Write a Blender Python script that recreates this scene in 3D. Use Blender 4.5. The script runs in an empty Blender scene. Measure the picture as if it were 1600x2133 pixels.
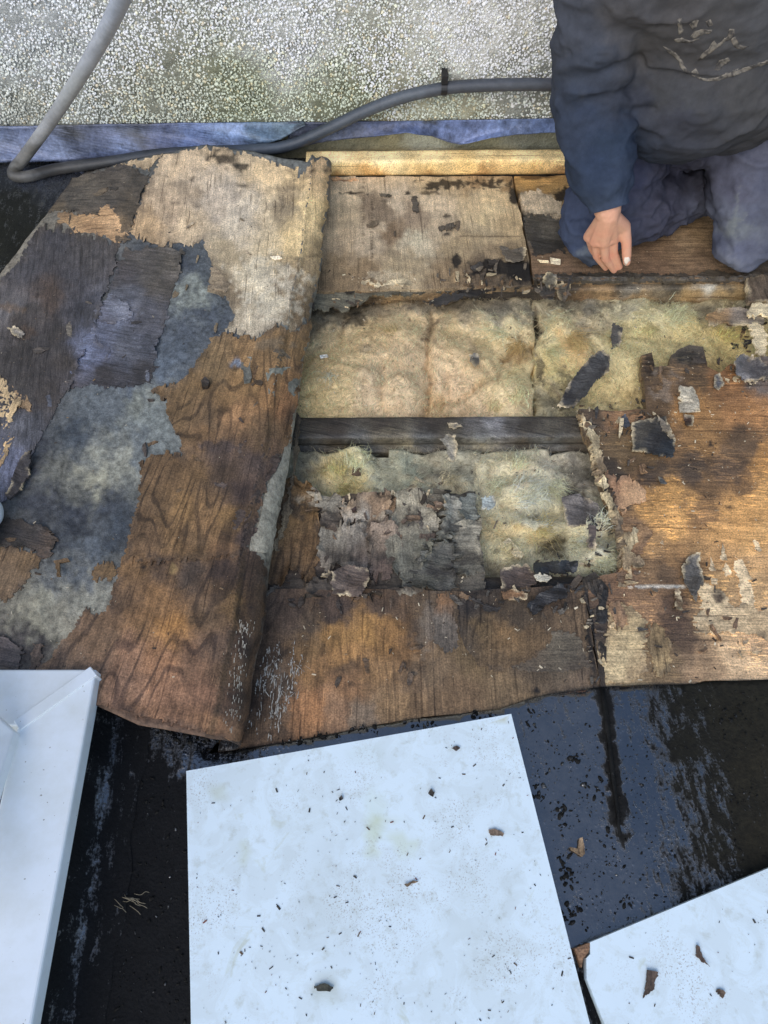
import bpy, bmesh, math, random
import numpy as np
from mathutils import Vector, Matrix
from mathutils.bvhtree import BVHTree
from mathutils.geometry import delaunay_2d_cdt

# ------------------------------------------------------------------ camera, sky, sun, exposure
H = 1.12                       # eye height above the roof deck
PITCH = math.radians(59.0)
F, CX, CY = 1481.0, 800.0, 1066.5
scene = bpy.context.scene
col = scene.collection
cam = bpy.data.objects.new('camera', bpy.data.cameras.new('camera'))
col.objects.link(cam)
cam.location = (0, 0, H)
cam.rotation_euler = (math.pi / 2 - PITCH, 0, 0)
cam.data.sensor_fit = 'HORIZONTAL'
cam.data.sensor_width = 36.0
cam.data.lens = 36.0 * F / 1600.0
cam.data.clip_start = 0.02
cam.data.clip_end = 500
scene.camera = cam

SUN_EL, SUN_AZ = math.radians(42), math.radians(205)
world = bpy.data.worlds.new('World')
scene.world = world
world.use_nodes = True
wn = world.node_tree.nodes
sky = wn.new('ShaderNodeTexSky')
sky.sky_type = 'NISHITA'
sky.sun_disc = False
sky.sun_elevation = SUN_EL
sky.sun_rotation = SUN_AZ
sky.air_density = 1.0
sky.dust_density = 1.2
sky.ozone_density = 1.0
wn['Background'].inputs['Strength'].default_value = 0.15
world.node_tree.links.new(sky.outputs['Color'], wn['Background'].inputs['Color'])
sun = bpy.data.objects.new('sun', bpy.data.lights.new('sun', 'SUN'))
sun.data.energy = 0.7
sun.data.angle = math.radians(50)
sun.data.color = (1.0, 0.95, 0.88)
sd = Vector((math.sin(SUN_AZ) * math.cos(SUN_EL), math.cos(SUN_AZ) * math.cos(SUN_EL), math.sin(SUN_EL)))
sun.rotation_euler = sd.to_track_quat('Z', 'Y').to_euler()
col.objects.link(sun)
vs = scene.view_settings
vs.view_transform = 'Standard'
vs.look = 'None'
vs.gamma = 1.0
vs.exposure = 0.70
vs.use_curve_mapping = False

# ------------------------------------------------------------------ geometry helpers
rng = random.Random(7)
nrg = np.random.default_rng(7)
SP, CP = math.sin(PITCH), math.cos(PITCH)

def ray(px, py):
    a, b = (px - CX) / F, -(py - CY) / F
    return Vector((a, b * SP + CP, b * CP - SP))
def U(px, py, z=0.0):                       # point of the plane z seen at a photo pixel
    d = ray(px, py); t = (z - H) / d.z
    return Vector((d.x * t, d.y * t, z))
def UY(px, py, y):                          # point of the vertical plane y
    d = ray(px, py); t = y / d.y
    return Vector((d.x * t, y, H + d.z * t))
def proj(P):                                # world -> photo pixels (N,2)
    P = np.asarray(P, float)
    x, y, z = P[:, 0], P[:, 1], P[:, 2] - H
    dep = np.maximum(y * CP - z * SP, 0.05)
    up = y * SP + z * CP
    return np.stack([CX + F * x / dep, CY - F * up / dep], 1)

def _h(i, j, k, s):
    n = (i * 73856093) ^ (j * 19349663) ^ (k * 83492791) ^ (s * 2654435761 & 0x7fffffff)
    n = (n ^ (n >> 13)) * 1274126177 & 0x7fffffff
    return ((n ^ (n >> 16)) & 0xffff) / 65535.0
def vnoise(p, s=0):
    p = np.asarray(p, float)
    if p.shape[1] == 2:
        p = np.c_[p, np.zeros(len(p))]
    i = np.floor(p).astype(np.int64); f = p - i; f = f * f * (3 - 2 * f)
    out = 0
    for dx in (0, 1):
        for dy in (0, 1):
            for dz in (0, 1):
                w = (f[:, 0] if dx else 1 - f[:, 0]) * (f[:, 1] if dy else 1 - f[:, 1]) * (f[:, 2] if dz else 1 - f[:, 2])
                out = out + w * _h(i[:, 0] + dx, i[:, 1] + dy, i[:, 2] + dz, s)
    return out * 2 - 1
def fbm(p, s=0, o=4):
    p = np.asarray(p, float); a, t, n = 1.0, 0, 0
    for k in range(o):
        t = t + a * vnoise(p * 2 ** k + 17.3 * k, s + k); n += a; a *= .55
    return t / n * 1.6

ILL = np.array([0.80, 0.86, 1.02])
def lin(c):
    c = np.asarray(c, float) / 255.0
    return np.where(c <= .04045, c / 12.92, ((c + .055) / 1.055) ** 2.4)
def C(c, k=1.0, raw=False):                            # surface colour seen as c under the blue sky light
    c = np.asarray(c, float)
    if c[0] > c[2] and not raw:                         # weathered timber and wool are greyer than they first look
        L = c.mean(); c = L + .68 * (c - L)
    return np.clip(lin(c) / ILL * k, .002, .85)

def idw(pts, px, warp=16, scale=55, p=4.2, var=.10, seed=0, alpha=0.0):
    q = px + warp * np.stack([fbm(px / scale, seed + 3), fbm(px / scale, seed + 9)], 1) \
           + warp * .8 * np.stack([fbm(px / (scale * .24), seed + 5, 4), fbm(px / (scale * .24), seed + 6, 4)], 1)
    P = np.array([[a[0], a[1]] for a in pts], float)
    K = np.array([C(a[2]) for a in pts])
    A = np.array([a[3] if len(a) > 3 else alpha for a in pts])
    out = np.empty((len(px), 4))
    for s in range(0, len(px), 20000):
        d = ((q[s:s + 20000, None, :] - P[None]) ** 2).sum(2) + 60.0
        w = d ** (-p / 2 * 1.15); w /= w.sum(1, keepdims=True)
        out[s:s + 20000, :3] = w @ K; out[s:s + 20000, 3] = w @ A
    v = 1 + var * fbm(px / 22.0, seed + 21) + var * .7 * fbm(px / 6.0, seed + 31, 2)
    out[:, :3] *= np.clip(v, .4, 1.8)[:, None]
    return out
def blob(colr, px, cx, cy, rx, ry, c, k=1.0, rot=0, seed=1, rag=.5, al=None, soft=.25, sc=18.0):
    a = math.radians(rot); dx, dy = px[:, 0] - cx, px[:, 1] - cy
    u = (dx * math.cos(a) + dy * math.sin(a)) / rx; v = (-dx * math.sin(a) + dy * math.cos(a)) / ry
    r = np.sqrt(u * u + v * v) + rag * fbm(px / sc, seed + int(cx) % 97)
    m = np.clip((1 - r) / soft + .5, 0, 1)[:, None] * k
    colr[:, :3] = colr[:, :3] * (1 - m) + C(c) * m
    if al is not None:
        colr[:, 3] = colr[:, 3] * (1 - m[:, 0]) + al * m[:, 0]

WLOC = {}
def mk(name, V, Fc, mat, parent=None, cols=None, smooth=True, origin=None, mats=None, fmat=None):
    V = np.asarray([tuple(v) for v in V] if not isinstance(V, np.ndarray) else V, float)
    if parent is not None:
        o0 = WLOC[parent.name]
    elif origin is None:
        o0 = np.array([V[:, 0].mean(), V[:, 1].mean(), V[:, 2].min()])
    else:
        o0 = np.array(origin, float)
    me = bpy.data.meshes.new(name)
    me.from_pydata((V - o0).tolist(), [], Fc if isinstance(Fc, list) else Fc.tolist())
    for m in (mats or [mat]):
        me.materials.append(m)
    if smooth:
        me.shade_smooth()
    if fmat is not None:
        me.polygons.foreach_set('material_index', np.asarray(fmat, np.int32))
    if cols is not None:
        if cols.shape[1] == 3:
            cols = np.c_[cols, np.zeros(len(cols))]
        at = me.color_attributes.new('Col', 'FLOAT_COLOR', 'POINT')
        at.data.foreach_set('color', np.ascontiguousarray(cols, np.float32).ravel())
    ob = bpy.data.objects.new(name, me)
    col.objects.link(ob)
    if parent is not None:
        ob.parent = parent; WLOC[ob.name] = o0
    else:
        ob.location = o0; WLOC[ob.name] = o0
    return ob
def empty(name, loc):
    o = bpy.data.objects.new(name, None); col.objects.link(o); o.location = loc
    o.empty_display_size = .05
    WLOC[o.name] = np.array(loc, float); return o
def tag(o, label=None, cat=None, group=None, kind=None):
    for k, v in (('label', label), ('category', cat), ('group', group), ('kind', kind)):
        if v: o[k] = v
    return o

def inside(poly, P):
    x, y = P[:, 0], P[:, 1]; r = np.zeros(len(P), bool); n = len(poly)
    for i in range(n):
        x0, y0 = poly[i]; x1, y1 = poly[(i + 1) % n]
        c = (y0 > y) != (y1 > y)
        with np.errstate(divide='ignore', invalid='ignore'):
            r ^= c & (x < (x1 - x0) * (y - y0) / (y1 - y0 + 1e-12) + x0)
    return r
def segdist(poly, P, closed=True):
    d = np.full(len(P), 1e9); n = len(poly)
    for i in range(n if closed else n - 1):
        a = np.array(poly[i], float); b = np.array(poly[(i + 1) % n], float); ab = b - a
        t = np.clip(((P - a) @ ab) / (ab @ ab + 1e-12), 0, 1)
        d = np.minimum(d, np.hypot(*(P - a - t[:, None] * ab).T))
    return d
def jag(poly, step, amp, seed=0, stair=.35, ang=0.0):
    """torn outline: subdivide edges, push points in and out, now and then a square step"""
    r = random.Random(seed); out = []; n = len(poly)
    for i in range(n):
        a, b = Vector(poly[i][:2]), Vector(poly[(i + 1) % n][:2])
        L = (b - a).length; k = max(1, int(L / step)); nrm = Vector((-(b - a).y, (b - a).x)) / max(L, 1e-9)
        off = 0.0
        for j in range(k):
            t = (j + (r.uniform(-.3, .3) if j else 0)) / k
            if j == 0:
                new = 0
            elif r.random() < stair:
                new = r.uniform(-1, 1) * amp
                out.append(tuple(a.lerp(b, t) + nrm * off))
                t += .02 / k
            else:
                new = off * .6 + r.uniform(-.6, .6) * amp
            off = new
            out.append(tuple(a.lerp(b, t) + nrm * off))
    return out
def tear_edge(poly, g, step, amp, seed=0):
    r = random.Random(seed); g = Vector(g).normalized(); A = np.array([p[:2] for p in poly], float)
    x, y = A.T; area = abs(np.dot(x, np.roll(y, 1)) - np.dot(y, np.roll(x, 1))) / 2
    amp = min(amp, .22 * math.sqrt(area)); out = []; n = len(poly)
    for i in range(n):
        a, b = Vector(poly[i][:2]), Vector(poly[(i + 1) % n][:2]); d = b - a; L = d.length
        if L < 1e-9: continue
        d /= L; nr = Vector((-d.y, d.x)); al = abs(d.dot(g)); t = 0.0; wk = 0.0; out.append(tuple(a))
        while t < L - step * .6:
            w = step * r.uniform(.35, 1.5); t2 = min(L, t + w); o = amp * (1 - al ** 3) * r.choice((1, -1)) * r.random() ** 2.2; q = r.uniform(-.25, .25) * step * .5; wk = .7 * wk + r.uniform(-.5, .5) * min(amp, 9) * al ** 2; q += wk
            p0, p1 = a + d * (t + w * .12), a + d * (t2 - w * .12)
            if t > 0: out.append(tuple(p0 + g * o + nr * q))
            if t2 < L - step * .5: out.append(tuple(p1 + g * (o * r.uniform(.7, 1.0)) + nr * (q + r.uniform(-.2, .2) * step * .3)))
            t = t2
    return out
def cdt(poly, step, holes=(), seed=0, fine=None):
    """triangulate a polygon with a jittered interior grid; returns (N,2), tris"""
    poly = [tuple(p[:2]) for p in poly]
    A = np.array(poly); lo, hi = A.min(0), A.max(0)
    g = np.random.default_rng(seed)
    X, Y = np.meshgrid(np.arange(lo[0] + step / 2, hi[0], step), np.arange(lo[1] + step / 2, hi[1], step * .866))
    X = X + (np.arange(X.shape[0]) % 2)[:, None] * step / 2
    G = np.stack([X.ravel(), Y.ravel()], 1); G = G + g.uniform(-.18, .18, G.shape) * step
    if fine is not None:
        (fx0, fy0, fx1, fy1), fs = fine
        X, Y = np.meshgrid(np.arange(fx0, fx1, fs), np.arange(fy0, fy1, fs))
        G2 = np.stack([X.ravel(), Y.ravel()], 1); G2 = G2 + g.uniform(-.2, .2, G2.shape) * fs
        G = G[~((G[:, 0] > fx0) & (G[:, 0] < fx1) & (G[:, 1] > fy0) & (G[:, 1] < fy1))]
        G = np.r_[G, G2]; st = fs
    else:
        st = step
    m = inside(poly, G)
    for h in holes: m &= ~inside(h, G)
    G = G[m]
    if len(G):
        d = segdist(poly, G)
        for h in holes: d = np.minimum(d, segdist(h, G))
        G = G[d > st * .4]
    V = [Vector(p) for p in poly]; faces = [list(range(len(poly)))]
    for h in holes:
        faces.append(list(range(len(V), len(V) + len(h)))); V += [Vector(p) for p in h]
    V += [Vector(p) for p in G]
    edges = [(f[i], f[(i + 1) % len(f)]) for f in faces for i in range(len(f))]
    r = delaunay_2d_cdt(V, edges, [], 0, 1e-7)
    P = np.array([tuple(v) for v in r[0]])
    T = np.array([f for f in r[2] if len(f) == 3])
    c = P[T].mean(1); m = inside(poly, c)
    for h in holes: m &= ~inside(h, c)
    T = T[m]
    ar = (P[T[:, 1], 0] - P[T[:, 0], 0]) * (P[T[:, 2], 1] - P[T[:, 0], 1]) - (P[T[:, 1], 1] - P[T[:, 0], 1]) * (P[T[:, 2], 0] - P[T[:, 0], 0])
    T[ar < 0] = T[ar < 0][:, ::-1]
    return P, T
def solid(top, T, bot, top_is_ccw=True):
    """close a sheet: top tris, bottom tris, side quads. returns verts, faces, n top faces"""
    n = len(top); T = np.asarray(T)
    E = {}
    for a, b, c in T.tolist():
        for e in ((a, b), (b, c), (c, a)):
            k = (min(e), max(e)); E[k] = None if k in E else e
    side = [[a, a + n, b + n, b] for e in E.values() if e for a, b in (e,)]
    Fc = T.tolist() + (T[:, ::-1] + n).tolist() + side
    used = np.zeros(2 * n, bool)
    for f in Fc: used[f] = True
    idx = np.cumsum(used) - 1
    V = np.r_[top, bot][used]
    Fc = [[int(idx[i]) for i in f] for f in Fc]
    return V, Fc
def board(poly_px, z=0.0, th=.018, step=.0062, jg=(0.03, .004), seed=0, stair=.35, rough=.0008):
    W = [tuple(U(p[0], p[1], z))[:2] for p in poly_px]
    W = jag(W, jg[0], jg[1], seed, stair)
    P, T = cdt(W, step, seed=seed)
    top = np.c_[P, z + rough * fbm(P * 40, seed)]
    bot = np.c_[P, np.full(len(P), z - th)]
    return solid(top, T, bot)
def bvh_of(V, Fc):
    return BVHTree.FromPolygons([tuple(v) for v in V], Fc)
CAMP = Vector((0, 0, H))
def drape(poly_px, bvh, th=.0012, step=8, jg=(16, 5), seed=0, stair=.35, lift=None, fall_z=0.0, g=None):
    """thin torn piece lying on a surface already built"""
    out = jag(poly_px, jg[0], jg[1], seed, stair) if g is None else tear_edge(jag(poly_px, jg[0] * 2.4, jg[1] * 1.1, seed, .2), g, 5.5, jg[1] * 2.6, seed + 1)
    P, T = cdt(out, step, seed=seed)
    T = T[:, ::-1]
    d = segdist(out, P)
    L = np.zeros(len(P)) if lift is None else lift(P, d)
    top = np.empty((len(P), 3)); bot = np.empty((len(P), 3))
    for i, (x, y) in enumerate(P):
        h = bvh.ray_cast(CAMP, ray(x, y).normalized())
        if h[0] is None:
            p = U(x, y, fall_z); h2 = bvh.find_nearest(p, .05)
            loc, n = (h2[0], h2[1]) if h2[0] is not None else (p, Vector((0, 0, 1)))
        else:
            loc, n = h[0], h[1]
        if n.dot(CAMP - loc) < 0: n = -n
        n = (n + (CAMP - loc).normalized() * .35).normalized()
        top[i] = loc + n * (th + L[i]); bot[i] = loc + n * (L[i] - .0006)
    return solid(top, T, bot)
def edge_lift(h, w=14, seed=0, sc=45.0, thr=.1):
    def f(P, d):
        m = np.clip(fbm(P / sc, seed, 2) - thr, 0, 1)
        return h * m * np.exp(-d / w)
    return f
def boxv(x0, x1, y0, y1, z0, z1):
    V = [(x, y, z) for x in (x0, x1) for y in (y0, y1) for z in (z0, z1)]
    Fc = [[0, 1, 3, 2], [4, 6, 7, 5], [0, 4, 5, 1], [2, 3, 7, 6], [0, 2, 6, 4], [1, 5, 7, 3]]
    return V, Fc
def tube(path, rad, n=12, cap=True):
    path = [Vector(p) for p in path]; V, Fc = [], []
    up = Vector((0, 0, 1)); prev = None
    for i, p in enumerate(path):
        t = (path[min(i + 1, len(path) - 1)] - path[max(i - 1, 0)]).normalized()
        a = prev - t * prev.dot(t) if prev is not None else (t.orthogonal())
        a.normalize(); prev = a; b = t.cross(a)
        r = rad[i] if hasattr(rad, '__len__') else rad
        for k in range(n):
            an = 2 * math.pi * k / n
            V.append(p + a * (r * math.cos(an)) + b * (r * math.sin(an)))
    for i in range(len(path) - 1):
        for k in range(n):
            Fc.append([i * n + k, i * n + (k + 1) % n, (i + 1) * n + (k + 1) % n, (i + 1) * n + k])
    if cap:
        Fc.append(list(range(n))[::-1]); Fc.append([len(V) - n + k for k in range(n)])
    return V, Fc
def catmull(pts, k=8):
    pts = [Vector(p) for p in pts]; P = [pts[0]] + pts + [pts[-1]]; out = []
    for i in range(1, len(P) - 2):
        a, b, c, d = P[i - 1:i + 3]
        for j in range(k):
            t = j / k
            out.append(.5 * ((2 * b) + (c - a) * t + (2 * a - 5 * b + 4 * c - d) * t * t + (3 * b - a - 3 * c + d) * t ** 3))
    out.append(pts[-1]); return out

# ------------------------------------------------------------------ materials
def newmat(name):
    m = bpy.data.materials.new(name); m.use_nodes = True
    nt = m.node_tree; b = nt.nodes['Principled BSDF']
    def N(t, **kw):
        n = nt.nodes.new('ShaderNode' + t)
        for k, v in kw.items():
            if k in n.inputs.keys(): n.inputs[k].default_value = v
            else: setattr(n, k, v)
        return n
    def Lk(a, b_): nt.links.new(a, b_)
    return m, b, N, Lk
def coords(N, Lk, scale, rot=0.0, off=(0, 0, 0)):
    g = N('NewGeometry'); mp = N('Mapping')
    mp.inputs['Rotation'].default_value = (0, 0, rot); mp.inputs['Scale'].default_value = scale
    mp.inputs['Location'].default_value = off
    r = N('Mapping'); r.inputs['Rotation'].default_value = (0, 0, rot)
    Lk(g.outputs['Position'], r.inputs['Vector'])
    mp.inputs['Rotation'].default_value = (0, 0, 0)
    Lk(r.outputs['Vector'], mp.inputs['Vector'])
    return mp.outputs['Vector']
def mathn(N, Lk, op, a, b=None, clamp=False):
    n = N('Math', operation=op); n.use_clamp = clamp
    for i, v in enumerate((a, b)):
        if v is None: continue
        if isinstance(v, (int, float)): n.inputs[i].default_value = v
        else: Lk(v, n.inputs[i])
    return n.outputs[0]
def ramp(N, Lk, f, p0, p1, c0=(0, 0, 0, 1), c1=(1, 1, 1, 1)):
    r = N('ValToRGB'); e = r.color_ramp.elements
    e[0].position, e[1].position = p0, p1; e[0].color, e[1].color = c0, c1
    Lk(f, r.inputs['Fac']); return r.outputs['Color']
def mulc(N, Lk, a, b, fac=1.0, mode='MULTIPLY'):
    n = N('MixRGB', blend_type=mode); n.inputs['Fac'].default_value = fac
    for s, v in ((1, a), (2, b)):
        if isinstance(v, tuple): n.inputs[s].default_value = v
        else: Lk(v, n.inputs[s])
    return n
GW = 1.42
def wood_mat(name, rot=0.0, grain=.42, fig=0.0, fscale=1.0, crackle=0.0, rough=.62, bump=.35, tint=None, spec=.35, shred=0.0):
    """rot 0: grain runs along x; pi/2: along y. colour comes from the stains in 'Col'"""
    m, b, N, Lk = newmat(name)
    at = N('Attribute', attribute_name='Col')
    v = coords(N, Lk, (13, 130, 60), rot)
    n1 = N('TexNoise', Scale=1.0, Detail=6.0, Roughness=.65, Distortion=.25); Lk(v, n1.inputs['Vector'])
    v2 = coords(N, Lk, (45, 420, 150), rot)
    n2 = N('TexNoise', Scale=1.0, Detail=3.0, Roughness=.6); Lk(v2, n2.inputs['Vector'])
    c1 = ramp(N, Lk, n1.outputs['Fac'], .30, .72, (GW * (1 - grain),) * 3 + (1,), (GW * (1 + grain * .6),) * 3 + (1,))
    nm = N('TexNoise', Scale=34.0, Detail=5.0, Roughness=.65); Lk(coords(N, Lk, (1, 1, 1)), nm.inputs['Vector'])
    c3 = ramp(N, Lk, nm.outputs['Fac'], .3, .7, (.72, .73, .75, 1), (1.28, 1.26, 1.22, 1))
    c2 = ramp(N, Lk, n2.outputs['Fac'], .25, .75, (1 - grain * .6,) * 3 + (1,), (1 + grain * .35,) * 3 + (1,))
    x = mulc(N, Lk, at.outputs['Color'], c1); x = mulc(N, Lk, x.outputs[0], c2); x = mulc(N, Lk, x.outputs[0], c3)
    h = mathn(N, Lk, 'ADD', n1.outputs['Fac'], mathn(N, Lk, 'MULTIPLY', n2.outputs['Fac'], .6))
    if fig > 0:                                     # cathedral figure of rotary-cut veneer
        v3 = coords(N, Lk, (2.2 * fscale, 9 * fscale, 4), rot)
        nz = N('TexNoise', Scale=1.0, Detail=1.5, Roughness=.4); Lk(v3, nz.inputs['Vector'])
        s = mathn(N, Lk, 'SINE', mathn(N, Lk, 'MULTIPLY', nz.outputs['Fac'], 84.0))
        pt = N('TexNoise', Scale=5.5, Detail=2.0); Lk(coords(N, Lk, (1, 1, 1), rot, (3, 1, 0)), pt.inputs['Vector'])
        s = mathn(N, Lk, 'MULTIPLY', ramp(N, Lk, s, .5, .92), ramp(N, Lk, pt.outputs['Fac'], .34, .54))
        x2 = mulc(N, Lk, x.outputs[0], (1 - fig, 1 - fig * .98, 1 - fig * .9, 1))
        mx = N('MixRGB'); Lk(s, mx.inputs['Fac']); Lk(x.outputs[0], mx.inputs[1]); Lk(x2.outputs[0], mx.inputs[2]); x = mx
    if crackle > 0:                                 # short pale ripples across weathered veneer
        v4 = coords(N, Lk, (26, 125, 80), rot)
        nz = N('TexNoise', Scale=1.0, Detail=2.0, Distortion=1.6); Lk(v4, nz.inputs['Vector'])
        s = ramp(N, Lk, nz.outputs['Fac'], .55, .61)
        pt = N('TexNoise', Scale=7.0, Detail=2.0); Lk(coords(N, Lk, (1, 1, 1), rot, (9, 4, 0)), pt.inputs['Vector'])
        s = mathn(N, Lk, 'MULTIPLY', s, mathn(N, Lk, 'MULTIPLY', ramp(N, Lk, pt.outputs['Fac'], .42, .54), crackle))
        mx = mulc(N, Lk, x.outputs[0], (1.9, 1.8, 1.55, 1)); mm = N('MixRGB')
        Lk(s, mm.inputs['Fac']); Lk(x.outputs[0], mm.inputs[1]); Lk(mx.outputs[0], mm.inputs[2]); x = mm
        h = mathn(N, Lk, 'ADD', h, mathn(N, Lk, 'MULTIPLY', s, .8))
    # dark splits along the grain and fine mould specks
    v5 = coords(N, Lk, (5, 210, 90), rot, (1, 7, 0))
    nc = N('TexNoise', Scale=1.0, Detail=3.0, Distortion=.5); Lk(v5, nc.inputs['Vector'])
    s = ramp(N, Lk, nc.outputs['Fac'], .33, .38, (.22, .20, .20, 1), (1, 1, 1, 1))
    x = mulc(N, Lk, x.outputs[0], s, .6)
    ns = N('TexNoise', Scale=330.0, Detail=4.0, Roughness=.7); Lk(coords(N, Lk, (1, 1, 1)), ns.inputs['Vector'])
    x = mulc(N, Lk, x.outputs[0], ramp(N, Lk, ns.outputs['Fac'], .36, .64, (.50, .49, .48, 1), (1.5, 1.49, 1.46, 1)), .8)
    np_ = N('TexNoise', Scale=1.0, Detail=2.0, Distortion=.8); Lk(coords(N, Lk, (26, 520, 200), rot, (5, 3, 0)), np_.inputs['Vector'])
    x = mulc(N, Lk, x.outputs[0], ramp(N, Lk, np_.outputs['Fac'], .66, .72, (1, 1, 1, 1), (1.75, 1.7, 1.6, 1)), .8)
    h = mathn(N, Lk, 'ADD', h, mathn(N, Lk, 'MULTIPLY', ns.outputs['Fac'], .35))
    Lk(x.outputs[0], b.inputs['Base Color'])
    nr = N('TexNoise', Scale=9.0, Detail=4.0); Lk(coords(N, Lk, (1, 1, 1)), nr.inputs['Vector'])
    rg = mathn(N, Lk, 'ADD', mathn(N, Lk, 'MULTIPLY', nr.outputs['Fac'], .45), rough - .2)
    rg = mathn(N, Lk, 'SUBTRACT', rg, mathn(N, Lk, 'MULTIPLY', at.outputs['Alpha'], .4), True)
    Lk(rg, b.inputs['Roughness']); b.inputs['Specular IOR Level'].default_value = spec
    bp = N('Bump', Strength=bump, Distance=.003); Lk(h, bp.inputs['Height']); Lk(bp.outputs['Normal'], b.inputs['Normal'])
    return m
def speck_mat(name, scale=60, amt=.35, rough=.8, bump=.4, bscale=180, spec=.3, dist=.003, metal=0.0):
    """plain painted-by-stain surface with a fine mottled grain"""
    m, b, N, Lk = newmat(name)
    at = N('Attribute', attribute_name='Col')
    n1 = N('TexNoise', Scale=scale, Detail=9.0, Roughness=.78); Lk(coords(N, Lk, (1, 1, 1)), n1.inputs['Vector'])
    x = mulc(N, Lk, at.outputs['Color'], ramp(N, Lk, n1.outputs['Fac'], .3, .7, (1 - amt,) * 3 + (1,), (1 + amt * .7,) * 3 + (1,)))
    Lk(x.outputs[0], b.inputs['Base Color'])
    n2 = N('TexNoise', Scale=bscale, Detail=4.0, Roughness=.6); Lk(coords(N, Lk, (1, 1, 1)), n2.inputs['Vector'])
    bp = N('Bump', Strength=bump, Distance=dist); Lk(n2.outputs['Fac'], bp.inputs['Height']); Lk(bp.outputs['Normal'], b.inputs['Normal'])
    rg = mathn(N, Lk, 'SUBTRACT', rough, mathn(N, Lk, 'MULTIPLY', at.outputs['Alpha'], .5), True)
    Lk(rg, b.inputs['Roughness']); b.inputs['Specular IOR Level'].default_value = spec; b.inputs['Metallic'].default_value = metal
    return m
M = {}
M['wood_x'] = wood_mat('weathered_veneer_across', 0.0)
M['wood_y'] = wood_mat('weathered_veneer_along', math.pi / 2 + .06)
M['wood_y_fig'] = wood_mat('figured_veneer_along', math.pi / 2 + .1, fig=.50, fscale=1.3, grain=.36)
M['wood_pale'] = wood_mat('bleached_veneer', math.pi / 2 - .05, grain=.28, bump=.25, rough=.7)
M['wood_x_crackle'] = wood_mat('rippled_veneer', 0.03, grain=.36, crackle=.95, rough=.5, spec=.45)
M['wood_fig_x'] = wood_mat('figured_board', math.pi / 2, grain=.36, fig=.3, fscale=1.3)
M['char'] = wood_mat('charcoal_stained_veneer', .25, grain=.5, bump=.6, rough=.5, spec=.5)
M['char_y'] = wood_mat('charcoal_stained_veneer_along', math.pi / 2 - .2, grain=.5, bump=.6, rough=.52, spec=.5)
M['new_pine'] = wood_mat('new_sawn_pine', 0.0, grain=.10, bump=.12, rough=.65)
M['fleece'] = speck_mat('felt_underside_fleece', 95, .75, .72, .6, 300, .4)
M['lead'] = speck_mat('lead_sheet', 75, .7, .55, .5, 60, .5, .005, .15)
M['pipe'] = speck_mat('weathered_pipe', 70, .22, .5, .1, 150, .5)
M['pebble'] = speck_mat('pebble', 700, .22, .42, .2, 500, .6, .001)
M['render_coat'] = speck_mat('pebbledash_bed', 220, .35, .85, .8, 160, .25, .006)
def wool_mat():
    m, b, N, Lk = newmat('mineral_wool')
    at = N('Attribute', attribute_name='Col'); P1 = coords(N, Lk, (1, 1, 1))
    wv = N('TexNoise', Scale=11.0, Detail=3.0); Lk(P1, wv.inputs['Vector'])
    mx = N('VectorMath', operation='MULTIPLY_ADD'); Lk(wv.outputs['Color'], mx.inputs[0]); mx.inputs[1].default_value = (.16, .16, .16); Lk(P1, mx.inputs[2])
    f = []
    for sc in ((60, 420, 200), (380, 70, 200)):
        mp = N('Mapping'); mp.inputs['Scale'].default_value = sc; Lk(mx.outputs[0], mp.inputs['Vector'])
        n_ = N('TexNoise', Scale=1.0, Detail=5.0, Roughness=.7, Distortion=.6); Lk(mp.outputs['Vector'], n_.inputs['Vector']); f.append(n_.outputs['Fac'])
    pk = N('TexNoise', Scale=20.0, Detail=2.0); Lk(P1, pk.inputs['Vector'])
    k = ramp(N, Lk, pk.outputs['Fac'], .44, .56)
    mm = N('MixRGB'); Lk(k, mm.inputs['Fac']); Lk(f[0], mm.inputs[1]); Lk(f[1], mm.inputs[2])
    x = mulc(N, Lk, at.outputs['Color'], ramp(N, Lk, mm.outputs[0], .32, .68, (.55, .53, .50, 1), (1.45, 1.46, 1.46, 1)))
    sp_ = N('TexNoise', Scale=300.0, Detail=2.0); Lk(P1, sp_.inputs['Vector'])
    x = mulc(N, Lk, x.outputs[0], ramp(N, Lk, sp_.outputs['Fac'], .28, .38, (.35, .33, .31, 1), (1, 1, 1, 1)), .75)
    Lk(x.outputs[0], b.inputs['Base Color']); b.inputs['Roughness'].default_value = .95; b.inputs['Specular IOR Level'].default_value = .05
    bp = N('Bump', Strength=.8, Distance=.004); Lk(mm.outputs[0], bp.inputs['Height']); Lk(bp.outputs['Normal'], b.inputs['Normal'])
    return m
M['wool'] = wool_mat()
M['crumb'] = speck_mat('crumbs', 300, .2, .7, .2, 300, .3, .001)
M['cloth'] = speck_mat('cotton_cloth', 40, .22, .92, .4, 700, .12, .0012)
M['skin'] = speck_mat('skin', 90, .09, .5, .25, 420, .4, .0008)
M['dark'] = speck_mat('dark_rubble', 120, .4, .6, .5, 200, .5)

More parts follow.
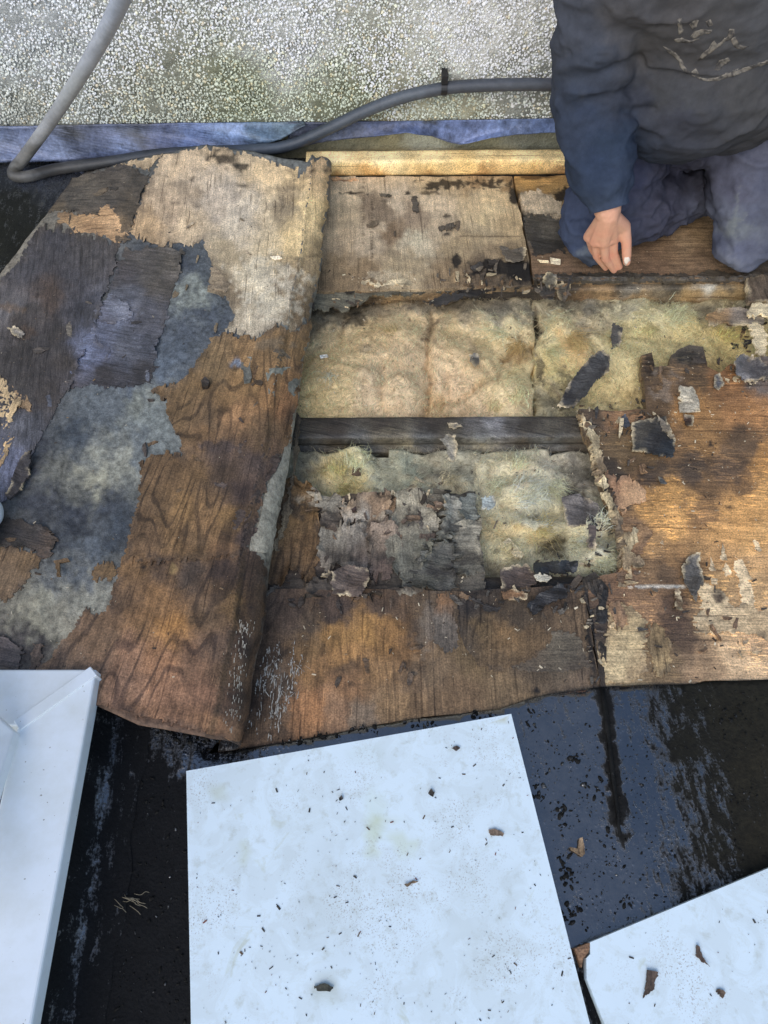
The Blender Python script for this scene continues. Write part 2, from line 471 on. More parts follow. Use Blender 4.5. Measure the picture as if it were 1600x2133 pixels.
def felt_mat():
    m, b, N, Lk = newmat('bitumen_felt')
    at = N('Attribute', attribute_name='Col')
    P1 = coords(N, Lk, (1, 1, 1))
    n1 = N('TexNoise', Scale=160.0, Detail=5.0, Roughness=.6); Lk(P1, n1.inputs['Vector'])
    x = mulc(N, Lk, at.outputs['Color'], ramp(N, Lk, n1.outputs['Fac'], .3, .7, (.6, .6, .6, 1), (1.4, 1.4, 1.4, 1)))
    Lk(x.outputs[0], b.inputs['Base Color'])
    wn_ = N('TexNoise', Scale=40.0, Detail=8.0, Roughness=.70, Distortion=.25); Lk(coords(N, Lk, (2.0, .55, 1), -.12), wn_.inputs['Vector'])
    wf = N('TexNoise', Scale=210.0, Detail=4.0, Roughness=.7); Lk(P1, wf.inputs['Vector'])
    wet = mathn(N, Lk, 'ADD', at.outputs['Alpha'], mathn(N, Lk, 'MULTIPLY', mathn(N, Lk, 'SUBTRACT', wn_.outputs['Fac'], .5), 1.15))
    wet = mathn(N, Lk, 'ADD', wet, mathn(N, Lk, 'MULTIPLY', mathn(N, Lk, 'SUBTRACT', wf.outputs['Fac'], .5), .55))
    wet = ramp(N, Lk, wet, .40, .58)
    Lk(mathn(N, Lk, 'SUBTRACT', .78, mathn(N, Lk, 'MULTIPLY', wet, .66)), b.inputs['Roughness'])
    Lk(mathn(N, Lk, 'ADD', .10, mathn(N, Lk, 'MULTIPLY', wet, .9)), b.inputs['Specular IOR Level']); b.inputs['IOR'].default_value = 1.85
    vo = N('TexVoronoi', Scale=130.0, Randomness=1.0); Lk(P1, vo.inputs['Vector'])
    drop = ramp(N, Lk, vo.outputs['Distance'], .08, .34, (1, 1, 1, 1), (0, 0, 0, 1))
    pk = N('TexNoise', Scale=38.0, Detail=2.0); Lk(P1, pk.inputs['Vector'])
    drop = mathn(N, Lk, 'MULTIPLY', drop, ramp(N, Lk, pk.outputs['Fac'], .46, .56))
    n2 = N('TexNoise', Scale=240.0, Detail=3.0); Lk(P1, n2.inputs['Vector'])
    n3 = N('TexNoise', Scale=7.0, Detail=2.0); Lk(P1, n3.inputs['Vector'])
    dry = mathn(N, Lk, 'SUBTRACT', 1.0, mathn(N, Lk, 'MULTIPLY', wet, .70))
    h = mathn(N, Lk, 'ADD', mathn(N, Lk, 'MULTIPLY', mathn(N, Lk, 'MULTIPLY', n2.outputs['Fac'], dry), .5), mathn(N, Lk, 'MULTIPLY', drop, .22))
    h = mathn(N, Lk, 'ADD', h, mathn(N, Lk, 'MULTIPLY', n3.outputs['Fac'], 1.1))
    bp = N('Bump', Strength=.7, Distance=.003); Lk(h, bp.inputs['Height']); Lk(bp.outputs['Normal'], b.inputs['Normal'])
    return m
M['felt'] = felt_mat()

def panel_mat():
    m, b, N, Lk = newmat('dirty_white_laminate')
    P1 = coords(N, Lk, (1, 1, 1))
    base = (.74, .85, .88, 1)
    n1 = N('TexNoise', Scale=19.0, Detail=8.0, Roughness=.62, Distortion=.9); Lk(P1, n1.inputs['Vector'])
    x = mulc(N, Lk, base, ramp(N, Lk, n1.outputs['Fac'], .50, .57, (1, 1, 1, 1), (.93, .92, .90, 1)))
    ri = N('ValToRGB'); e = ri.color_ramp.elements; e[0].position = .485; e[0].color = (1, 1, 1, 1); e[1].position = .515; e[1].color = (1, 1, 1, 1); w_ = e.new(.50); w_.color = (.955, .945, .92, 1); Lk(n1.outputs['Fac'], ri.inputs['Fac']); x = mulc(N, Lk, x.outputs[0], ri.outputs['Color'])
    n2 = N('TexNoise', Scale=17.0, Detail=6.0, Distortion=1.2); Lk(coords(N, Lk, (1, 1, 1), 0, (4, 2, 0)), n2.inputs['Vector'])
    x = mulc(N, Lk, x.outputs[0], ramp(N, Lk, n2.outputs['Fac'], .68, .75, (1, 1, 1, 1), (.86, .83, .72, 1)))
    n5 = N('TexNoise', Scale=48.0, Detail=9.0, Roughness=.72); Lk(coords(N, Lk, (1, 1, 1), 0, (2, 9, 0)), n5.inputs['Vector'])
    x = mulc(N, Lk, x.outputs[0], ramp(N, Lk, n5.outputs['Fac'], .54, .66, (1, 1, 1, 1), (.86, .84, .79, 1)))
    n3 = N('TexNoise', Scale=520.0, Detail=2.0); Lk(P1, n3.inputs['Vector'])
    n4 = N('TexNoise', Scale=14.0, Detail=3.0); Lk(coords(N, Lk, (1, 1, 1), 0, (7, 7, 0)), n4.inputs['Vector'])
    sp = mathn(N, Lk, 'MULTIPLY', ramp(N, Lk, n3.outputs['Fac'], .58, .66), ramp(N, Lk, n4.outputs['Fac'], .50, .66))
    mx = N('MixRGB'); Lk(mathn(N, Lk, 'MULTIPLY', sp, .6), mx.inputs['Fac']); Lk(x.outputs[0], mx.inputs[1]); mx.inputs[2].default_value = (.30, .24, .17, 1)
    at = N('Attribute', attribute_name='Col')
    y = mulc(N, Lk, mx.outputs[0], at.outputs['Color'])
    Lk(y.outputs[0], b.inputs['Base Color'])
    Lk(mathn(N, Lk, 'ADD', .22, mathn(N, Lk, 'MULTIPLY', n1.outputs['Fac'], .3)), b.inputs['Roughness'])
    b.inputs['Specular IOR Level'].default_value = .4
    bp = N('Bump', Strength=.05, Distance=.002); Lk(n2.outputs['Fac'], bp.inputs['Height']); Lk(bp.outputs['Normal'], b.inputs['Normal'])
    return m
M['panel'] = panel_mat()
def plastic_mat(name, c, rough=.4, dirt=.12):
    m, b, N, Lk = newmat(name)
    n1 = N('TexNoise', Scale=16.0, Detail=7.0, Roughness=.65); Lk(coords(N, Lk, (1, 1, 1)), n1.inputs['Vector'])
    x = mulc(N, Lk, tuple(c) + (1,), ramp(N, Lk, n1.outputs['Fac'], .42, .72, (1, 1, 1, 1), (1 - dirt, 1 - dirt * 1.1, 1 - dirt * 1.5, 1)))
    n3 = N('TexNoise', Scale=240.0, Detail=1.0); Lk(coords(N, Lk, (1, 1, 1)), n3.inputs['Vector'])
    x = mulc(N, Lk, x.outputs[0], ramp(N, Lk, n3.outputs['Fac'], .76, .8, (1, 1, 1, 1), (.4, .36, .3, 1)))
    Lk(x.outputs[0], b.inputs['Base Color']); b.inputs['Roughness'].default_value = rough
    return m
M['upvc'] = plastic_mat('white_upvc', (.77, .82, .84))
M['black_plastic'] = plastic_mat('black_plastic', (.012, .012, .014), .45, .1)

# ------------------------------------------------------------------ the setting: ground, roof felt, wall
V, Fc = boxv(-60, 60, -60, 60, -3.1, -3.0)
tag(mk('ground', V, Fc, M['crumb'], cols=np.tile([.16, .16, .15, 0], (8, 1)), smooth=False), kind='structure')  # unseen ground below the roof, added for bounce light
V, Fc = boxv(-3.0, 3.0, -2.6, 1.72, -.20, -.15)
tag(mk('ceiling_below', V, Fc, M['crumb'], cols=np.tile([.10, .09, .08, 0], (8, 1)), smooth=False), kind='structure')  # unseen slab under the bays, added to stop light leaks

YW = UY(930, 366, 0.0 + U(930, 366, 0).y).y + .070            # wall face behind the batten
# fold line of the lifted felt (right silhouette) and where it leaves the roof
foldpx = [(690, 318, .045), (688, 352, .045), (685, 420, .042), (669, 540, .04), (653, 640, .04), (630, 770, .04), (611, 880, .04), (596, 985, .04),
          (579, 1080, .042), (563, 1160, .042), (550, 1300, .042), (527, 1430, .042), (503, 1545, .040)]
fold = sorted([tuple(U(a, b, c))[:2] for a, b, c in foldpx], key=lambda p: p[1])
FY = np.array([p[1] for p in fold]); FX = np.array([p[0] for p in fold])
def xfold(y): return np.interp(y, FY, FX)
torn = [(430, 1572), (505, 1561), (580, 1550), (650, 1537), (760, 1517), (850, 1500), (960, 1488), (1040, 1478), (1100, 1458), (1150, 1447), (1250, 1433), (1420, 1427), (1600, 1417), (1800, 1408)]
hole = [tuple(U(*p))[:2] for p in torn]
y_t = YW - .02
hole += [(hole[-1][0] + .25, y_t)]
ys = np.linspace(y_t, hole[0][1] + .03, 14)
hole += [(float(xfold(y)) - .040, float(y)) for y in ys]
hole_j = jag(hole, .03, .0022, 3, .2)
outer = [(-3.0, -2.6), (3.0, -2.6), (3.0, YW + .02), (-3.0, YW + .02)]
P, T = cdt(outer, .16, [hole_j], fine=((-1.12, -.10, 1.0, YW + .01), .0095))
z0 = .004
top = np.c_[P, z0 + .0015 * fbm(P * 9, 4) + .0006 * fbm(P * 60, 5)]
bot = np.c_[P, np.full(len(P), -.012)]
V, Fc = solid(top, T, bot)
px = proj(V)
K = (11, 12, 15)
feltpts = [(40, 420, (26, 28, 26), .35), (80, 500, (24, 26, 20), .3), (60, 365, (50, 56, 70), .6), (150, 370, (40, 44, 55), .5), (0, 470, (26, 28, 22), .3),
           (300, 1500, K, .44), (250, 1560, K, .47), (400, 1540, K, .55), (470, 1545, K, .6), (230, 1620, K, .24), (320, 1620, K, .2), (250, 1800, K, .15),
           (330, 1800, K, .22), (360, 1700, K, .24), (200, 2000, K, .2), (320, 2000, K, .15), (130, 1900, K, .15), (110, 2100, K, .15), (430, 1580, (14, 15, 20), .62),
           (700, 1545, (42, 42, 42), .72), (900, 1510, (42, 42, 42), .75), (1100, 1480, (42, 42, 42), 0.65), (1180, 1480, (42, 42, 42), 0.67), (1150, 1600, (42, 42, 42), 0.71),  # base grey of the wet zone raised to stand in for reflected sky
           (1230, 1560, (42, 42, 42), 0.71), (1200, 1700, (42, 42, 42), 0.73), (1270, 1720, (42, 42, 42), 0.69), (1250, 1850, (42, 42, 42), 0.75), (1200, 1900, (42, 42, 42), 0.73), (1330, 1840, (42, 42, 42), .72),
           (1300, 1460, (16, 17, 20), .62), (1330, 1560, (15, 16, 19), .70), (1360, 1680, (15, 16, 19), .66), (1400, 1800, (18, 19, 20), .58), (1380, 1500, (20, 20, 17), .48),
           (1430, 1450, (26, 25, 17), .30), (1450, 1550, (25, 24, 17), .34), (1480, 1650, (25, 24, 17), .42), (1500, 1750, (27, 26, 18), .36), (1550, 1480, (32, 30, 20), .2), (1570, 1600, (34, 31, 20), .2), (1580, 1750, (34, 31, 20), .2), (1450, 1840, (24, 23, 18), .42),
           (1240, 2060, K, .4)]
cf = idw(feltpts, px, 22, 70, 3.0, .18, 11)
blob(cf, px, 1274, 1580, 15, 170, (14, 14, 14), .95, -8, 3, .6, .12, .5)
tag(mk('roof_felt', V, Fc, M['felt'], cols=cf, origin=(0, 0, 0)), kind='structure', label=None)
roof_obj = bpy.data.objects['roof_felt']
# lap strip of the felt on the right and the lifted lip in front of the fold
W = [tuple(U(*p))[:2] for p in [(1248, 1436), (1256, 1436), (1293, 1740), (1286, 1745)]]
P, T = cdt(jag(W, .02, .002, 5), .008)
V, Fc = solid(np.c_[P, .0075 + .001 * fbm(P * 30, 6)], T, np.c_[P, np.full(len(P), .003)])
mk('felt_lap', V, Fc, M['felt'], parent=roof_obj, cols=np.tile(np.r_[C((15, 15, 14)), .25], (len(V), 1)))

# wall: bed coat, pebbles
wx0, wx1 = -3.0, 3.0
wall = empty('pebbledash_wall', (0, YW, 0))
tag(wall, 'pale grey pebbledash wall with green algae above the lead flashing', 'wall')
n = 240; nz = 90
X, Z = np.meshgrid(np.linspace(-1.45, 1.45, n), np.linspace(-.02, .80, nz))
Yv = YW + .004 * fbm(np.stack([X.ravel() * 30, Z.ravel() * 30], 1), 3).reshape(X.shape)
V = np.stack([X.ravel(), Yv.ravel(), Z.ravel()], 1)
Fc = [[j * n + i, j * n + i + 1, (j + 1) * n + i + 1, (j + 1) * n + i] for j in range(nz - 1) for i in range(n - 1)]
px = proj(V)
cw = idw([(100, 100, (112, 112, 112)), (600, 100, (128, 126, 122)), (1000, 60, (150, 146, 140)), (300, 220, (92, 90, 76)), (500, 215, (84, 84, 60)), (700, 220, (84, 84, 62)), (1100, 210, (100, 100, 94)),
          (700, 300, (100, 92, 66)), (800, 305, (110, 98, 66)), (900, 298, (125, 120, 100)), (1000, 300, (108, 100, 72)), (1150, 295, (90, 88, 72)), (100, 220, (100, 98, 88)), (400, -300, (130, 128, 124))], px, 25, 60, 3, .2, 40)
cw[:, :3] = np.clip(cw[:, :3] * np.array([1.75, 1.95, 2.25]), 0, .7)
mk('bed_coat', V, Fc, M['render_coat'], parent=wall, cols=cw)
V, Fc = boxv(wx0, wx1, YW + .012, YW + .25, -3.0, 2.5)
mk('masonry', V, Fc, M['render_coat'], parent=wall, cols=np.tile([.30, .29, .27, 0], (8, 1)), smooth=False)
bm = bmesh.new(); bmesh.ops.create_icosphere(bm, subdivisions=1, radius=1)
iv = np.array([v.co[:] for v in bm.verts]); it = np.array([[v.index for v in f.verts] for f in bm.faces]); bm.free()
bm = bmesh.new(); bmesh.ops.create_icosphere(bm, subdivisions=2, radius=1)
iv2 = np.array([v.co[:] for v in bm.verts]); it2 = np.array([[v.index for v in f.verts] for f in bm.faces]); bm.free()
def scatter(name, cen, rad, mat, colr, parent=None, seed=0, rough=.22, base=(iv, it), flat=None, smooth=True):
    """many small lumps in one mesh: cen (N,3), rad (N,3), colr (N,3|4)"""
    bv, bt = base; g = np.random.default_rng(seed); N_ = len(cen)
    q = g.normal(size=(N_, 4)); q /= np.linalg.norm(q, axis=1)[:, None]
    if flat is not None:                                            # spin about z only
        a = g.uniform(0, 2 * np.pi, N_); q = np.stack([np.cos(a / 2), 0 * a, 0 * a, np.sin(a / 2)], 1)
    w, x, y, z = q.T
    R = np.stack([np.stack([1 - 2 * (y * y + z * z), 2 * (x * y - z * w), 2 * (x * z + y * w)], 1),
                  np.stack([2 * (x * y + z * w), 1 - 2 * (x * x + z * z), 2 * (y * z - x * w)], 1),
                  np.stack([2 * (x * z - y * w), 2 * (y * z + x * w), 1 - 2 * (x * x + y * y)], 1)], 1)
    L = bv[None] * rad[:, None, :] * (1 + g.uniform(-rough, rough, (N_, len(bv), 1)))
    Vv = np.einsum('nij,nkj->nki', R, L) + cen[:, None, :]
    Ff = (bt[None] + (np.arange(N_) * len(bv))[:, None, None]).reshape(-1, 3)
    cc = np.repeat(colr, len(bv), 0)
    return mk(name, Vv.reshape(-1, 3), Ff, mat, parent=parent, cols=cc, smooth=smooth, origin=None if parent else (0, 0, 0))
zflash = UY(800, 252, YW).z
sx = .0062
X, Z = np.meshgrid(np.arange(-1.38, 1.38, sx), np.arange(zflash - .004, .60, sx * .9))
X = X + (np.arange(X.shape[0]) % 2)[:, None] * sx / 2
cen = np.stack([X.ravel(), np.full(X.size, YW - .0005), Z.ravel()], 1) + nrg.uniform(-1, 1, (X.size, 3)) * [.0026, .0014, .0026]
rad = nrg.uniform(.0020, .0039, (len(cen), 1)) * nrg.uniform(.62, 1.3, (len(cen), 3))
px = proj(cen)
pc = idw([(60, 30, (165, 165, 165)), (300, 60, (172, 170, 166)), (600, 60, (180, 178, 172)), (1000, 60, (188, 184, 178)), (800, 150, (170, 170, 160)), (100, 180, (160, 160, 154)), (350, 200, (150, 150, 132)), (520, 210, (142, 145, 120)),
          (700, 210, (146, 149, 126)), (950, 210, (145, 148, 132)), (1100, 200, (158, 160, 152)), (60, 240, (142, 140, 128)), (1100, 120, (182, 180, 172)), (600, -400, (172, 170, 165))], px, 25, 70, 3, .12, 50)[:, :3]
t = nrg.random(len(cen))
kk = np.where(t < .05, 1.0, np.where(t < .22, 1.5, np.where(t < .8, 1.85, 2.1)))[:, None] * nrg.uniform(.85, 1.15, (len(cen), 1))
hue = np.where((nrg.random(len(cen)) < .10)[:, None], np.array([1.08, .93, .76]), 1.0)
ob = scatter('pebbles', cen, rad, M['pebble'], np.clip(pc * kk * hue * np.array([.95, 1.05, 1.22]), .01, .82), wall, 5, .3, smooth=False)
ob['kind'] = 'stuff'

# ------------------------------------------------------------------ lead flashing
def flashing(name, tops, bots, label, bulge, seed, pts, extra=None, yoff=.010):
    n, k = 160, 14
    xs = np.linspace(0, 1, n)
    tx = np.interp(xs, np.linspace(0, 1, len(tops)), [p[0] for p in tops]); ty = np.interp(xs, np.linspace(0, 1, len(tops)), [p[1] for p in tops])
    bx = np.interp(xs, np.linspace(0, 1, len(bots)), [p[0] for p in bots]); by = np.interp(xs, np.linspace(0, 1, len(bots)), [p[1] for p in bots])
    V = np.empty((k, n, 3))
    for i in range(n):
        a = UY(tx[i], ty[i], YW - yoff); yb = YW - yoff - bulge * (1 + .35 * math.sin(xs[i] * 19 + seed))
        b = UY(bx[i], by[i], yb)
        for j in range(k):
            s = j / (k - 1); p = a.lerp(b, s)
            p.y = a.y + (b.y - a.y) * s ** 1.8
            V[j, i] = p
    V = V.reshape(-1, 3); V[:, 1] += .0022 * fbm(V[:, [0, 2]] * 22, seed)
    Fq = [[j * n + i, (j + 1) * n + i, (j + 1) * n + i + 1, j * n + i + 1] for j in range(k - 1) for i in range(n - 1)]
    Tn = np.array([t for q in Fq for t in ([q[0], q[1], q[2]], [q[0], q[2], q[3]])])
    S, Fc = solid(V, Tn, V + np.array([0, .003, 0]))
    px = proj(S)
    return tag(mk(name, S, Fc, M['lead'], cols=idw(pts, px, 20, 50, 3, .22, seed, .25) * np.array([.86, .95, 1.07, 1])), label, 'flashing', 'lead flashing strips along the wall')
flashing('lead_flashing', [(-420, 270), (0, 264), (300, 258), (632, 254)], [(-420, 345), (0, 338), (150, 336), (300, 325), (430, 312), (535, 304), (585, 290), (636, 262)],
         'long blue-grey lead flashing strip behind the folded felt, left piece', .030, 5,
         [(0, 285, (88, 96, 122)), (60, 310, (112, 120, 150)), (120, 325, (128, 136, 165)), (200, 280, (80, 86, 112)), (260, 310, (105, 116, 150)), (340, 275, (84, 90, 118)), (420, 290, (96, 110, 150)), (480, 300, (125, 142, 180)), (540, 280, (90, 108, 130)), (600, 265, (105, 120, 135)), (620, 275, (70, 75, 85)), (300, 262, (62, 64, 74)), (150, 265, (70, 70, 76)), (-300, 300, (90, 98, 124))])
flashing('lead_flashing', [(600, 256), (900, 252), (1180, 247), (1700, 240)], [(600, 312), (660, 298), (720, 290), (790, 284), (850, 277), (900, 284), (935, 297), (960, 302), (985, 297), (1020, 288), (1080, 280), (1170, 276), (1250, 277), (1400, 276), (1700, 270)],
         'blue lead flashing strip with a wavy lower edge above the yellow batten', .016, 9,
         [(640, 270, (66, 70, 88)), (720, 275, (62, 68, 92)), (800, 265, (70, 78, 108)), (880, 265, (84, 96, 134)), (950, 265, (96, 110, 152)), (960, 285, (110, 122, 165)), (1020, 265, (104, 118, 160)), (1080, 262, (98, 112, 150)), (1140, 262, (100, 116, 158)), (1600, 262, (90, 104, 140)), (900, 254, (56, 60, 72)), (700, 292, (80, 86, 108))], yoff=.013)

# ------------------------------------------------------------------ pine batten and joists
b0, b1 = U(640, 367), U(1900, 357)
dirb = (b1 - b0).normalized()
def beam(name, a, b, back, z0_, z1_, mat, pts, seed, parent=None, chamfer=.003, nseg=220, wob=.0015, warp=10, prof=None):
    """bar from a to b (front lower line), 'back' metres deep away from the viewer, with worn edges"""
    d = (b - a); L = d.length; d.normalize(); nb = Vector((-d.y, d.x, 0))
    pr = prof or [(0, z0_), (0, z0_ * .5 + z1_ * .5), (0, z1_ - chamfer), (chamfer, z1_), (back * .33, z1_), (back * .66, z1_), (back - chamfer, z1_), (back, z1_ - chamfer), (back, z0_)]
    pr2 = []
    for i in range(len(pr) - 1):                                    # refine the profile so that stains show
        k = max(1, int(math.hypot(pr[i + 1][0] - pr[i][0], pr[i + 1][1] - pr[i][1]) / .006))
        pr2 += [tuple(np.array(pr[i]) + (np.array(pr[i + 1]) - np.array(pr[i])) * q / k) for q in range(k)]
    pr2.append(pr[-1]); m = len(pr2); V = []
    for i in range(nseg + 1):
        p = a + d * (L * i / nseg)
        for (q, z) in pr2: V.append((p + nb * q) + Vector((0, 0, z)))
    V = np.array([tuple(v) for v in V]); V += wob * np.stack([0 * V[:, 0], fbm(V * 25, seed), fbm(V * 22 + 9, seed + 1)], 1)
    Fc = [[i * m + j, (i + 1) * m + j, (i + 1) * m + j + 1, i * m + j + 1] for i in range(nseg) for j in range(m - 1)]
    Fc += [[i * m, i * m + m - 1, (i + 1) * m + m - 1, (i + 1) * m] for i in range(nseg)]
    Fc += [list(range(m)), [nseg * m + m - 1 - j for j in range(m)]]
    px = proj(V)
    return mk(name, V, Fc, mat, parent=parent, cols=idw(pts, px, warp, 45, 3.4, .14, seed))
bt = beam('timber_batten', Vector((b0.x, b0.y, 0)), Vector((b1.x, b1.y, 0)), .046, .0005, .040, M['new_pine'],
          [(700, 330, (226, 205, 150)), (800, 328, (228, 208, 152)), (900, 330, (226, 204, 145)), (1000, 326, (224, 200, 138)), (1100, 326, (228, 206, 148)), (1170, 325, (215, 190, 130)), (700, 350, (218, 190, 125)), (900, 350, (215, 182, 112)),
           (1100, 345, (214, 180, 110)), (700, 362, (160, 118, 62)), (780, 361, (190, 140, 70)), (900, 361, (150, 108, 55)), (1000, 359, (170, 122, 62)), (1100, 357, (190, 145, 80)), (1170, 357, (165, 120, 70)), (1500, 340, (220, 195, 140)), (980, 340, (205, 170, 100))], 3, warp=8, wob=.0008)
tag(bt, 'new yellow pine batten lying along the wall foot', 'timber')

j2a, j2b = U(560, 912, -.018), U(1900, 905, -.018)
DK = (52, 48, 46)
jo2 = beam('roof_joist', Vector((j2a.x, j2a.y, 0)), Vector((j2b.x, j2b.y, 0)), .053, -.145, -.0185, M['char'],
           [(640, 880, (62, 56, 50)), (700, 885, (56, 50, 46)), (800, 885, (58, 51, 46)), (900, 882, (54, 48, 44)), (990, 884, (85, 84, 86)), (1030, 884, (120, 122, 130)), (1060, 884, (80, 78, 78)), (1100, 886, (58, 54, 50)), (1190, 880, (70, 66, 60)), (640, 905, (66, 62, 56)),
            (800, 905, (90, 84, 70)), (950, 903, (80, 74, 62)), (1150, 903, (75, 70, 60)), (650, 925, (72, 73, 74)), (750, 925, (80, 82, 84)), (880, 922, (74, 76, 78)), (1000, 922, (92, 95, 98)), (1150, 920, (86, 90, 94)), (700, 942, (78, 72, 60)), (850, 941, (115, 108, 88)), (1000, 937, (125, 118, 96)), (1150, 935, (70, 66, 60)),  # grey band on the front: wet reflection put into the colour
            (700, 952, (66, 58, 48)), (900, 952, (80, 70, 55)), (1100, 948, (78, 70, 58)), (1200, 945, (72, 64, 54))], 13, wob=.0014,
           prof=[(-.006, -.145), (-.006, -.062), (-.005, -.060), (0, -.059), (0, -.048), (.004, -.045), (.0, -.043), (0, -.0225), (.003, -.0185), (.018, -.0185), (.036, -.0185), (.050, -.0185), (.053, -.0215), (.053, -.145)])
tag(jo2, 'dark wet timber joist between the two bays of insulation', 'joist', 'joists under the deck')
j1a, j1b = U(560, 604, -.018), U(1900, 598, -.018)
jo1 = beam('roof_joist', Vector((j1a.x, j1a.y, 0)), Vector((j1b.x, j1b.y, 0)), .050, -.145, -.0185, M['wood_x'],
           [(700, 610, (90, 86, 74)), (760, 622, (120, 98, 70)), (830, 620, (150, 122, 82)), (900, 622, (140, 112, 78)), (960, 615, (95, 84, 68)), (1000, 610, (50, 46, 44)), (1080, 605, (60, 54, 48)), (1200, 588, (62, 56, 48)), (1300, 588, (58, 54, 48)), (1400, 586, (72, 66, 56)), (1500, 588, (80, 74, 64)),
            (1210, 610, (110, 84, 56)), (1260, 612, (130, 102, 68)), (1320, 606, (105, 100, 92)), (1380, 612, (110, 98, 78)), (1440, 612, (150, 122, 78)), (1500, 610, (165, 138, 92)), (1540, 612, (150, 124, 82)), (1240, 626, (135, 108, 70)), (1340, 628, (140, 112, 74)), (1450, 628, (150, 120, 78)), (850, 636, (120, 100, 72)), (1480, 600, (165, 165, 160)), (1580, 610, (70, 62, 54))], 17, wob=.0025)
tag(jo1, 'brown timber joist in front of the kneeling worker', 'joist', 'joists under the deck')
j3a, j3b = U(430, 1262, -.018), U(1900, 1246, -.018)
jo3 = beam('roof_joist', Vector((j3a.x, j3a.y, 0)), Vector((j3b.x, j3b.y, 0)), .050, -.145, -.0188, M['char'],
           [(600, 1220, (48, 42, 38)), (1100, 1210, (44, 40, 38)), (1240, 1210, (50, 46, 42)), (1500, 1210, (60, 50, 40))], 19, wob=.0015)
tag(jo3, 'dark joist mostly covered by the lower plywood board', 'joist', 'joists under the deck')

# ------------------------------------------------------------------ plywood boards
BV = {}
def plyboard(name, poly, label, pts, mat, seed, z=0.0, th=.018, jg=(.022, .0035), blobs=(), step=.0060, edge=(110, 88, 60), warp=14, var=.12, gain=1.08):
    V, Fc = board(poly, z, th, step, jg, seed)
    px = proj(V); c = idw(pts, px, warp, 50, 4.0, var, seed); c[:, :3] = np.clip(c[:, :3] * gain, 0, .8)
    for b in blobs: blob(c, px, *b[:-1], **b[-1])
    side = V[:, 2] < z - th * .4
    c[side, :3] = C(edge) * (1 + .4 * fbm(V[side] * 90, seed))[:, None].clip(.3, 1.6)
    o = mk(name, V, Fc, mat, cols=c, smooth=False)
    BV[o.name] = bvh_of(V, Fc)
    return tag(o, label, 'plywood', 'plywood boards of the roof deck')
B1pts = [(640, 450, (130, 112, 90)), (700, 376, (150, 135, 115)), (800, 380, (164, 146, 122)), (900, 385, (158, 138, 106)), (1000, 380, (138, 112, 78)), (1060, 385, (128, 102, 68)), (720, 410, (170, 154, 130)), (820, 420, (170, 154, 134)), (900, 420, (176, 158, 134)),
         (1000, 425, (170, 150, 118)), (1050, 430, (176, 154, 118)), (720, 460, (158, 142, 118)), (790, 438, (112, 97, 82)), (855, 452, (132, 115, 98)), (920, 470, (155, 139, 118)), (1000, 470, (155, 139, 112)), (1070, 470, (154, 134, 102)), (700, 510, (155, 136, 112)),
         (780, 500, (160, 144, 124)), (820, 491, (112, 92, 72)), (870, 505, (160, 150, 130)), (950, 510, (142, 124, 96)), (1040, 530, (125, 108, 85)), (1088, 565, (64, 56, 48)), (700, 560, (126, 106, 80)), (760, 570, (120, 100, 75)), (850, 560, (144, 128, 102)), (930, 570, (120, 100, 75)), (680, 590, (110, 92, 70)), (1000, 580, (88, 74, 60)), (1020, 410, (184, 162, 124)), (1010, 435, (190, 170, 130))]
BLK = (26, 25, 26)
B1 = plyboard('plywood_board', [(600, 369), (686, 368), (900, 368), (1067, 367), (1076, 420), (1085, 445), (1096, 510), (1104, 566), (1108, 594), (1000, 598), (800, 604), (655, 606), (590, 606)], 'pale weathered plywood board between the yellow batten and the upper insulation', B1pts, M['wood_pale'], 21,
              blobs=[(930, 383, 40, 9, (30, 26, 22), dict(k=.9, rag=.9, sc=8)), (1020, 385, 30, 10, (34, 29, 24), dict(k=.9, rag=.9, sc=8)), (1072, 410, 9, 20, BLK, dict(k=.95)), (1030, 560, 60, 16, BLK, dict(k=.95, rag=.7)), (1085, 560, 24, 32, BLK, dict(k=.95, rag=.7)),
                     (950, 545, 10, 14, BLK, dict(k=.95)), (850, 402, 6, 4, BLK, dict(k=.9)), (737, 402, 22, 2.5, BLK, dict(k=.9, rag=1.0, sc=5)), (895, 402, 18, 3, (60, 50, 40), dict(k=.8, rag=1.0, sc=6)), (930, 450, 10, 4, BLK, dict(k=.8)), (930, 488, 9, 6, (55, 50, 48), dict(k=.9)),
                     (775, 495, 1.6, 80, (60, 48, 38), dict(k=.8, rag=.5)), (757, 450, 1.5, 60, (90, 74, 58), dict(k=.7, rag=.5)), (867, 500, 18, 14, (178, 172, 150), dict(k=.6, rag=.9, sc=6)), (1035, 435, 20, 10, (196, 176, 138), dict(k=.6)), (800, 575, 35, 8, (175, 165, 145), dict(k=.45, rag=1.0, sc=7)), (1000, 492, 75, 1.4, (84, 70, 54), dict(k=.7, rag=.4))])
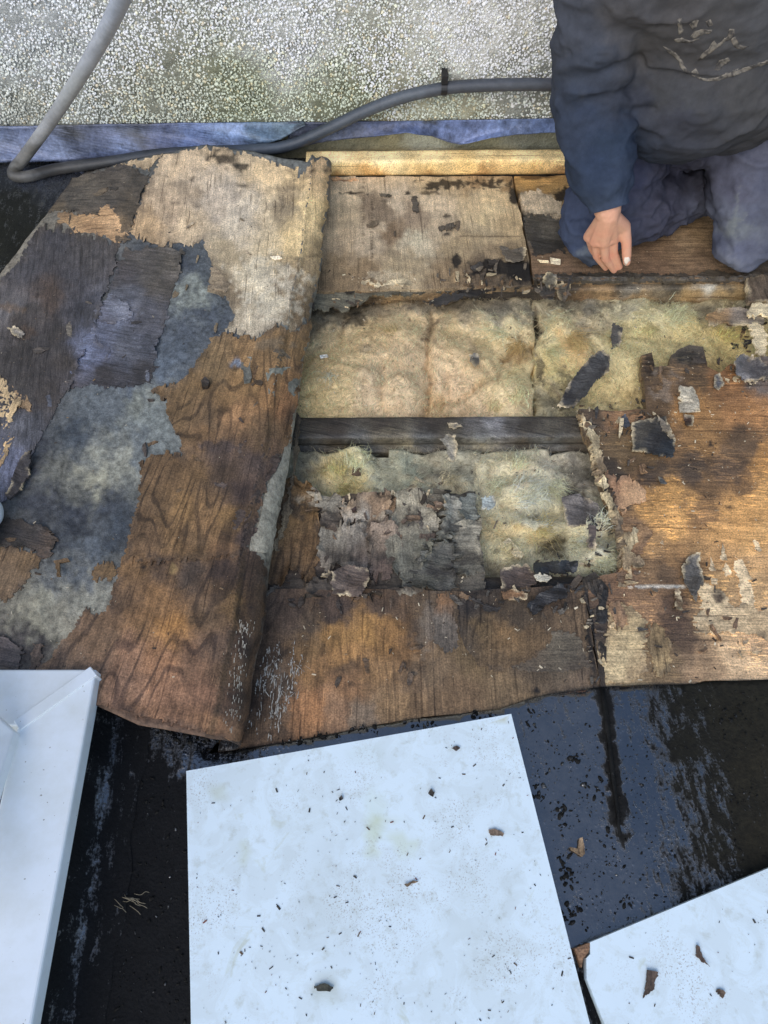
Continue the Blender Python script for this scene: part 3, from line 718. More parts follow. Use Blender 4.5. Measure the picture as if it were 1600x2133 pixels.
B2 = plyboard('plywood_board', [(1071, 367), (1400, 364), (1850, 360), (1850, 580), (1500, 578), (1112, 580), (1108, 560), (1100, 510), (1089, 445)], 'stained plywood board under the kneeling worker', [(1100, 378, (165, 125, 65)), (1150, 378, (170, 130, 70)), (1110, 395, (120, 92, 55)), (1160, 395, (150, 115, 62)), (1110, 425, (168, 152, 130)), (1150, 440, (160, 146, 126)), (1170, 410, (140, 112, 70)), (1110, 470, (56, 56, 56)),
               (1150, 490, (46, 46, 46)), (1110, 555, (110, 86, 66)), (1160, 560, (112, 88, 70)), (1300, 565, (118, 90, 68)), (1380, 520, (120, 94, 70)), (1420, 500, (130, 106, 80)), (1460, 470, (130, 105, 76)), (1350, 550, (112, 86, 66)), (1450, 550, (116, 92, 70)), (1250, 500, (100, 80, 62)), (1600, 450, (120, 98, 74)), (1700, 560, (80, 66, 54)), (1600, 570, (70, 60, 50))], M['wood_x'], 23,
              blobs=[(1165, 405, 18, 12, BLK, dict(k=.95, rag=.9, sc=9)), (1075, 410, 8, 14, BLK, dict(k=.9)), (1085, 470, 8, 40, BLK, dict(k=.9)), (1110, 368, 40, 4, (60, 40, 26), dict(k=.8))])
B3pts = [(1360, 780, (75, 60, 45)), (1430, 740, (70, 65, 60)), (1450, 790, (85, 65, 45)), (1400, 800, (112, 86, 60)), (1520, 800, (128, 86, 50)), (1580, 780, (90, 82, 82)), (1350, 850, (85, 65, 45)), (1300, 870, (112, 82, 56)), (1240, 860, (80, 70, 60)), (1450, 860, (156, 108, 56)), (1550, 860, (156, 104, 56)), (1300, 930, (95, 75, 50)), (1270, 980, (58, 49, 42)), (1350, 960, (92, 70, 45)), (1400, 930, (110, 80, 50)),
         (1470, 920, (134, 95, 52)), (1550, 930, (90, 68, 48)), (1590, 960, (166, 114, 56)), (1380, 980, (74, 58, 44)), (1450, 985, (70, 56, 46)), (1520, 980, (82, 62, 47)), (1330, 1020, (144, 103, 60)), (1400, 1030, (178, 126, 62)), (1350, 1050, (172, 122, 62)), (1470, 1010, (105, 76, 47)), (1540, 1010, (118, 84, 50)), (1400, 1090, (200, 142, 72)), (1470, 1080, (138, 98, 58)), (1540, 1060, (196, 138, 70)),
         (1590, 1040, (186, 132, 68)), (1500, 1110, (200, 142, 74)), (1570, 1120, (198, 144, 78)), (1350, 1120, (150, 110, 65)), (1420, 1150, (150, 108, 62)), (1500, 1160, (172, 125, 72)), (1580, 1170, (182, 136, 84)), (1380, 1190, (92, 70, 50)), (1340, 1180, (120, 90, 60)), (1430, 1200, (106, 79, 54)), (1490, 1210, (164, 124, 76)), (1560, 1220, (176, 136, 88)), (1300, 1180, (130, 95, 65)),
         (1290, 1240, (110, 80, 58)), (1260, 1300, (58, 48, 42)), (1350, 1260, (130, 95, 65)), (1400, 1280, (78, 58, 45)), (1420, 1340, (82, 62, 47)), (1460, 1380, (140, 110, 80)), (1550, 1380, (190, 155, 115)), (1590, 1320, (180, 140, 100)), (1500, 1300, (170, 135, 95)), (1380, 1380, (110, 88, 60)), (1280, 1400, (150, 126, 90)), (1320, 1100, (110, 82, 58)), (1310, 1030, (62, 52, 44)), (1350, 1000, (64, 52, 44))]
B3 = plyboard('plywood_board', [(1206, 852), (1270, 856), (1347, 852), (1342, 800), (1336, 740), (1358, 734), (1364, 764), (1394, 762), (1398, 740), (1436, 718), (1465, 722), (1474, 764), (1500, 776), (1540, 748), (1600, 742), (1850, 738), (1850, 1404), (1600, 1416), (1420, 1426), (1254, 1432), (1243, 1350), (1232, 1280), (1226, 1205), (1290, 1190), (1298, 1150), (1283, 1085), (1252, 1012), (1232, 935), (1212, 880)],
              'orange-brown water-stained plywood board with rippled grain at the right', B3pts, M['wood_x_crackle'], 25, gain=1.08, jg=(.018, .004), step=.0058,
              blobs=[(1440, 745, 26, 14, (44, 42, 40), dict(k=.8, rag=.8)), (1355, 760, 14, 20, (46, 38, 32), dict(k=.8)), (1520, 1058, 8, 4, BLK, dict(k=.95)), (1480, 925, 5, 6, BLK, dict(k=.9)), (1395, 1222, 60, 3, (190, 190, 188), dict(k=.8, rag=.8)), (1330, 1300, 14, 10, BLK, dict(k=.9)), (1495, 1250, 14, 12, (60, 46, 40), dict(k=.85)), (1385, 800, 22, 30, (120, 110, 104), dict(k=.5, rag=1.))])
B4pts = [(600, 1270, (75, 60, 52)), (700, 1265, (70, 56, 50)), (800, 1270, (80, 62, 50)), (900, 1265, (85, 68, 52)), (640, 1300, (80, 65, 52)), (560, 1350, (66, 52, 43)), (590, 1420, (86, 70, 58)), (560, 1500, (80, 62, 48)), (650, 1340, (108, 80, 48)), (700, 1320, (146, 104, 53)), (760, 1310, (156, 110, 53)), (820, 1320, (134, 93, 48)), (880, 1310, (75, 60, 48)), (850, 1350, (122, 86, 50)),
         (720, 1370, (154, 108, 58)), (660, 1400, (134, 95, 55)), (730, 1430, (128, 90, 58)), (800, 1400, (134, 98, 60)), (850, 1420, (105, 82, 60)), (640, 1470, (156, 104, 62)), (700, 1480, (134, 98, 70)), (760, 1490, (112, 94, 78)), (820, 1470, (128, 98, 65)), (900, 1400, (110, 88, 65)), (950, 1440, (110, 85, 60)), (1000, 1300, (75, 62, 48)), (980, 1360, (98, 78, 52)), (1050, 1320, (112, 86, 55)),
         (1100, 1300, (85, 68, 50)), (1100, 1380, (78, 64, 50)), (1180, 1300, (95, 75, 55)), (1180, 1380, (82, 70, 57)), (1220, 1420, (100, 82, 65)), (1060, 1440, (110, 88, 62)), (1150, 1250, (66, 53, 45)), (1000, 1250, (58, 50, 46)), (730, 1400, (98, 72, 48)), (520, 1450, (56, 42, 33))]
B4 = plyboard('plywood_board', [(470, 1225), (560, 1228), (700, 1225), (960, 1232), (1130, 1222), (1214, 1212), (1228, 1290), (1240, 1370), (1252, 1432), (1150, 1446), (1100, 1457), (1040, 1477), (960, 1487), (850, 1499), (760, 1516), (650, 1536), (580, 1549), (505, 1560), (455, 1568)],
              'dark brown plywood board with white paint scrapes beside the folded felt', B4pts, M['wood_fig_x'], 27, jg=(.02, .002), step=.0056,
              blobs=[(728, 1425, 12, 9, (70, 50, 34), dict(k=.8)), (864, 1402, 6, 8, (60, 56, 52), dict(k=.9)), (1230, 1340, 6, 90, BLK, dict(k=.9, rot=-7)), (895, 1285, 14, 46, (112, 104, 98), dict(k=.45, rag=.8)), (1120, 1440, 10, 6, BLK, dict(k=.9)), (880, 1330, 9, 40, (112, 98, 84), dict(k=.5, rag=1.))])

# ------------------------------------------------------------------ mineral wool
def wool(name, poly_px, label, zfun, pts, seed, creases=(), puffs=(), blobs=(), zb=-.045, step=.0058, tufts=(), drop=.009):
    Wp = jag([tuple(U(p[0], p[1], zb))[:2] for p in poly_px], .020, .010, seed, .15)
    P, T = cdt(Wp, step, seed=seed)
    px = proj(np.c_[P, np.full(len(P), zb)])
    z = zb + .011 * fbm(P * 9, seed) + .0060 * fbm(P * 26, seed + 2) + .0020 * fbm(P * 80, seed + 4, 3)
    for cx, cy, rx, ry, h in puffs:
        z += 1.45 * h * np.exp(-(((px[:, 0] - cx) / rx) ** 2 + ((px[:, 1] - cy) / ry) ** 2))
    for line, wd, dp in creases:
        q = px + 9 * np.stack([fbm(px / 40, seed), fbm(px / 40, seed + 1)], 1)
        z -= 1.5 * dp * np.exp(-(segdist(line, q, False) / wd) ** 1.3)
    d = segdist(Wp, P); z -= drop * np.exp(-d / .010)
    z = np.minimum(z, -.006)
    top = np.c_[P, z]; bot = np.c_[P, np.full(len(P), -.14)]
    V, Fc = solid(top, T, bot)
    px2 = proj(V); c = idw(pts, px2, 22, 60, 2.6, .13, seed)
    # mould: dark grey bloom in patches and specks
    mo = np.clip(fbm(px2 / 70, seed + 40) * .9 - .36, 0, 1)[:, None] + np.clip(fbm(px2 / 9, seed + 44, 3) - .42, 0, 1)[:, None] * 1.5
    c[:, :3] *= 2.15 * (1 - np.clip(mo, 0, .72) * np.array([.8, .82, .8]))
    for line, wd, dp in creases:                                    # brown tint blended in along the crease lines
        q = px2 + 9 * np.stack([fbm(px2 / 40, seed), fbm(px2 / 40, seed + 1)], 1)
        m = (.62 * np.exp(-(segdist(line, q, False) / (wd * .42)) ** 2))[:, None]; c[:, :3] = c[:, :3] * (1 - m) + C((112, 88, 62)) * m
    for b in blobs: blob(c, px2, *b[:-1], **b[-1])
    c[:, :3] = .90 * c[:, :3] + .10 * c[:, :3].mean(1, keepdims=True); c[:, :3] *= 1.22 * np.array([1.05, 1.0, .95]); c[:, :3] *= np.minimum(1, .84 / c[:, :3].max(1))[:, None]
    o = mk(name, V, Fc, M['wool'], cols=c)
    BV[o.name] = bvh_of(V, Fc)
    tag(o, label, 'insulation', 'mineral wool batts in the roof bays')
    # loose fibres standing on the batt
    fz = fbm(P * 18, seed + 60, 2)
    n = int(len(P) * 1.5); ids = nrg.integers(0, len(P), n); VV, FF, CC = [], [], []
    for i in ids:
        b = Vector((P[i, 0], P[i, 1], z[i] - .001)); a = rng.gauss(.3, 1.1); L = rng.uniform(.005, .024); a = a + 2.2 * float(fz[i])
        dr = Vector((math.cos(a), math.sin(a), 0)); sd_ = Vector((-dr.y, dr.x, 0)); up = rng.uniform(.0008, .006); kx = rng.uniform(-.9, .9)
        w = rng.uniform(.00018, .00050); m0 = len(VV)
        cc = c[i % len(c), :3] * rng.choice([.7, .95, 1.1, 1.3])
        for s in range(4):
            t = s / 3; p = b + dr * (L * t) + sd_ * (kx * L * t * t) + Vector((0, 0, up * math.sin(math.pi * min(t * 1.25, 1)) + .001))
            ww = w * (1 - .7 * t)
            VV += [p + sd_ * ww, p - sd_ * ww]; CC += [cc, cc]
        FF += [[m0 + 2 * s, m0 + 2 * s + 1, m0 + 2 * s + 3, m0 + 2 * s + 2] for s in range(3)]
    for tx, ty, ang, ln, nf, tc in tufts:                           # torn pale tufts pulled up from the batt
        h0 = BV[o.name].ray_cast(CAMP, ray(tx, ty).normalized())[0]
        if h0 is None: continue
        base_c = C(tc, 1.04) * np.array([1.06, 1.0, .90])
        for q in range(nf):
            a = math.radians(ang) + rng.gauss(0, .55); L = ln * rng.uniform(.4, 1.2); dr = Vector((math.cos(a), math.sin(a), 0)); sd_ = Vector((-dr.y, dr.x, 0)); kx = rng.gauss(0, .5)
            b = h0 + sd_ * rng.gauss(0, ln * .28) + dr * rng.gauss(0, ln * .25) + Vector((0, 0, -.002)); up = rng.uniform(.003, .012); w = rng.uniform(.0003, .0008); m0 = len(VV); cc = base_c * rng.uniform(.7, 1.25)
            for s in range(6):
                t = s / 5; p = b + dr * (L * t) + sd_ * (kx * L * t * t + .0015 * math.sin(t * 9 + q)) + Vector((0, 0, up * math.sin(math.pi * min(t * 1.1, 1)) + .001)); ww = w * (1 - .75 * t)
                VV += [p + sd_ * ww, p - sd_ * ww]; CC += [cc, cc]
            FF += [[m0 + 2 * s, m0 + 2 * s + 1, m0 + 2 * s + 3, m0 + 2 * s + 2] for s in range(5)]
    f = mk('loose_fibres', VV, FF, M['wool'], parent=o, cols=np.clip(np.array(CC), .01, .8)); f['kind'] = 'stuff'
    return o
YL, TN, GY = (206, 190, 132), (192, 168, 124), (112, 110, 96)
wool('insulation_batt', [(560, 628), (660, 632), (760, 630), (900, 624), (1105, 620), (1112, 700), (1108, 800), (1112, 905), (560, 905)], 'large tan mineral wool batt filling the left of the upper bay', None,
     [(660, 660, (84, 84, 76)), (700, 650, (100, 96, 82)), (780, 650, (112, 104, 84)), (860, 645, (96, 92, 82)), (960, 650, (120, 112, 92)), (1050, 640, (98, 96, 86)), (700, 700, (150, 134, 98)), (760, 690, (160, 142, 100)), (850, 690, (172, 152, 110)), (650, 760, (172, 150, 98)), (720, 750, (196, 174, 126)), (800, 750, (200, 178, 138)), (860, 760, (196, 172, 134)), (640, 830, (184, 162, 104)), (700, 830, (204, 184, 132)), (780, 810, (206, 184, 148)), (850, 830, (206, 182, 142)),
      (940, 690, (186, 166, 118)), (920, 740, (184, 160, 122)), (980, 760, (178, 154, 112)), (1030, 700, (196, 180, 130)), (1060, 720, (176, 164, 122)), (950, 810, (180, 156, 122)), (1040, 780, (170, 152, 110)), (1090, 740, (140, 118, 74)), (1060, 690, (200, 188, 140)), (1080, 790, (190, 176, 120)), (1060, 840, (204, 186, 140)), (1000, 850, (196, 172, 134)), (920, 860, (176, 146, 100)), (900, 700, (110, 96, 74)), (1100, 660, (86, 86, 78)), (680, 880, (190, 168, 112))], 31,
     creases=[([(900, 640), (890, 720), (893, 790), (888, 860)], 6, .016), ([(800, 760), (795, 810), (800, 870)], 6, .008), ([(890, 845), (960, 830), (1010, 800), (1060, 790)], 5, .012), ([(700, 760), (780, 775)], 6, .006), ([(930, 780), (925, 850)], 5, .006), ([(1080, 700), (1040, 760)], 5, .008), ([(1060, 760), (1110, 735)], 5, .010), ([(720, 660), (700, 720)], 6, .005)],
     puffs=[(720, 800, 75, 55, .022), (850, 740, 60, 70, .018), (840, 830, 50, 40, .020), (960, 740, 60, 50, .020), (1050, 830, 50, 35, .022), (1050, 690, 60, 30, .018), (640, 840, 40, 40, .012)],
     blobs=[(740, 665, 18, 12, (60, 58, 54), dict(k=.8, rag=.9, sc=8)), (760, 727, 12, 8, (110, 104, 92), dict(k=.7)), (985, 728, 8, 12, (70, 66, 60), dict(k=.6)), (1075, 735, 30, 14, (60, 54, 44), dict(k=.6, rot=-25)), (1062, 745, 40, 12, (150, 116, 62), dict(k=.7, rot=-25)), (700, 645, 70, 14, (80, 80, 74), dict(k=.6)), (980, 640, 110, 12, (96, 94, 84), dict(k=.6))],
     tufts=[(1050, 690, 170, .05, 110, (222, 214, 178)), (1010, 720, 200, .035, 60, (206, 190, 150)), (1085, 720, 230, .04, 80, (190, 160, 100)), (1075, 830, 80, .035, 110, (220, 206, 160)), (1030, 850, 60, .03, 60, (214, 196, 150)), (690, 780, 250, .03, 50, (216, 214, 200)), (820, 690, 150, .03, 50, (200, 180, 130)), (790, 800, 100, .03, 40, (216, 206, 180))])
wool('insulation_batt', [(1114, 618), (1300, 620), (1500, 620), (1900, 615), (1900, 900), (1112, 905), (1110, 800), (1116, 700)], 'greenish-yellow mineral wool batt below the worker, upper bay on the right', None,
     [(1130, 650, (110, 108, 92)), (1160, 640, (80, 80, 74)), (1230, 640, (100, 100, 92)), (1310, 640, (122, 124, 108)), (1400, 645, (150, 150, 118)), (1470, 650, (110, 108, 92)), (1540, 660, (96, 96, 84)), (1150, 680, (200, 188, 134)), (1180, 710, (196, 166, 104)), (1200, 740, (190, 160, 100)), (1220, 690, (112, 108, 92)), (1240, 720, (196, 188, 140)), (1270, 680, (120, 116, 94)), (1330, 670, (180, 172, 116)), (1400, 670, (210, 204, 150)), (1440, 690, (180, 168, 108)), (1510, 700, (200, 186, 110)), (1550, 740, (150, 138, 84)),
      (1140, 760, (160, 148, 92)), (1180, 780, (150, 144, 92)), (1140, 720, (200, 192, 140)), (1130, 820, (110, 108, 88)), (1160, 830, (90, 90, 76)), (1250, 820, (160, 148, 98)), (1300, 760, (186, 176, 124)), (1280, 830, (168, 154, 104)), (1320, 830, (140, 126, 80)), (1300, 710, (196, 186, 124)), (1360, 700, (204, 192, 126)), (1120, 700, (60, 58, 54)), (1500, 760, (130, 116, 70)), (1700, 720, (150, 140, 100))], 33,
     creases=[([(1118, 640), (1120, 700), (1135, 720)], 8, .016), ([(1190, 665), (1215, 710), (1240, 745)], 5, .010), ([(1120, 780), (1150, 800), (1170, 840)], 7, .010), ([(1330, 700), (1440, 710)], 7, .006)],
     puffs=[(1165, 690, 30, 45, .022), (1130, 730, 25, 25, .016), (1230, 720, 30, 25, .012), (1400, 665, 60, 22, .018), (1300, 770, 50, 40, .010), (1130, 850, 25, 25, .01)],
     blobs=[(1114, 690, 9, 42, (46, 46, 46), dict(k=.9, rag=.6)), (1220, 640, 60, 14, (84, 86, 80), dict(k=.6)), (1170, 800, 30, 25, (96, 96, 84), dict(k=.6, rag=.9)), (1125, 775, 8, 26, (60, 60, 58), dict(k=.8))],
     tufts=[(1150, 670, -50, .05, 130, (222, 214, 178)), (1190, 700, -55, .05, 120, (206, 178, 118)), (1225, 715, -50, .04, 90, (222, 214, 178)), (1140, 730, -40, .035, 90, (220, 212, 160)), (1400, 660, 10, .05, 130, (220, 218, 172)), (1340, 690, 10, .04, 70, (208, 198, 140)), (1510, 700, 20, .035, 80, (216, 200, 124)), (1180, 800, -100, .03, 50, (170, 164, 130))])
wool('insulation_batt', [(540, 945), (700, 945), (860, 945), (1003, 942), (1006, 1040), (1004, 1110), (1004, 1235), (480, 1235)], 'grey mouldy mineral wool strip between the middle joist and the delaminated veneer', None,
     [(630, 960, (88, 92, 84)), (660, 990, (140, 134, 104)), (690, 1000, (200, 184, 122)), (740, 970, (206, 206, 158)), (730, 1000, (206, 192, 124)), (700, 1030, (160, 146, 92)), (800, 970, (104, 110, 100)), (860, 980, (100, 108, 102)), (900, 1000, (120, 124, 112)), (960, 980, (112, 116, 106)), (880, 1020, (150, 140, 108)), (930, 1020, (165, 150, 112)), (980, 1000, (128, 126, 106)), (780, 1010, (124, 130, 116)), (620, 1010, (90, 92, 82)), (800, 1150, (90, 88, 80))], 35,
     creases=[([(640, 980), (700, 975), (780, 960)], 8, .012), ([(760, 1000), (720, 1030)], 6, .008)], puffs=[(745, 960, 26, 24, .034), (690, 1000, 24, 24, .020), (920, 1010, 50, 22, .010)], zb=-.050, drop=.001,
     tufts=[(740, 965, 80, .035, 150, (222, 222, 176)), (700, 985, 120, .03, 90, (214, 198, 130)), (720, 1015, 200, .025, 70, (216, 202, 136)), (930, 1000, 20, .03, 50, (180, 176, 150))])
wool('insulation_batt', [(985, 944), (1250, 938), (1330, 940), (1340, 1235), (1000, 1235), (1002, 1110), (975, 1040), (992, 990)], 'pale cream torn mineral wool against the broken board edge, lower bay', None,
     [(1030, 980, (170, 168, 140)), (1070, 970, (186, 182, 148)), (1100, 1000, (216, 206, 170)), (1150, 980, (130, 128, 116)), (1200, 980, (96, 96, 92)), (1220, 1010, (86, 86, 84)), (1050, 1030, (206, 204, 170)), (1090, 1050, (236, 232, 204)), (1140, 1020, (232, 222, 190)), (1160, 1060, (186, 186, 158)), (1030, 1060, (150, 150, 128)), (1120, 1080, (130, 136, 124)), (1030, 1100, (190, 174, 122)), (1080, 1100, (176, 154, 96)), (1120, 1110, (190, 172, 112)), (1170, 1120, (110, 106, 80)), (1030, 1150, (150, 150, 120)), (1080, 1150, (160, 158, 124)), (1150, 1140, (80, 76, 58)), (1190, 1130, (200, 200, 164)),
      (1240, 1120, (190, 198, 180)), (1230, 1160, (196, 196, 164)), (1270, 1100, (170, 176, 156)), (1270, 1040, (120, 120, 104)), (1240, 1200, (190, 190, 150)), (1100, 1190, (110, 108, 90)), (1020, 1190, (90, 88, 76)), (1280, 1180, (120, 116, 96))], 37,
     creases=[([(1040, 1060), (1110, 1075), (1160, 1070)], 7, .014), ([(1020, 970), (1030, 1040)], 6, .008), ([(1130, 1130), (1190, 1120), (1280, 1125)], 6, .014), ([(1190, 1000), (1240, 1060)], 7, .010)],
     puffs=[(1090, 1035, 50, 26, .030), (1080, 980, 60, 20, .018), (1150, 1000, 30, 20, .012), (1110, 1105, 60, 18, .018), (1235, 1110, 40, 18, .024), (1240, 1170, 40, 22, .022), (1060, 1150, 40, 20, .010)],
     blobs=[(1160, 1140, 40, 18, (62, 58, 46), dict(k=.7, rag=1.)), (1210, 985, 50, 16, (86, 88, 86), dict(k=.7, rag=.8)), (1110, 1085, 50, 10, (110, 116, 108), dict(k=.6, rag=.9)), (1275, 1060, 14, 16, (22, 20, 20), dict(k=.9))], zb=-.048, drop=.001,
     tufts=[(1090, 1030, 20, .05, 150, (232, 230, 200)), (1050, 1010, 200, .035, 90, (222, 218, 186)), (1080, 970, 60, .03, 90, (222, 214, 176)), (1150, 1010, -60, .04, 90, (226, 220, 184)), (1120, 1105, 10, .04, 90, (206, 188, 126)), (1210, 1120, 0, .05, 130, (226, 226, 196)), (1250, 1170, -30, .04, 120, (220, 220, 184)), (1060, 1150, 30, .03, 50, (190, 186, 150)), (1250, 1090, 40, .03, 70, (212, 216, 196))])

# ------------------------------------------------------------------ felt sheet folded back on itself
rf = .040
nb_, nt_, nv = 16, 150, 210
v_ = np.linspace(0, 1, nv)
yfold = .245 + (U(690, 322, .06).y - .245) * v_
bk = [tuple(U(a, b, c)) for a, b, c in [(60, 372, .02), (150, 358, .03), (240, 338, .05), (330, 322, .065), (430, 301, .085), (520, 318, .08), (600, 343, .075), (642, 356, .070), (664, 322, .070), (690, 316, .06)]]
bkx = np.array([p[0] for p in bk]); bky = np.array([p[1] for p in bk])
edge = sorted([tuple(U(a, b, .02))[:2] for a, b in [(150, 362), (90, 445), (0, 562)]] + [(-.98, .75), (-1.08, .2)], key=lambda p: p[1])
ex_y = np.array([p[1] for p in edge]); ex_x = np.array([p[0] for p in edge])
def sheet_z(d, W_, v, x, y):
    s = np.clip(d / W_, 0, 1)
    z = 2 * rf * (1 - s ** 1.4) + .014
    z = z + .016 * np.exp(-((y - 1.62) / .16) ** 2 - ((x + .47) / .22) ** 2)
    z = z - .018 * np.exp(-((d - .13) / .09) ** 2) * np.exp(-((y - 1.35) / .30) ** 2)
    z = z - .010 * np.exp(-((d - .30) / .10) ** 2) * np.exp(-((y - .75) / .35) ** 2)
    return z
V = np.empty((nv, nb_ + nt_, 3))
for j in range(nv):
    xf = float(xfold(yfold[j])); r = rf
    W_ = xf - r - float(np.interp(yfold[j], ex_y, ex_x))
    for i in range(nb_):
        a = -math.pi / 2 + math.pi * i / nb_
        V[j, i] = (xf - r + r * math.cos(a), yfold[j], r + r * math.sin(a) + .004)
    d = W_ * np.linspace(0, 1, nt_) ** 1.05
    x = xf - r - d
    y0 = .245 + np.interp(d, [0, .1, .22, .4, 1.0], [0, .018, .070, .100, .105])
    y1 = np.interp(x, bkx, bky)
    k = v_[j]
    y = y0 * (1 - k) + y1 * k
    V[j, nb_:, 0] = x; V[j, nb_:, 1] = y
    V[j, nb_:, 2] = sheet_z(d, W_, k, x, y)
# relax the y step between bend and back, then wrinkles
for j in range(nv):
    for i in range(nb_):
        s = i / nb_; V[j, i, 1] += (V[j, nb_, 1] - V[j, i, 1]) * s * s
sv = V.reshape(-1, 3)
top_w = np.clip((np.tile(np.arange(nb_ + nt_), nv) - nb_ * .6) / 20.0, 0, 1)
sv[:, 2] += top_w * (.0055 * fbm(sv[:, :2] * np.array([9, 5]), 61, 3) + .0018 * fbm(sv[:, :2] * 34, 63, 3))
sv[:, 0] += (1 - top_w) * .004 * fbm(sv[:, 1:2] * np.array([[14, 0]]) + 3, 66, 3)
# the pinched corner: ridge and valley running down-left from the far right corner
pxs = proj(sv)
pl = segdist([(660, 330), (610, 400), (545, 450)], pxs, False); rl = segdist([(690, 340), (672, 430), (640, 520)], pxs, False)
sv[:, 2] += top_w * (-.012 * np.exp(-(pl / 22) ** 2) + .006 * np.exp(-(rl / 18) ** 2))
wr = segdist([(668, 548), (600, 560), (540, 590)], pxs, False); sv[:, 2] += top_w * .006 * np.exp(-(wr / 12) ** 2)
wr = segdist([(660, 600), (590, 600), (520, 640)], pxs, False); sv[:, 2] -= top_w * .005 * np.exp(-(wr / 14) ** 2)
m = nb_ + nt_
Fq = [[j * m + i, (j + 1) * m + i, (j + 1) * m + i + 1, j * m + i + 1] for j in range(nv - 1) for i in range(m - 1)]
Tn = np.array([t for q in Fq for t in ([q[0], q[1], q[2]], [q[0], q[2], q[3]])])
e1 = sv[Tn[:, 1]] - sv[Tn[:, 0]]; e2 = sv[Tn[:, 2]] - sv[Tn[:, 0]]; fn = np.cross(e1, e2)
vn = np.zeros_like(sv)
for q in range(3): np.add.at(vn, Tn[:, q], fn)
vn /= np.linalg.norm(vn, axis=1)[:, None] + 1e-12
if vn[nb_ + 20::m].mean(0)[2] < 0: vn = -vn; Tn = Tn[:, ::-1]
S, Fc = solid(sv, Tn, sv - vn * .0035)
px = proj(S)
ntop = len(Tn); fm = [0] * ntop + [1] * (len(Fc) - ntop)
fl = [(200, 850, (100, 108, 118)), (150, 900, (66, 74, 86)), (270, 830, (134, 140, 138)), (330, 880, (122, 130, 134)), (250, 950, (146, 150, 142)), (200, 1000, (158, 158, 140)), (130, 1020, (100, 102, 100)), (300, 920, (104, 112, 120)), (220, 1060, (66, 72, 84)), (150, 1090, (52, 57, 68)), (250, 1110, (62, 69, 80)), (90, 1060, (68, 72, 82)), (180, 1150, (84, 92, 104)), (60, 950, (58, 62, 74)),
      (380, 560, (74, 82, 96)), (400, 620, (136, 144, 144)), (440, 660, (76, 84, 98)), (380, 700, (82, 90, 104)), (360, 760, (92, 103, 120)), (430, 590, (82, 90, 100)), (120, 1200, (104, 108, 112)), (200, 1230, (140, 140, 130)), (100, 1260, (146, 144, 128)), (60, 1310, (156, 151, 130)), (150, 1290, (156, 151, 134)), (20, 1340, (82, 75, 74)), (50, 1370, (72, 66, 68)), (560, 1050, (146, 144, 132)), (590, 980, (136, 136, 126)), (545, 1110, (152, 149, 135)), (610, 770, (118, 122, 117)), (600, 830, (124, 125, 117)),
      (100, 500, (128, 124, 116)), (30, 600, (130, 126, 118)), (20, 570, (140, 134, 124)), (620, 880, (140, 138, 126)), (60, 700, (70, 70, 74)), (300, 600, (70, 74, 84)), (500, 1250, (56, 44, 36)), (250, 780, (90, 100, 116)), (70, 850, (88, 92, 98)), (350, 1000, (110, 116, 118)), (200, 1448, (112, 80, 60)), (300, 1476, (112, 80, 60)), (400, 1506, (105, 74, 55)), (470, 1532, (80, 58, 42)), (498, 1540, (62, 46, 36))]
cs = idw(fl, px, 30, 60, 2.6, .20, 71, .15)
vein = np.abs(fbm(px / 48.0, 91, 4)); cs[:, :3] *= (1 - .55 * np.clip((.07 - vein) / .05, 0, 1) * np.clip(fbm(px / 90., 95, 2) + .5, 0, 1))[:, None]
nt2 = len(sv)
cs[nt2:, :3] = C((12, 12, 14)); cs[nt2:, 3] = .45
sheet = mk('folded_roofing_felt', S, Fc, None, cols=cs, mats=[M['fleece'], M['felt']], fmat=fm)
tag(sheet, 'torn roofing felt folded back to the left, underside up with plywood veneer stuck to it', 'roofing felt')
SB = BVHTree.FromPolygons([tuple(v) for v in sv], Tn.tolist())
def veneer(poly, pts, mat, seed, th=.0014, jg=(14, 5), stair=.4, lift=None, step=7, blobs=(), parent=None, bvh=None, name='veneer_patch', label=None, warp=12, var=.13, alpha=0.0, smooth=True):
    gv = (1, .06) if mat in (M['wood_x'], M['char'], M['wood_x_crackle']) else (-.14, 1)
    V, Fc = drape(poly, bvh or SB, th, step, jg, seed, stair, lift, g=None if mat is M['fleece'] else gv)
    px = proj(V); c = idw(pts, px, warp, 45, 3.0, var, seed, alpha)
    for b in blobs: blob(c, px, *b[:-1], **b[-1])
    ed = segdist(poly, px); m = (np.clip(1 - ed / 16, 0, 1) * np.clip(fbm(px / 16, seed + 70, 3) * 1.6 + .25, 0, 1) * .62)[:, None]
    if name == 'ply_layer': m = m * .45; c[:, :3] *= 1.02 * np.array([.95, 1.0, 1.0])
    if mat is not M['fleece']: c[:, :3] = c[:, :3] * (1 - m) + C((66, 60, 58)) * m
    o = mk(name, V, Fc, mat, parent=parent if parent is not None else sheet, cols=c, smooth=False)
    if label: o['label'] = label
    return o
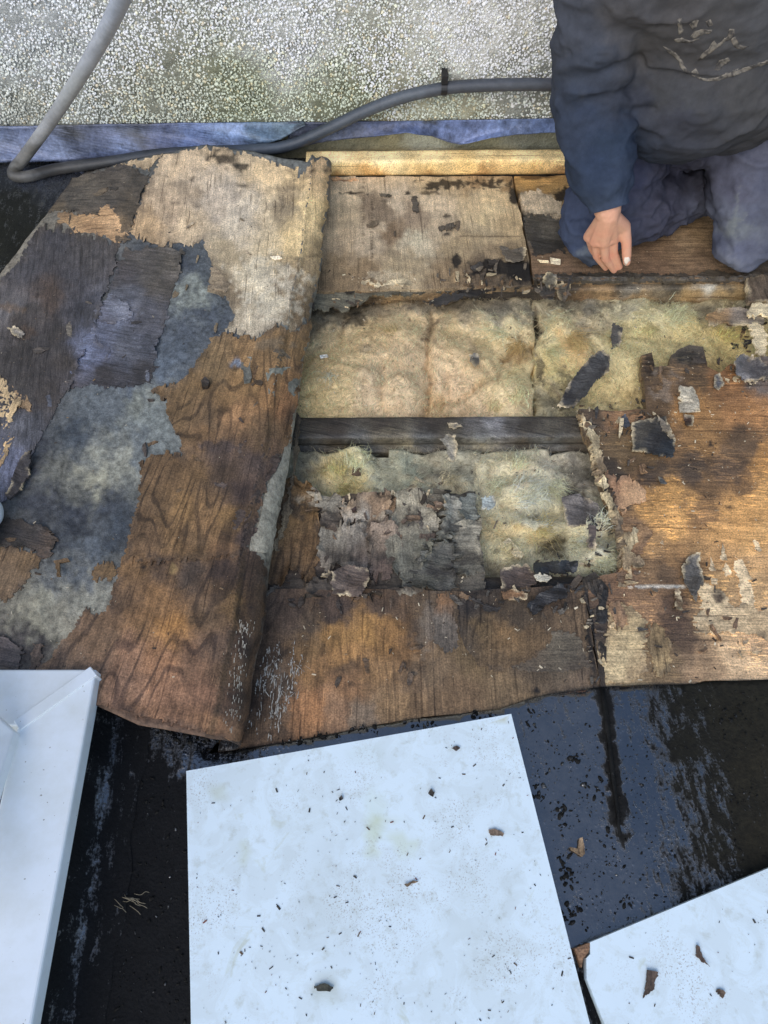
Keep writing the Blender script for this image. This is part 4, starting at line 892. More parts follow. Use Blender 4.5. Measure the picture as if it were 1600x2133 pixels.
TANp = [(370, 340, (186, 163, 137)), (450, 320, (184, 160, 131)), (430, 380, (172, 157, 142)), (350, 430, (152, 132, 112)), (400, 470, (178, 157, 130)), (480, 400, (152, 142, 134)), (560, 370, (194, 168, 130)), (620, 372, (196, 168, 124)), (660, 350, (192, 160, 122)), (640, 440, (210, 184, 130)), (600, 420, (168, 148, 118)), (560, 450, (184, 168, 142)), (500, 480, (174, 163, 148)), (620, 500, (200, 174, 124)), (560, 520, (180, 163, 132)), (480, 530, (150, 135, 110)),
        (640, 560, (140, 120, 90)), (520, 570, (170, 160, 140)), (600, 590, (118, 103, 84)), (470, 600, (112, 97, 78)), (560, 630, (158, 148, 128)), (620, 650, (106, 87, 63)), (540, 660, (164, 154, 138)), (600, 440, (120, 108, 92)), (300, 480, (160, 132, 100)), (680, 450, (176, 150, 104)), (675, 380, (188, 158, 116)), (660, 520, (150, 128, 92)), (440, 420, (160, 148, 138)), (390, 400, (140, 124, 108)), (500, 440, (182, 172, 160))]
veneer([(332, 326), (345, 318), (430, 303), (470, 310), (520, 322), (560, 334), (600, 350), (636, 366), (652, 330), (664, 324), (682, 334), (684, 420), (672, 520), (660, 590), (648, 660), (610, 690), (575, 672), (545, 700), (505, 700), (470, 690), (490, 655), (478, 628), (455, 614), (432, 608), (440, 560), (428, 520), (424, 498), (398, 510), (372, 505), (340, 516), (300, 506), (268, 484), (285, 445), (302, 400), (316, 368)],
       TANp, M['wood_pale'], 101, jg=(12, 5), blobs=[(468, 330, 20, 12, BLK, dict(k=.85, rag=1., sc=8)), (500, 348, 12, 8, BLK, dict(k=.85, rag=1., sc=7)), (655, 354, 26, 2.5, BLK, dict(k=.9, rag=1., sc=5)), (510, 388, 12, 6, (70, 62, 55), dict(k=.8, rag=.9, sc=7)), (380, 425, 90, 2, (90, 80, 70), dict(k=.6, rag=.5, rot=8)), (600, 400, 36, 16, (70, 60, 52), dict(k=.45, rag=1., rot=-40, sc=14)), (400, 370, 6, 8, (70, 62, 54), dict(k=.7)), (560, 575, 60, 30, (190, 185, 172), dict(k=.45, rag=1.1, sc=7)), (570, 640, 50, 26, (184, 180, 168), dict(k=.45, rag=1.1, sc=6)), (640, 535, 50, 4, (90, 76, 56), dict(k=.6, rot=-8))],
       lift=edge_lift(.006, 10, 1), label='pale bleached upper veneer with wrinkles', var=.16)
BRp = [(560, 650, (120, 105, 80)), (590, 700, (118, 90, 56)), (520, 720, (130, 98, 62)), (460, 720, (124, 98, 66)), (440, 760, (118, 94, 63)), (520, 790, (140, 104, 62)), (400, 800, (112, 86, 55)), (480, 830, (124, 92, 56)), (560, 830, (134, 95, 56)), (380, 860, (105, 80, 52)), (430, 870, (88, 68, 48)), (500, 870, (146, 104, 66)), (540, 900, (92, 70, 48)), (600, 850, (122, 82, 50)), (430, 900, (117, 86, 55)), (450, 940, (72, 58, 54)), (530, 960, (70, 57, 55)), (350, 970, (102, 76, 50)), (400, 990, (108, 80, 50)),
       (460, 990, (72, 56, 45)), (320, 1050, (96, 72, 48)), (380, 1060, (132, 97, 56)), (430, 1090, (114, 83, 51)), (480, 1080, (125, 92, 51)), (500, 1030, (70, 55, 52)), (300, 1120, (96, 71, 48)), (360, 1140, (120, 88, 53)), (420, 1130, (108, 80, 50)), (460, 1150, (120, 85, 53)), (510, 1120, (68, 54, 52)), (270, 1180, (114, 82, 50)), (330, 1180, (80, 60, 45)), (400, 1190, (70, 57, 50)), (470, 1190, (75, 58, 50)), (530, 1190, (58, 44, 35)), (250, 1250, (96, 71, 50)), (330, 1260, (126, 88, 50)),
       (360, 1300, (160, 108, 53)), (300, 1300, (118, 84, 52)), (430, 1280, (96, 73, 52)), (490, 1260, (98, 72, 42)), (530, 1260, (62, 46, 34)), (220, 1330, (112, 84, 61)), (280, 1360, (136, 96, 70)), (340, 1380, (154, 105, 71)), (400, 1380, (118, 84, 62)), (450, 1350, (96, 73, 58)), (510, 1350, (58, 43, 34)), (150, 1370, (116, 89, 68)), (250, 1420, (124, 90, 70)), (350, 1440, (136, 94, 68)), (420, 1450, (124, 85, 62)), (470, 1480, (75, 55, 42)), (500, 1450, (58, 43, 34)), (440, 1510, (136, 94, 62)), (480, 1400, (92, 68, 48))]
veneer([(470, 692), (505, 702), (545, 702), (575, 676), (610, 692), (648, 664), (638, 720), (622, 790), (612, 860), (607, 872), (596, 930), (560, 985), (545, 1040), (535, 1090), (520, 1130), (500, 1160), (440, 1165), (265, 1168), (266, 1120), (280, 1070), (296, 1000), (294, 962), (320, 948), (382, 946), (376, 915), (356, 880), (350, 832), (316, 818), (330, 806), (372, 800), (402, 768), (420, 740), (436, 706)],
       BRp, M['wood_y_fig'], 103, th=.0026, jg=(13, 4.5), lift=edge_lift(.005, 9, 2), label='golden brown figured veneer in the middle of the fold', var=.15,
       blobs=[(495, 755, 12, 10, (96, 108, 130), dict(k=.9, rag=.8, sc=8)), (450, 930, 45, 12, (70, 58, 58), dict(k=.8, rag=.8)), (560, 720, 40, 12, (92, 84, 72), dict(k=.6, rag=.9, rot=-10))])
veneer([(266, 1135), (330, 1110), (440, 1120), (500, 1125), (530, 1145), (548, 1165), (556, 1190), (552, 1260), (546, 1320), (533, 1420), (514, 1510), (502, 1556), (470, 1538), (400, 1518), (300, 1492), (196, 1464), (110, 1430), (60, 1405), (110, 1370), (140, 1330), (165, 1290), (180, 1265), (196, 1280), (222, 1275), (232, 1235), (245, 1200)],
       BRp, M['wood_y_fig'], 105, jg=(16, 3.5), label='red-brown lower veneer at the front curl', alpha=.35, var=.15,
       blobs=[(362, 1184, 9, 10, (160, 132, 78), dict(k=.95, rag=.3)), (362, 1184, 20, 22, (96, 68, 42), dict(k=.5)), (300, 1183, 8, 5, BLK, dict(k=.9))])
# dark stained pieces, left half
CHp = [(180, 370, (84, 78, 72)), (240, 360, (80, 74, 70)), (290, 380, (60, 56, 54)), (150, 410, (74, 70, 66)), (220, 420, (68, 64, 62)), (270, 430, (70, 62, 54)), (120, 440, (90, 78, 62)), (120, 500, (58, 58, 66)), (200, 520, (62, 61, 66)), (60, 560, (60, 60, 68)), (150, 580, (60, 60, 68)), (100, 620, (74, 60, 56)), (40, 660, (62, 54, 52)), (30, 650, (92, 92, 100)), (180, 650, (56, 57, 66)), (120, 700, (54, 50, 52)), (50, 740, (52, 48, 50)),
       (130, 760, (58, 52, 52)), (30, 800, (62, 58, 60)), (100, 830, (60, 54, 54)), (300, 540, (70, 68, 70)), (350, 540, (78, 74, 72)), (260, 560, (66, 64, 70)), (330, 590, (76, 72, 72)), (260, 610, (80, 84, 98)), (250, 650, (100, 108, 132)), (300, 660, (76, 78, 90)), (200, 700, (84, 90, 112)), (190, 740, (104, 112, 142)), (260, 720, (78, 82, 96)), (320, 720, (72, 76, 90)), (220, 780, (50, 48, 52)), (300, 780, (48, 47, 52)), (60, 900, (76, 78, 88)), (20, 980, (92, 98, 122)), (50, 1000, (70, 72, 88)), (240, 470, (110, 90, 66))]
veneer([(94, 438), (120, 404), (152, 366), (200, 352), (260, 344), (312, 362), (300, 400), (284, 442), (262, 505), (240, 500), (255, 470), (230, 430), (180, 450), (150, 440)], CHp, M['char'], 111, jg=(12, 4), lift=edge_lift(.010, 12, 3), label='charcoal veneer flap at the far left corner')
veneer([(120, 446), (150, 442), (182, 450), (232, 428), (262, 440), (275, 455), (256, 508), (200, 492), (150, 476), (122, 468)], [(150, 455, (170, 132, 92)), (220, 450, (176, 136, 96)), (250, 480, (184, 144, 104)), (200, 480, (150, 114, 80))], M['wood_x'], 112, jg=(10, 4))
veneer([(236, 346), (300, 326), (332, 316), (345, 318), (330, 330), (312, 358), (270, 345)], [(260, 342, (180, 156, 126)), (320, 330, (170, 148, 120))], M['wood_pale'], 113, jg=(10, 3))
veneer([(86, 470), (150, 478), (205, 494), (252, 512), (238, 560), (212, 640), (180, 730), (148, 806), (110, 868), (75, 935), (52, 975), (20, 1030), (-30, 1080), (-60, 1000), (-60, 640), (-10, 600), (45, 545), (60, 510)], CHp, M['char_y'], 114, jg=(14, 5), lift=edge_lift(.007, 12, 4), blobs=[(50, 690, 30, 12, (82, 62, 50), dict(k=.6, rot=10)), (20, 640, 40, 8, (110, 84, 58), dict(k=.5, rot=12))], label='large dark veneer sheet at the left edge', var=.2)
veneer([(262, 514), (300, 520), (340, 518), (381, 520), (378, 560), (362, 600), (352, 640), (340, 690), (328, 740), (316, 800), (230, 803), (140, 806), (165, 755), (192, 690), (216, 640), (240, 570)], CHp, M['char'], 115, jg=(13, 4), lift=edge_lift(.008, 10, 5), label='square charcoal veneer piece with bluish patches', alpha=.25, var=.2)
veneer([(228, 612), (270, 640), (278, 660), (262, 672), (230, 676), (206, 672), (200, 655), (215, 630)], [(240, 650, (106, 112, 132)), (220, 665, (96, 100, 120))], M['char'], 116, jg=(9, 4), th=.003, lift=edge_lift(.006, 8, 6), alpha=.3)
veneer([(160, 720), (190, 690), (205, 715), (230, 730), (222, 752), (195, 755), (165, 770), (150, 780)], [(180, 740, (110, 120, 152)), (210, 740, (84, 90, 114))], M['char'], 117, jg=(9, 3), th=.0025, alpha=.4)
veneer([(-20, 1092), (30, 1082), (78, 1096), (98, 1100), (121, 1122), (106, 1160), (84, 1163), (78, 1150), (20, 1138), (-20, 1140)], [(20, 1100, (44, 42, 44)), (60, 1110, (52, 46, 44)), (100, 1130, (84, 68, 58)), (20, 1130, (50, 46, 46))], M['char'], 118, jg=(10, 4), th=.003, lift=edge_lift(.008, 10, 7))
veneer([(-20, 1142), (20, 1138), (75, 1152), (86, 1164), (60, 1205), (48, 1218), (25, 1245), (-20, 1255)], [(20, 1165, (108, 84, 60)), (60, 1170, (114, 88, 60)), (20, 1210, (104, 82, 60)), (-10, 1230, (110, 86, 62))], M['wood_y'], 119, jg=(10, 4))
for q, (pl_, c_, s_) in enumerate([([(-10, 786), (10, 790), (22, 812), (48, 830), (30, 862), (12, 900), (-10, 930)], (196, 166, 122), 120), ([(-10, 940), (34, 905), (22, 930), (8, 965), (-10, 985)], (190, 156, 110), 121), ([(22, 806), (60, 835), (70, 860), (45, 850), (30, 835)], (150, 120, 88), 122),
                                   ([(196, 1182), (222, 1170), (242, 1178), (245, 1195), (230, 1212), (192, 1208)], (112, 84, 52), 123), ([(70, 1340), (92, 1345), (80, 1392), (62, 1395)], (96, 78, 70), 124), ([(-20, 1318), (20, 1330), (48, 1352), (40, 1392), (-20, 1400)], (84, 74, 76), 125)]):
    veneer(pl_, [(pl_[0][0], pl_[0][1], c_), (pl_[3][0], pl_[3][1], tuple(int(x * .9) for x in c_))], M['wood_y'] if q < 5 else M['char'], s_, jg=(8, 3.5), lift=edge_lift(.005, 8, 8 + q))
PUR = (78, 64, 60)
for pl_, c_, s_ in [([(380, 930), (420, 920), (470, 918), (475, 935), (440, 948), (385, 952)], (62, 50, 50), 131), ([(498, 925), (530, 915), (575, 938), (580, 962), (560, 1000), (545, 1030), (520, 1010), (500, 965)], PUR, 132),
                    ([(425, 1012), (450, 1005), (500, 1010), (545, 1012), (540, 1050), (500, 1042), (470, 1030)], (74, 60, 58), 133), ([(490, 1070), (530, 1060), (538, 1085), (528, 1115), (515, 1135), (488, 1120), (485, 1100)], (76, 62, 58), 134),
                    ([(440, 560), (462, 570), (480, 590), (470, 612), (432, 606)], (140, 124, 104), 135), ([(540, 735), (585, 728), (604, 745), (600, 765), (548, 762)], (96, 86, 72), 136), ([(500, 740), (525, 745), (522, 800), (510, 802)], (118, 120, 118), 137), ([(528, 748), (552, 752), (545, 806), (526, 806)], (96, 74, 52), 138), ([(552, 770), (612, 765), (618, 800), (606, 842), (560, 822)], (120, 124, 120), 139)]:
    veneer(pl_, [(pl_[0][0], pl_[0][1], c_), (pl_[-2][0], pl_[-2][1], tuple(int(x * .85) for x in c_))], M['fleece'] if s_ in (137, 139) else M['wood_x'], s_, jg=(9, 3), th=.0024 if s_ < 137 else .0018, lift=edge_lift(.005, 9, s_))
# bare felt showing on the bend as a pale strip, with a torn end
veneer([(612, 870), (604, 935), (596, 990), (582, 1070), (566, 1140), (552, 1152), (535, 1150), (520, 1148), (522, 1120), (536, 1098), (548, 1042), (556, 1010), (578, 975), (592, 925)], [(600, 900, (142, 140, 130)), (580, 1000, (146, 145, 135)), (560, 1080, (152, 150, 138)), (535, 1130, (156, 152, 138))], M['fleece'], 141, jg=(11, 2.5), th=.0022, name='fleece_strip')

# ------------------------------------------------------------------ veneer stuck to the boards and torn at their edges
def on(bd, poly, pts, mat, seed, **kw):
    return veneer(poly, pts, mat, seed, parent=bd, bvh=BV[bd.name], **kw)
on(B1, [(690, 372), (705, 369), (712, 374), (740, 371), (748, 375), (730, 379), (695, 378)], [(720, 374, (196, 150, 110))], M['wood_x'], 150, jg=(9, 2))
CR = (200, 172, 128)
on(B3, [(1450, 1225), (1475, 1215), (1490, 1228), (1512, 1240), (1530, 1268), (1555, 1255), (1575, 1270), (1600, 1262), (1640, 1270), (1640, 1340), (1590, 1330), (1545, 1318), (1500, 1318), (1452, 1320), (1446, 1290), (1462, 1262)], [(1470, 1260, (196, 172, 134)), (1530, 1290, (186, 160, 122)), (1590, 1300, (178, 150, 112)), (1480, 1310, (170, 146, 112))], M['wood_x'], 151, jg=(9, 5), blobs=[(1500, 1248, 14, 10, (70, 54, 46), dict(k=.9, rag=.6, sc=8))])
on(B3, [(1258, 1262), (1300, 1255), (1322, 1270), (1345, 1290), (1342, 1340), (1350, 1400), (1300, 1424), (1258, 1428), (1252, 1380), (1262, 1330), (1268, 1290)], [(1280, 1290, (150, 124, 88)), (1310, 1330, (184, 160, 116)), (1290, 1390, (190, 166, 122)), (1330, 1400, (160, 134, 98))], M['wood_x'], 152, jg=(9, 4))
on(B3, [(1352, 1300), (1385, 1310), (1400, 1345), (1395, 1400), (1362, 1402), (1350, 1350)], [(1370, 1330, (120, 98, 66)), (1380, 1380, (150, 124, 84))], M['wood_y'], 153, jg=(7, 5))
on(B3, [(1268, 1260), (1290, 1252), (1310, 1300), (1296, 1312), (1280, 1300)], [(1280, 1275, (140, 104, 74))], M['wood_y'], 154, jg=(7, 3), th=.003)
for k, pl_ in enumerate([[(1505, 1130), (1515, 1168), (1500, 1165)], [(1480, 1160), (1492, 1188), (1484, 1190), (1478, 1188)], [(1512, 1170), (1524, 1195), (1512, 1202), (1504, 1188)], [(1530, 1160), (1545, 1165), (1562, 1200), (1570, 1262), (1545, 1258), (1540, 1210), (1530, 1190)], [(1568, 1126), (1580, 1130), (1586, 1148), (1574, 1146)], [(1480, 1205), (1495, 1206), (1495, 1218), (1482, 1218)]]):
    on(B3, pl_, [(pl_[0][0], pl_[0][1], (218, 190, 148))], M['wood_x'], 160 + k, jg=(7, 2.5), step=6)
on(B3, [(1260, 985), (1288, 1000), (1300, 990), (1322, 1000), (1345, 1022), (1338, 1048), (1312, 1052), (1300, 1070), (1282, 1062), (1276, 1030)], [(1290, 1010, (150, 108, 78)), (1320, 1030, (176, 134, 96))], M['wood_pale'], 170, jg=(7, 4))
on(B3, [(1285, 1085), (1330, 1092), (1360, 1110), (1340, 1140), (1330, 1190), (1320, 1230), (1295, 1215), (1280, 1190), (1300, 1150)], [(1310, 1110, (150, 112, 76)), (1320, 1160, (140, 102, 72)), (1300, 1200, (112, 86, 66))], M['wood_x'], 171, jg=(9, 4))
on(B3, [(1208, 856), (1240, 852), (1300, 862), (1345, 870), (1320, 890), (1290, 885), (1262, 900), (1250, 890), (1225, 880)], [(1230, 865, (86, 70, 56)), (1300, 875, (150, 108, 72))], M['wood_x'], 172, jg=(9, 4), th=.003)
# splintered pale edge where the right board broke
edgl = [[(1208, 862), (1226, 880), (1244, 910), (1252, 950), (1262, 985), (1250, 1005), (1236, 965), (1230, 930), (1215, 890)], [(1236, 965), (1256, 990), (1270, 1030), (1285, 1060), (1294, 1100), (1304, 1140), (1292, 1148), (1282, 1090), (1262, 1040), (1246, 1012)], [(1300, 1110), (1326, 1100), (1330, 1130), (1312, 1150), (1330, 1160), (1335, 1185), (1304, 1190), (1282, 1180), (1282, 1150)]]
for k, pl_ in enumerate(edgl):
    on(B3, pl_, [(pl_[0][0], pl_[0][1], (150, 124, 88)), (pl_[2][0], pl_[2][1], (176, 158, 120)), (pl_[4][0], pl_[4][1], (120, 102, 80)), (pl_[1][0], pl_[1][1], (200, 184, 146))], M['wood_y'], 180 + k, jg=(6, 4), th=.004, lift=edge_lift(.008, 10, k), step=6, name='splintered_edge')
B5 = None
# delaminated plies left over the lower bay, on the board below
LP = [([(560, 1005), (612, 985), (648, 985), (662, 1022), (656, 1100), (662, 1195), (645, 1215), (625, 1190), (600, 1200), (575, 1215), (540, 1230)], [(640, 1010, (116, 84, 50)), (620, 1080, (110, 80, 48)), (640, 1150, (104, 74, 46)), (600, 1180, (90, 66, 46)), (590, 1050, (84, 64, 46))], 'wood_y_fig', .0025),
      ([(660, 1022), (708, 1020), (722, 1060), (720, 1100), (698, 1098), (668, 1105)], [(680, 1040, (142, 132, 122)), (700, 1080, (110, 96, 86)), (690, 1100, (70, 54, 46))], 'wood_x', .004),
      ([(664, 1100), (700, 1095), (765, 1090), (768, 1180), (740, 1190), (700, 1185), (666, 1190)], [(690, 1120, (122, 114, 106)), (740, 1120, (116, 106, 100)), (700, 1170, (108, 98, 92)), (750, 1160, (100, 84, 78))], 'wood_y', .0015),
      ([(718, 1048), (760, 1030), (812, 1030), (815, 1060), (800, 1096), (760, 1098), (722, 1090)], [(740, 1050, (140, 112, 88)), (750, 1070, (176, 166, 160)), (790, 1050, (128, 100, 78)), (780, 1085, (120, 92, 72))], 'wood_pale', .005),
      ([(812, 1018), (860, 1012), (895, 1040), (910, 1075), (905, 1140), (880, 1190), (850, 1220), (820, 1190), (800, 1100), (816, 1062)], [(840, 1030, (150, 138, 120)), (870, 1060, (134, 124, 110)), (850, 1100, (118, 110, 98)), (880, 1140, (96, 94, 86)), (840, 1180, (86, 84, 78))], 'wood_pale', .003),
      ([(765, 1098), (830, 1090), (842, 1150), (820, 1200), (770, 1212), (765, 1160)], [(790, 1120, (120, 100, 88)), (820, 1140, (130, 108, 96)), (800, 1190, (84, 66, 62))], 'wood_y', .0025),
      ([(912, 1040), (938, 1032), (960, 1060), (962, 1100), (940, 1130), (912, 1128), (920, 1090)], [(935, 1060, (116, 114, 110)), (940, 1110, (100, 100, 96))], 'char', .006),
      ([(948, 1050), (985, 1022), (998, 1040), (1000, 1075), (970, 1090), (955, 1080)], [(975, 1050, (124, 128, 128)), (985, 1070, (110, 112, 110))], 'char', .007),
      ([(940, 1100), (1000, 1088), (1008, 1150), (1012, 1185), (980, 1205), (938, 1200)], [(960, 1130, (112, 106, 98)), (990, 1140, (130, 122, 110)), (980, 1190, (84, 80, 74))], 'wood_x', .002),
      ([(880, 1130), (940, 1120), (945, 1200), (950, 1225), (890, 1235), (850, 1222)], [(900, 1160, (74, 72, 68)), (920, 1200, (62, 60, 56)), (880, 1215, (70, 68, 62))], 'char', .0035),
      ([(560, 1215), (640, 1205), (760, 1205), (850, 1222), (950, 1226), (960, 1240), (900, 1246), (700, 1250), (555, 1252)], [(600, 1230, (58, 50, 46)), (700, 1230, (54, 46, 42)), (800, 1232, (64, 54, 48)), (930, 1238, (72, 58, 46))], 'wood_x', .002)]
under = board([(480, 1000), (612, 990), (660, 1030), (810, 1022), (990, 1024), (1003, 1090), (1008, 1180), (1000, 1236), (900, 1240), (470, 1240)], -.0045, .006, .007, (.012, .009), 77)
V, Fc = under; px = proj(V)
ub = tag(mk('delaminated_ply', V, Fc, M['wood_x'], cols=idw([(600, 1100, (60, 50, 42)), (700, 1150, (80, 68, 62)), (800, 1060, (84, 72, 62)), (900, 1060, (86, 82, 74)), (950, 1180, (84, 80, 74)), (700, 1215, (46, 40, 38)), (900, 1215, (50, 48, 45))], px, 14, 50, 3, .15, 78), smooth=False), 'grey and brown delaminated plywood layers beside the fold, below the middle joist', 'plywood', 'plywood boards of the roof deck')
BV[ub.name] = bvh_of(V, Fc)
for k, (pl_, pt_, mt_, th_) in enumerate(LP):
    on(ub, [(a + 9 * math.sin(b * .11 + k), b + 9 * math.sin(a * .09 + k * 2)) for a, b in pl_], pt_, M[mt_], 200 + k, jg=(9, 7), th=th_, lift=edge_lift(.016, 11, 20 + k, 30, -.1), name='ply_layer', var=.28, blobs=[(pl_[0][0] + 40, pl_[0][1] + 60, 34, 14, (50, 44, 42), dict(k=.7, rag=1., sc=14)), (pl_[3][0], pl_[3][1] + 20, 26, 10, (156, 146, 134), dict(k=.5, rag=1., sc=10))])
for k, (pl_, c_) in enumerate([([(580, 1150), (605, 1060), (612, 1000), (606, 990), (600, 1040), (590, 1080), (568, 1150)], (120, 104, 84)), ([(608, 985), (616, 900), (620, 860), (626, 880), (618, 960), (612, 1000)], (110, 96, 78))]):
    on(ub, pl_, [(pl_[0][0], pl_[0][1], c_), (pl_[2][0], pl_[2][1], (78, 66, 54))], M['wood_y'], 220 + k, jg=(9, 3), th=.006, name='ply_layer')
# torn felt-stained strips hanging over the far joist, still on the upper board
SG = (92, 92, 82)
V1, F1 = board([(600, 575), (1110, 570), (1110, 640), (600, 670)], -.012, .002, .012, (.03, .001), 5)
plane_hi = bvh_of(V1, F1)
for k, (pl_, c_, mt_, th_) in enumerate([([(600, 606), (700, 598), (800, 596), (905, 597), (965, 596), (960, 606), (860, 614), (800, 618), (740, 636), (712, 652), (700, 644), (672, 650), (650, 646), (600, 650)], SG, 'char', .004),
                                       ([(800, 584), (860, 566), (892, 574), (925, 560), (950, 566), (985, 562), (990, 580), (1020, 586), (1070, 584), (1098, 592), (1040, 602), (1000, 614), (960, 612), (940, 590), (905, 597), (840, 594)], (44, 43, 44), 'char', .006),
                                       ([(880, 630), (905, 622), (925, 612), (960, 612), (985, 606), (975, 618), (940, 628), (912, 640)], (46, 46, 48), 'char', .004),
                                       ([(655, 600), (760, 594), (880, 592), (960, 588), (958, 592), (880, 598), (760, 602)], (168, 154, 126), 'wood_x', .010)]):
    veneer(pl_, [(pl_[0][0], pl_[0][1], c_), (pl_[4][0], pl_[4][1], tuple(int(x * .9) for x in c_)), (pl_[-2][0], pl_[-2][1], tuple(int(x * 1.15) for x in c_))], M[mt_], 230 + k, parent=B1, bvh=plane_hi, jg=(9, 4), th=th_, lift=edge_lift(.010, 12, 30 + k), name='torn_strip', var=.2)
on(B2, [(1090, 452), (1130, 448), (1175, 452), (1178, 530), (1140, 528), (1110, 532), (1100, 500)], [(1110, 470, (62, 62, 62)), (1150, 470, (80, 78, 76)), (1130, 500, (46, 46, 48)), (1160, 520, (40, 40, 42))], M['char'], 240, jg=(10, 4), alpha=.4)
on(B2, [(1084, 402), (1110, 398), (1140, 406), (1172, 430), (1172, 448), (1130, 446), (1092, 444)], [(1110, 420, (176, 160, 138)), (1150, 440, (170, 156, 136))], M['wood_pale'], 241, jg=(8, 4))
on(B2, [(1108, 574), (1250, 568), (1400, 572), (1560, 568), (1700, 572), (1700, 584), (1500, 588), (1300, 590), (1112, 592)], [(1150, 580, (60, 54, 48)), (1300, 578, (64, 58, 50)), (1450, 580, (72, 64, 54)), (1600, 580, (66, 58, 50))], M['char'], 242, jg=(12, 3), th=.003, name='torn_strip')
on(B4, [(958, 1240), (1020, 1234), (1100, 1236), (1140, 1290), (1150, 1330), (1110, 1370), (1040, 1400), (1000, 1390), (965, 1340), (952, 1290)], [(980, 1260, (52, 46, 44)), (1030, 1260, (60, 50, 42)), (1010, 1310, (96, 76, 50)), (1060, 1320, (120, 90, 56)), (1080, 1280, (70, 58, 46)), (1040, 1370, (92, 72, 50)), (970, 1320, (70, 58, 46))], M['wood_y_fig'], 243, jg=(12, 3), th=.001, label='dark rippled veneer patch')
on(B4, [(912, 1238), (942, 1236), (948, 1290), (952, 1350), (930, 1360), (905, 1340), (900, 1290)], [(925, 1250, (120, 84, 54)), (925, 1300, (96, 88, 82)), (920, 1340, (88, 80, 74))], M['wood_y'], 244, jg=(9, 3), th=.0012)
on(B4, [(1040, 1330), (1140, 1310), (1200, 1320), (1232, 1390), (1150, 1400), (1070, 1395)], [(1100, 1350, (84, 72, 60)), (1180, 1350, (92, 84, 72)), (1200, 1390, (80, 70, 60))], M['wood_x'], 245, jg=(9, 4), th=.0008)
# rotten black strip along the joint of the two lower boards
V, Fc = board([(1212, 1205), (1240, 1190), (1268, 1225), (1262, 1300), (1262, 1432), (1250, 1432), (1240, 1350), (1226, 1270)], .0005, .014, .006, (.012, .003), 81, rough=.004)
px = proj(V)
tag(mk('rotten_joint_strip', V, Fc, M['char_y'], cols=idw([(1230, 1210, (60, 54, 48)), (1245, 1240, (34, 32, 32)), (1250, 1300, (30, 29, 30)), (1255, 1360, (46, 40, 34)), (1256, 1425, (60, 48, 38))], px, 8, 30, 3, .3, 82), smooth=False), 'black rotten wood strip along the joint between the two front boards', 'wood strip')
# white paint scrapes on the lower board: thin streaks of dried paint
scr_poly = []; r = random.Random(5)
Vv, Ff = [], []
cols_ = [(528 + 7.2 * k + r.uniform(-3, 3), r.uniform(1325, 1400), r.uniform(1440, 1545), r.uniform(.3, 1)) for k in range(14)]
for k in range(430):
    c_ = r.choice(cols_); t = r.random(); cy_ = c_[1] + (c_[2] - c_[1]) * t; cx_ = c_[0] - (cy_ - 1400) * .11 + r.gauss(0, 2.6)
    if r.random() > c_[3]: continue
    w_ = r.uniform(.5, 2.4); l_ = r.uniform(3, 20); ln = r.uniform(-.3, .1) if r.random() < .85 else r.uniform(-1.5, 1.5)
    if r.random() < .2: l_ = r.uniform(2, 5); w_ = r.uniform(2, 4)
    pts = []
    for q in range(5): pts.append((cx_ + ln * l_ * q / 4 + r.uniform(-.7, .7) - w_ / 2 * (1 - abs(q - 2) / 3), cy_ + l_ * q / 4))
    for q in range(4, -1, -1): pts.append((cx_ + ln * l_ * q / 4 + r.uniform(-.7, .7) + w_ / 2 * (1 - abs(q - 2) / 3), cy_ + l_ * q / 4))
    if any(p[0] < 500 + (1545 - p[1]) * .2 + 8 for p in pts): continue
    b0_ = len(Vv); Vv += [U(p[0], p[1], .0022 + .0008 * r.random()) for p in pts]
    Ff += [[b0_ + s, b0_ + 9 - s, b0_ + 8 - s, b0_ + s + 1] for s in range(4)]
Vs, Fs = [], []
for k in range(130):  # pale flecks on the fold: small streak highlights put in as colour
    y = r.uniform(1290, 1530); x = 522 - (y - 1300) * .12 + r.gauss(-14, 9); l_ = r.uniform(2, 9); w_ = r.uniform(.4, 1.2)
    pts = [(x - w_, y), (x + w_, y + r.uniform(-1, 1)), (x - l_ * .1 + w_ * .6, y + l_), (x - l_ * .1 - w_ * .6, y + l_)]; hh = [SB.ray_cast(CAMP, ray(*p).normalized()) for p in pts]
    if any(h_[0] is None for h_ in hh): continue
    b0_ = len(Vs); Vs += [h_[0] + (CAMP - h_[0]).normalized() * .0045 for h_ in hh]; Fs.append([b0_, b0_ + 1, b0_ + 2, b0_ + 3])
o2 = mk('highlight_flecks', Vs, Fs, M['crumb'], parent=sheet, cols=np.clip(np.tile(C((176, 172, 164)), (len(Vs), 1)) * nrg.uniform(.5, 1.1, (len(Vs), 1)), 0, .8)); o2['kind'] = 'stuff'
o = mk('paint_scrapes', Vv, Ff, M['crumb'], parent=B4, cols=np.clip(np.tile(C((186, 188, 190)), (len(Vv), 1)) * nrg.uniform(.25, 1.05, (len(Vv), 1)), 0, .8)); o['kind'] = 'stuff'

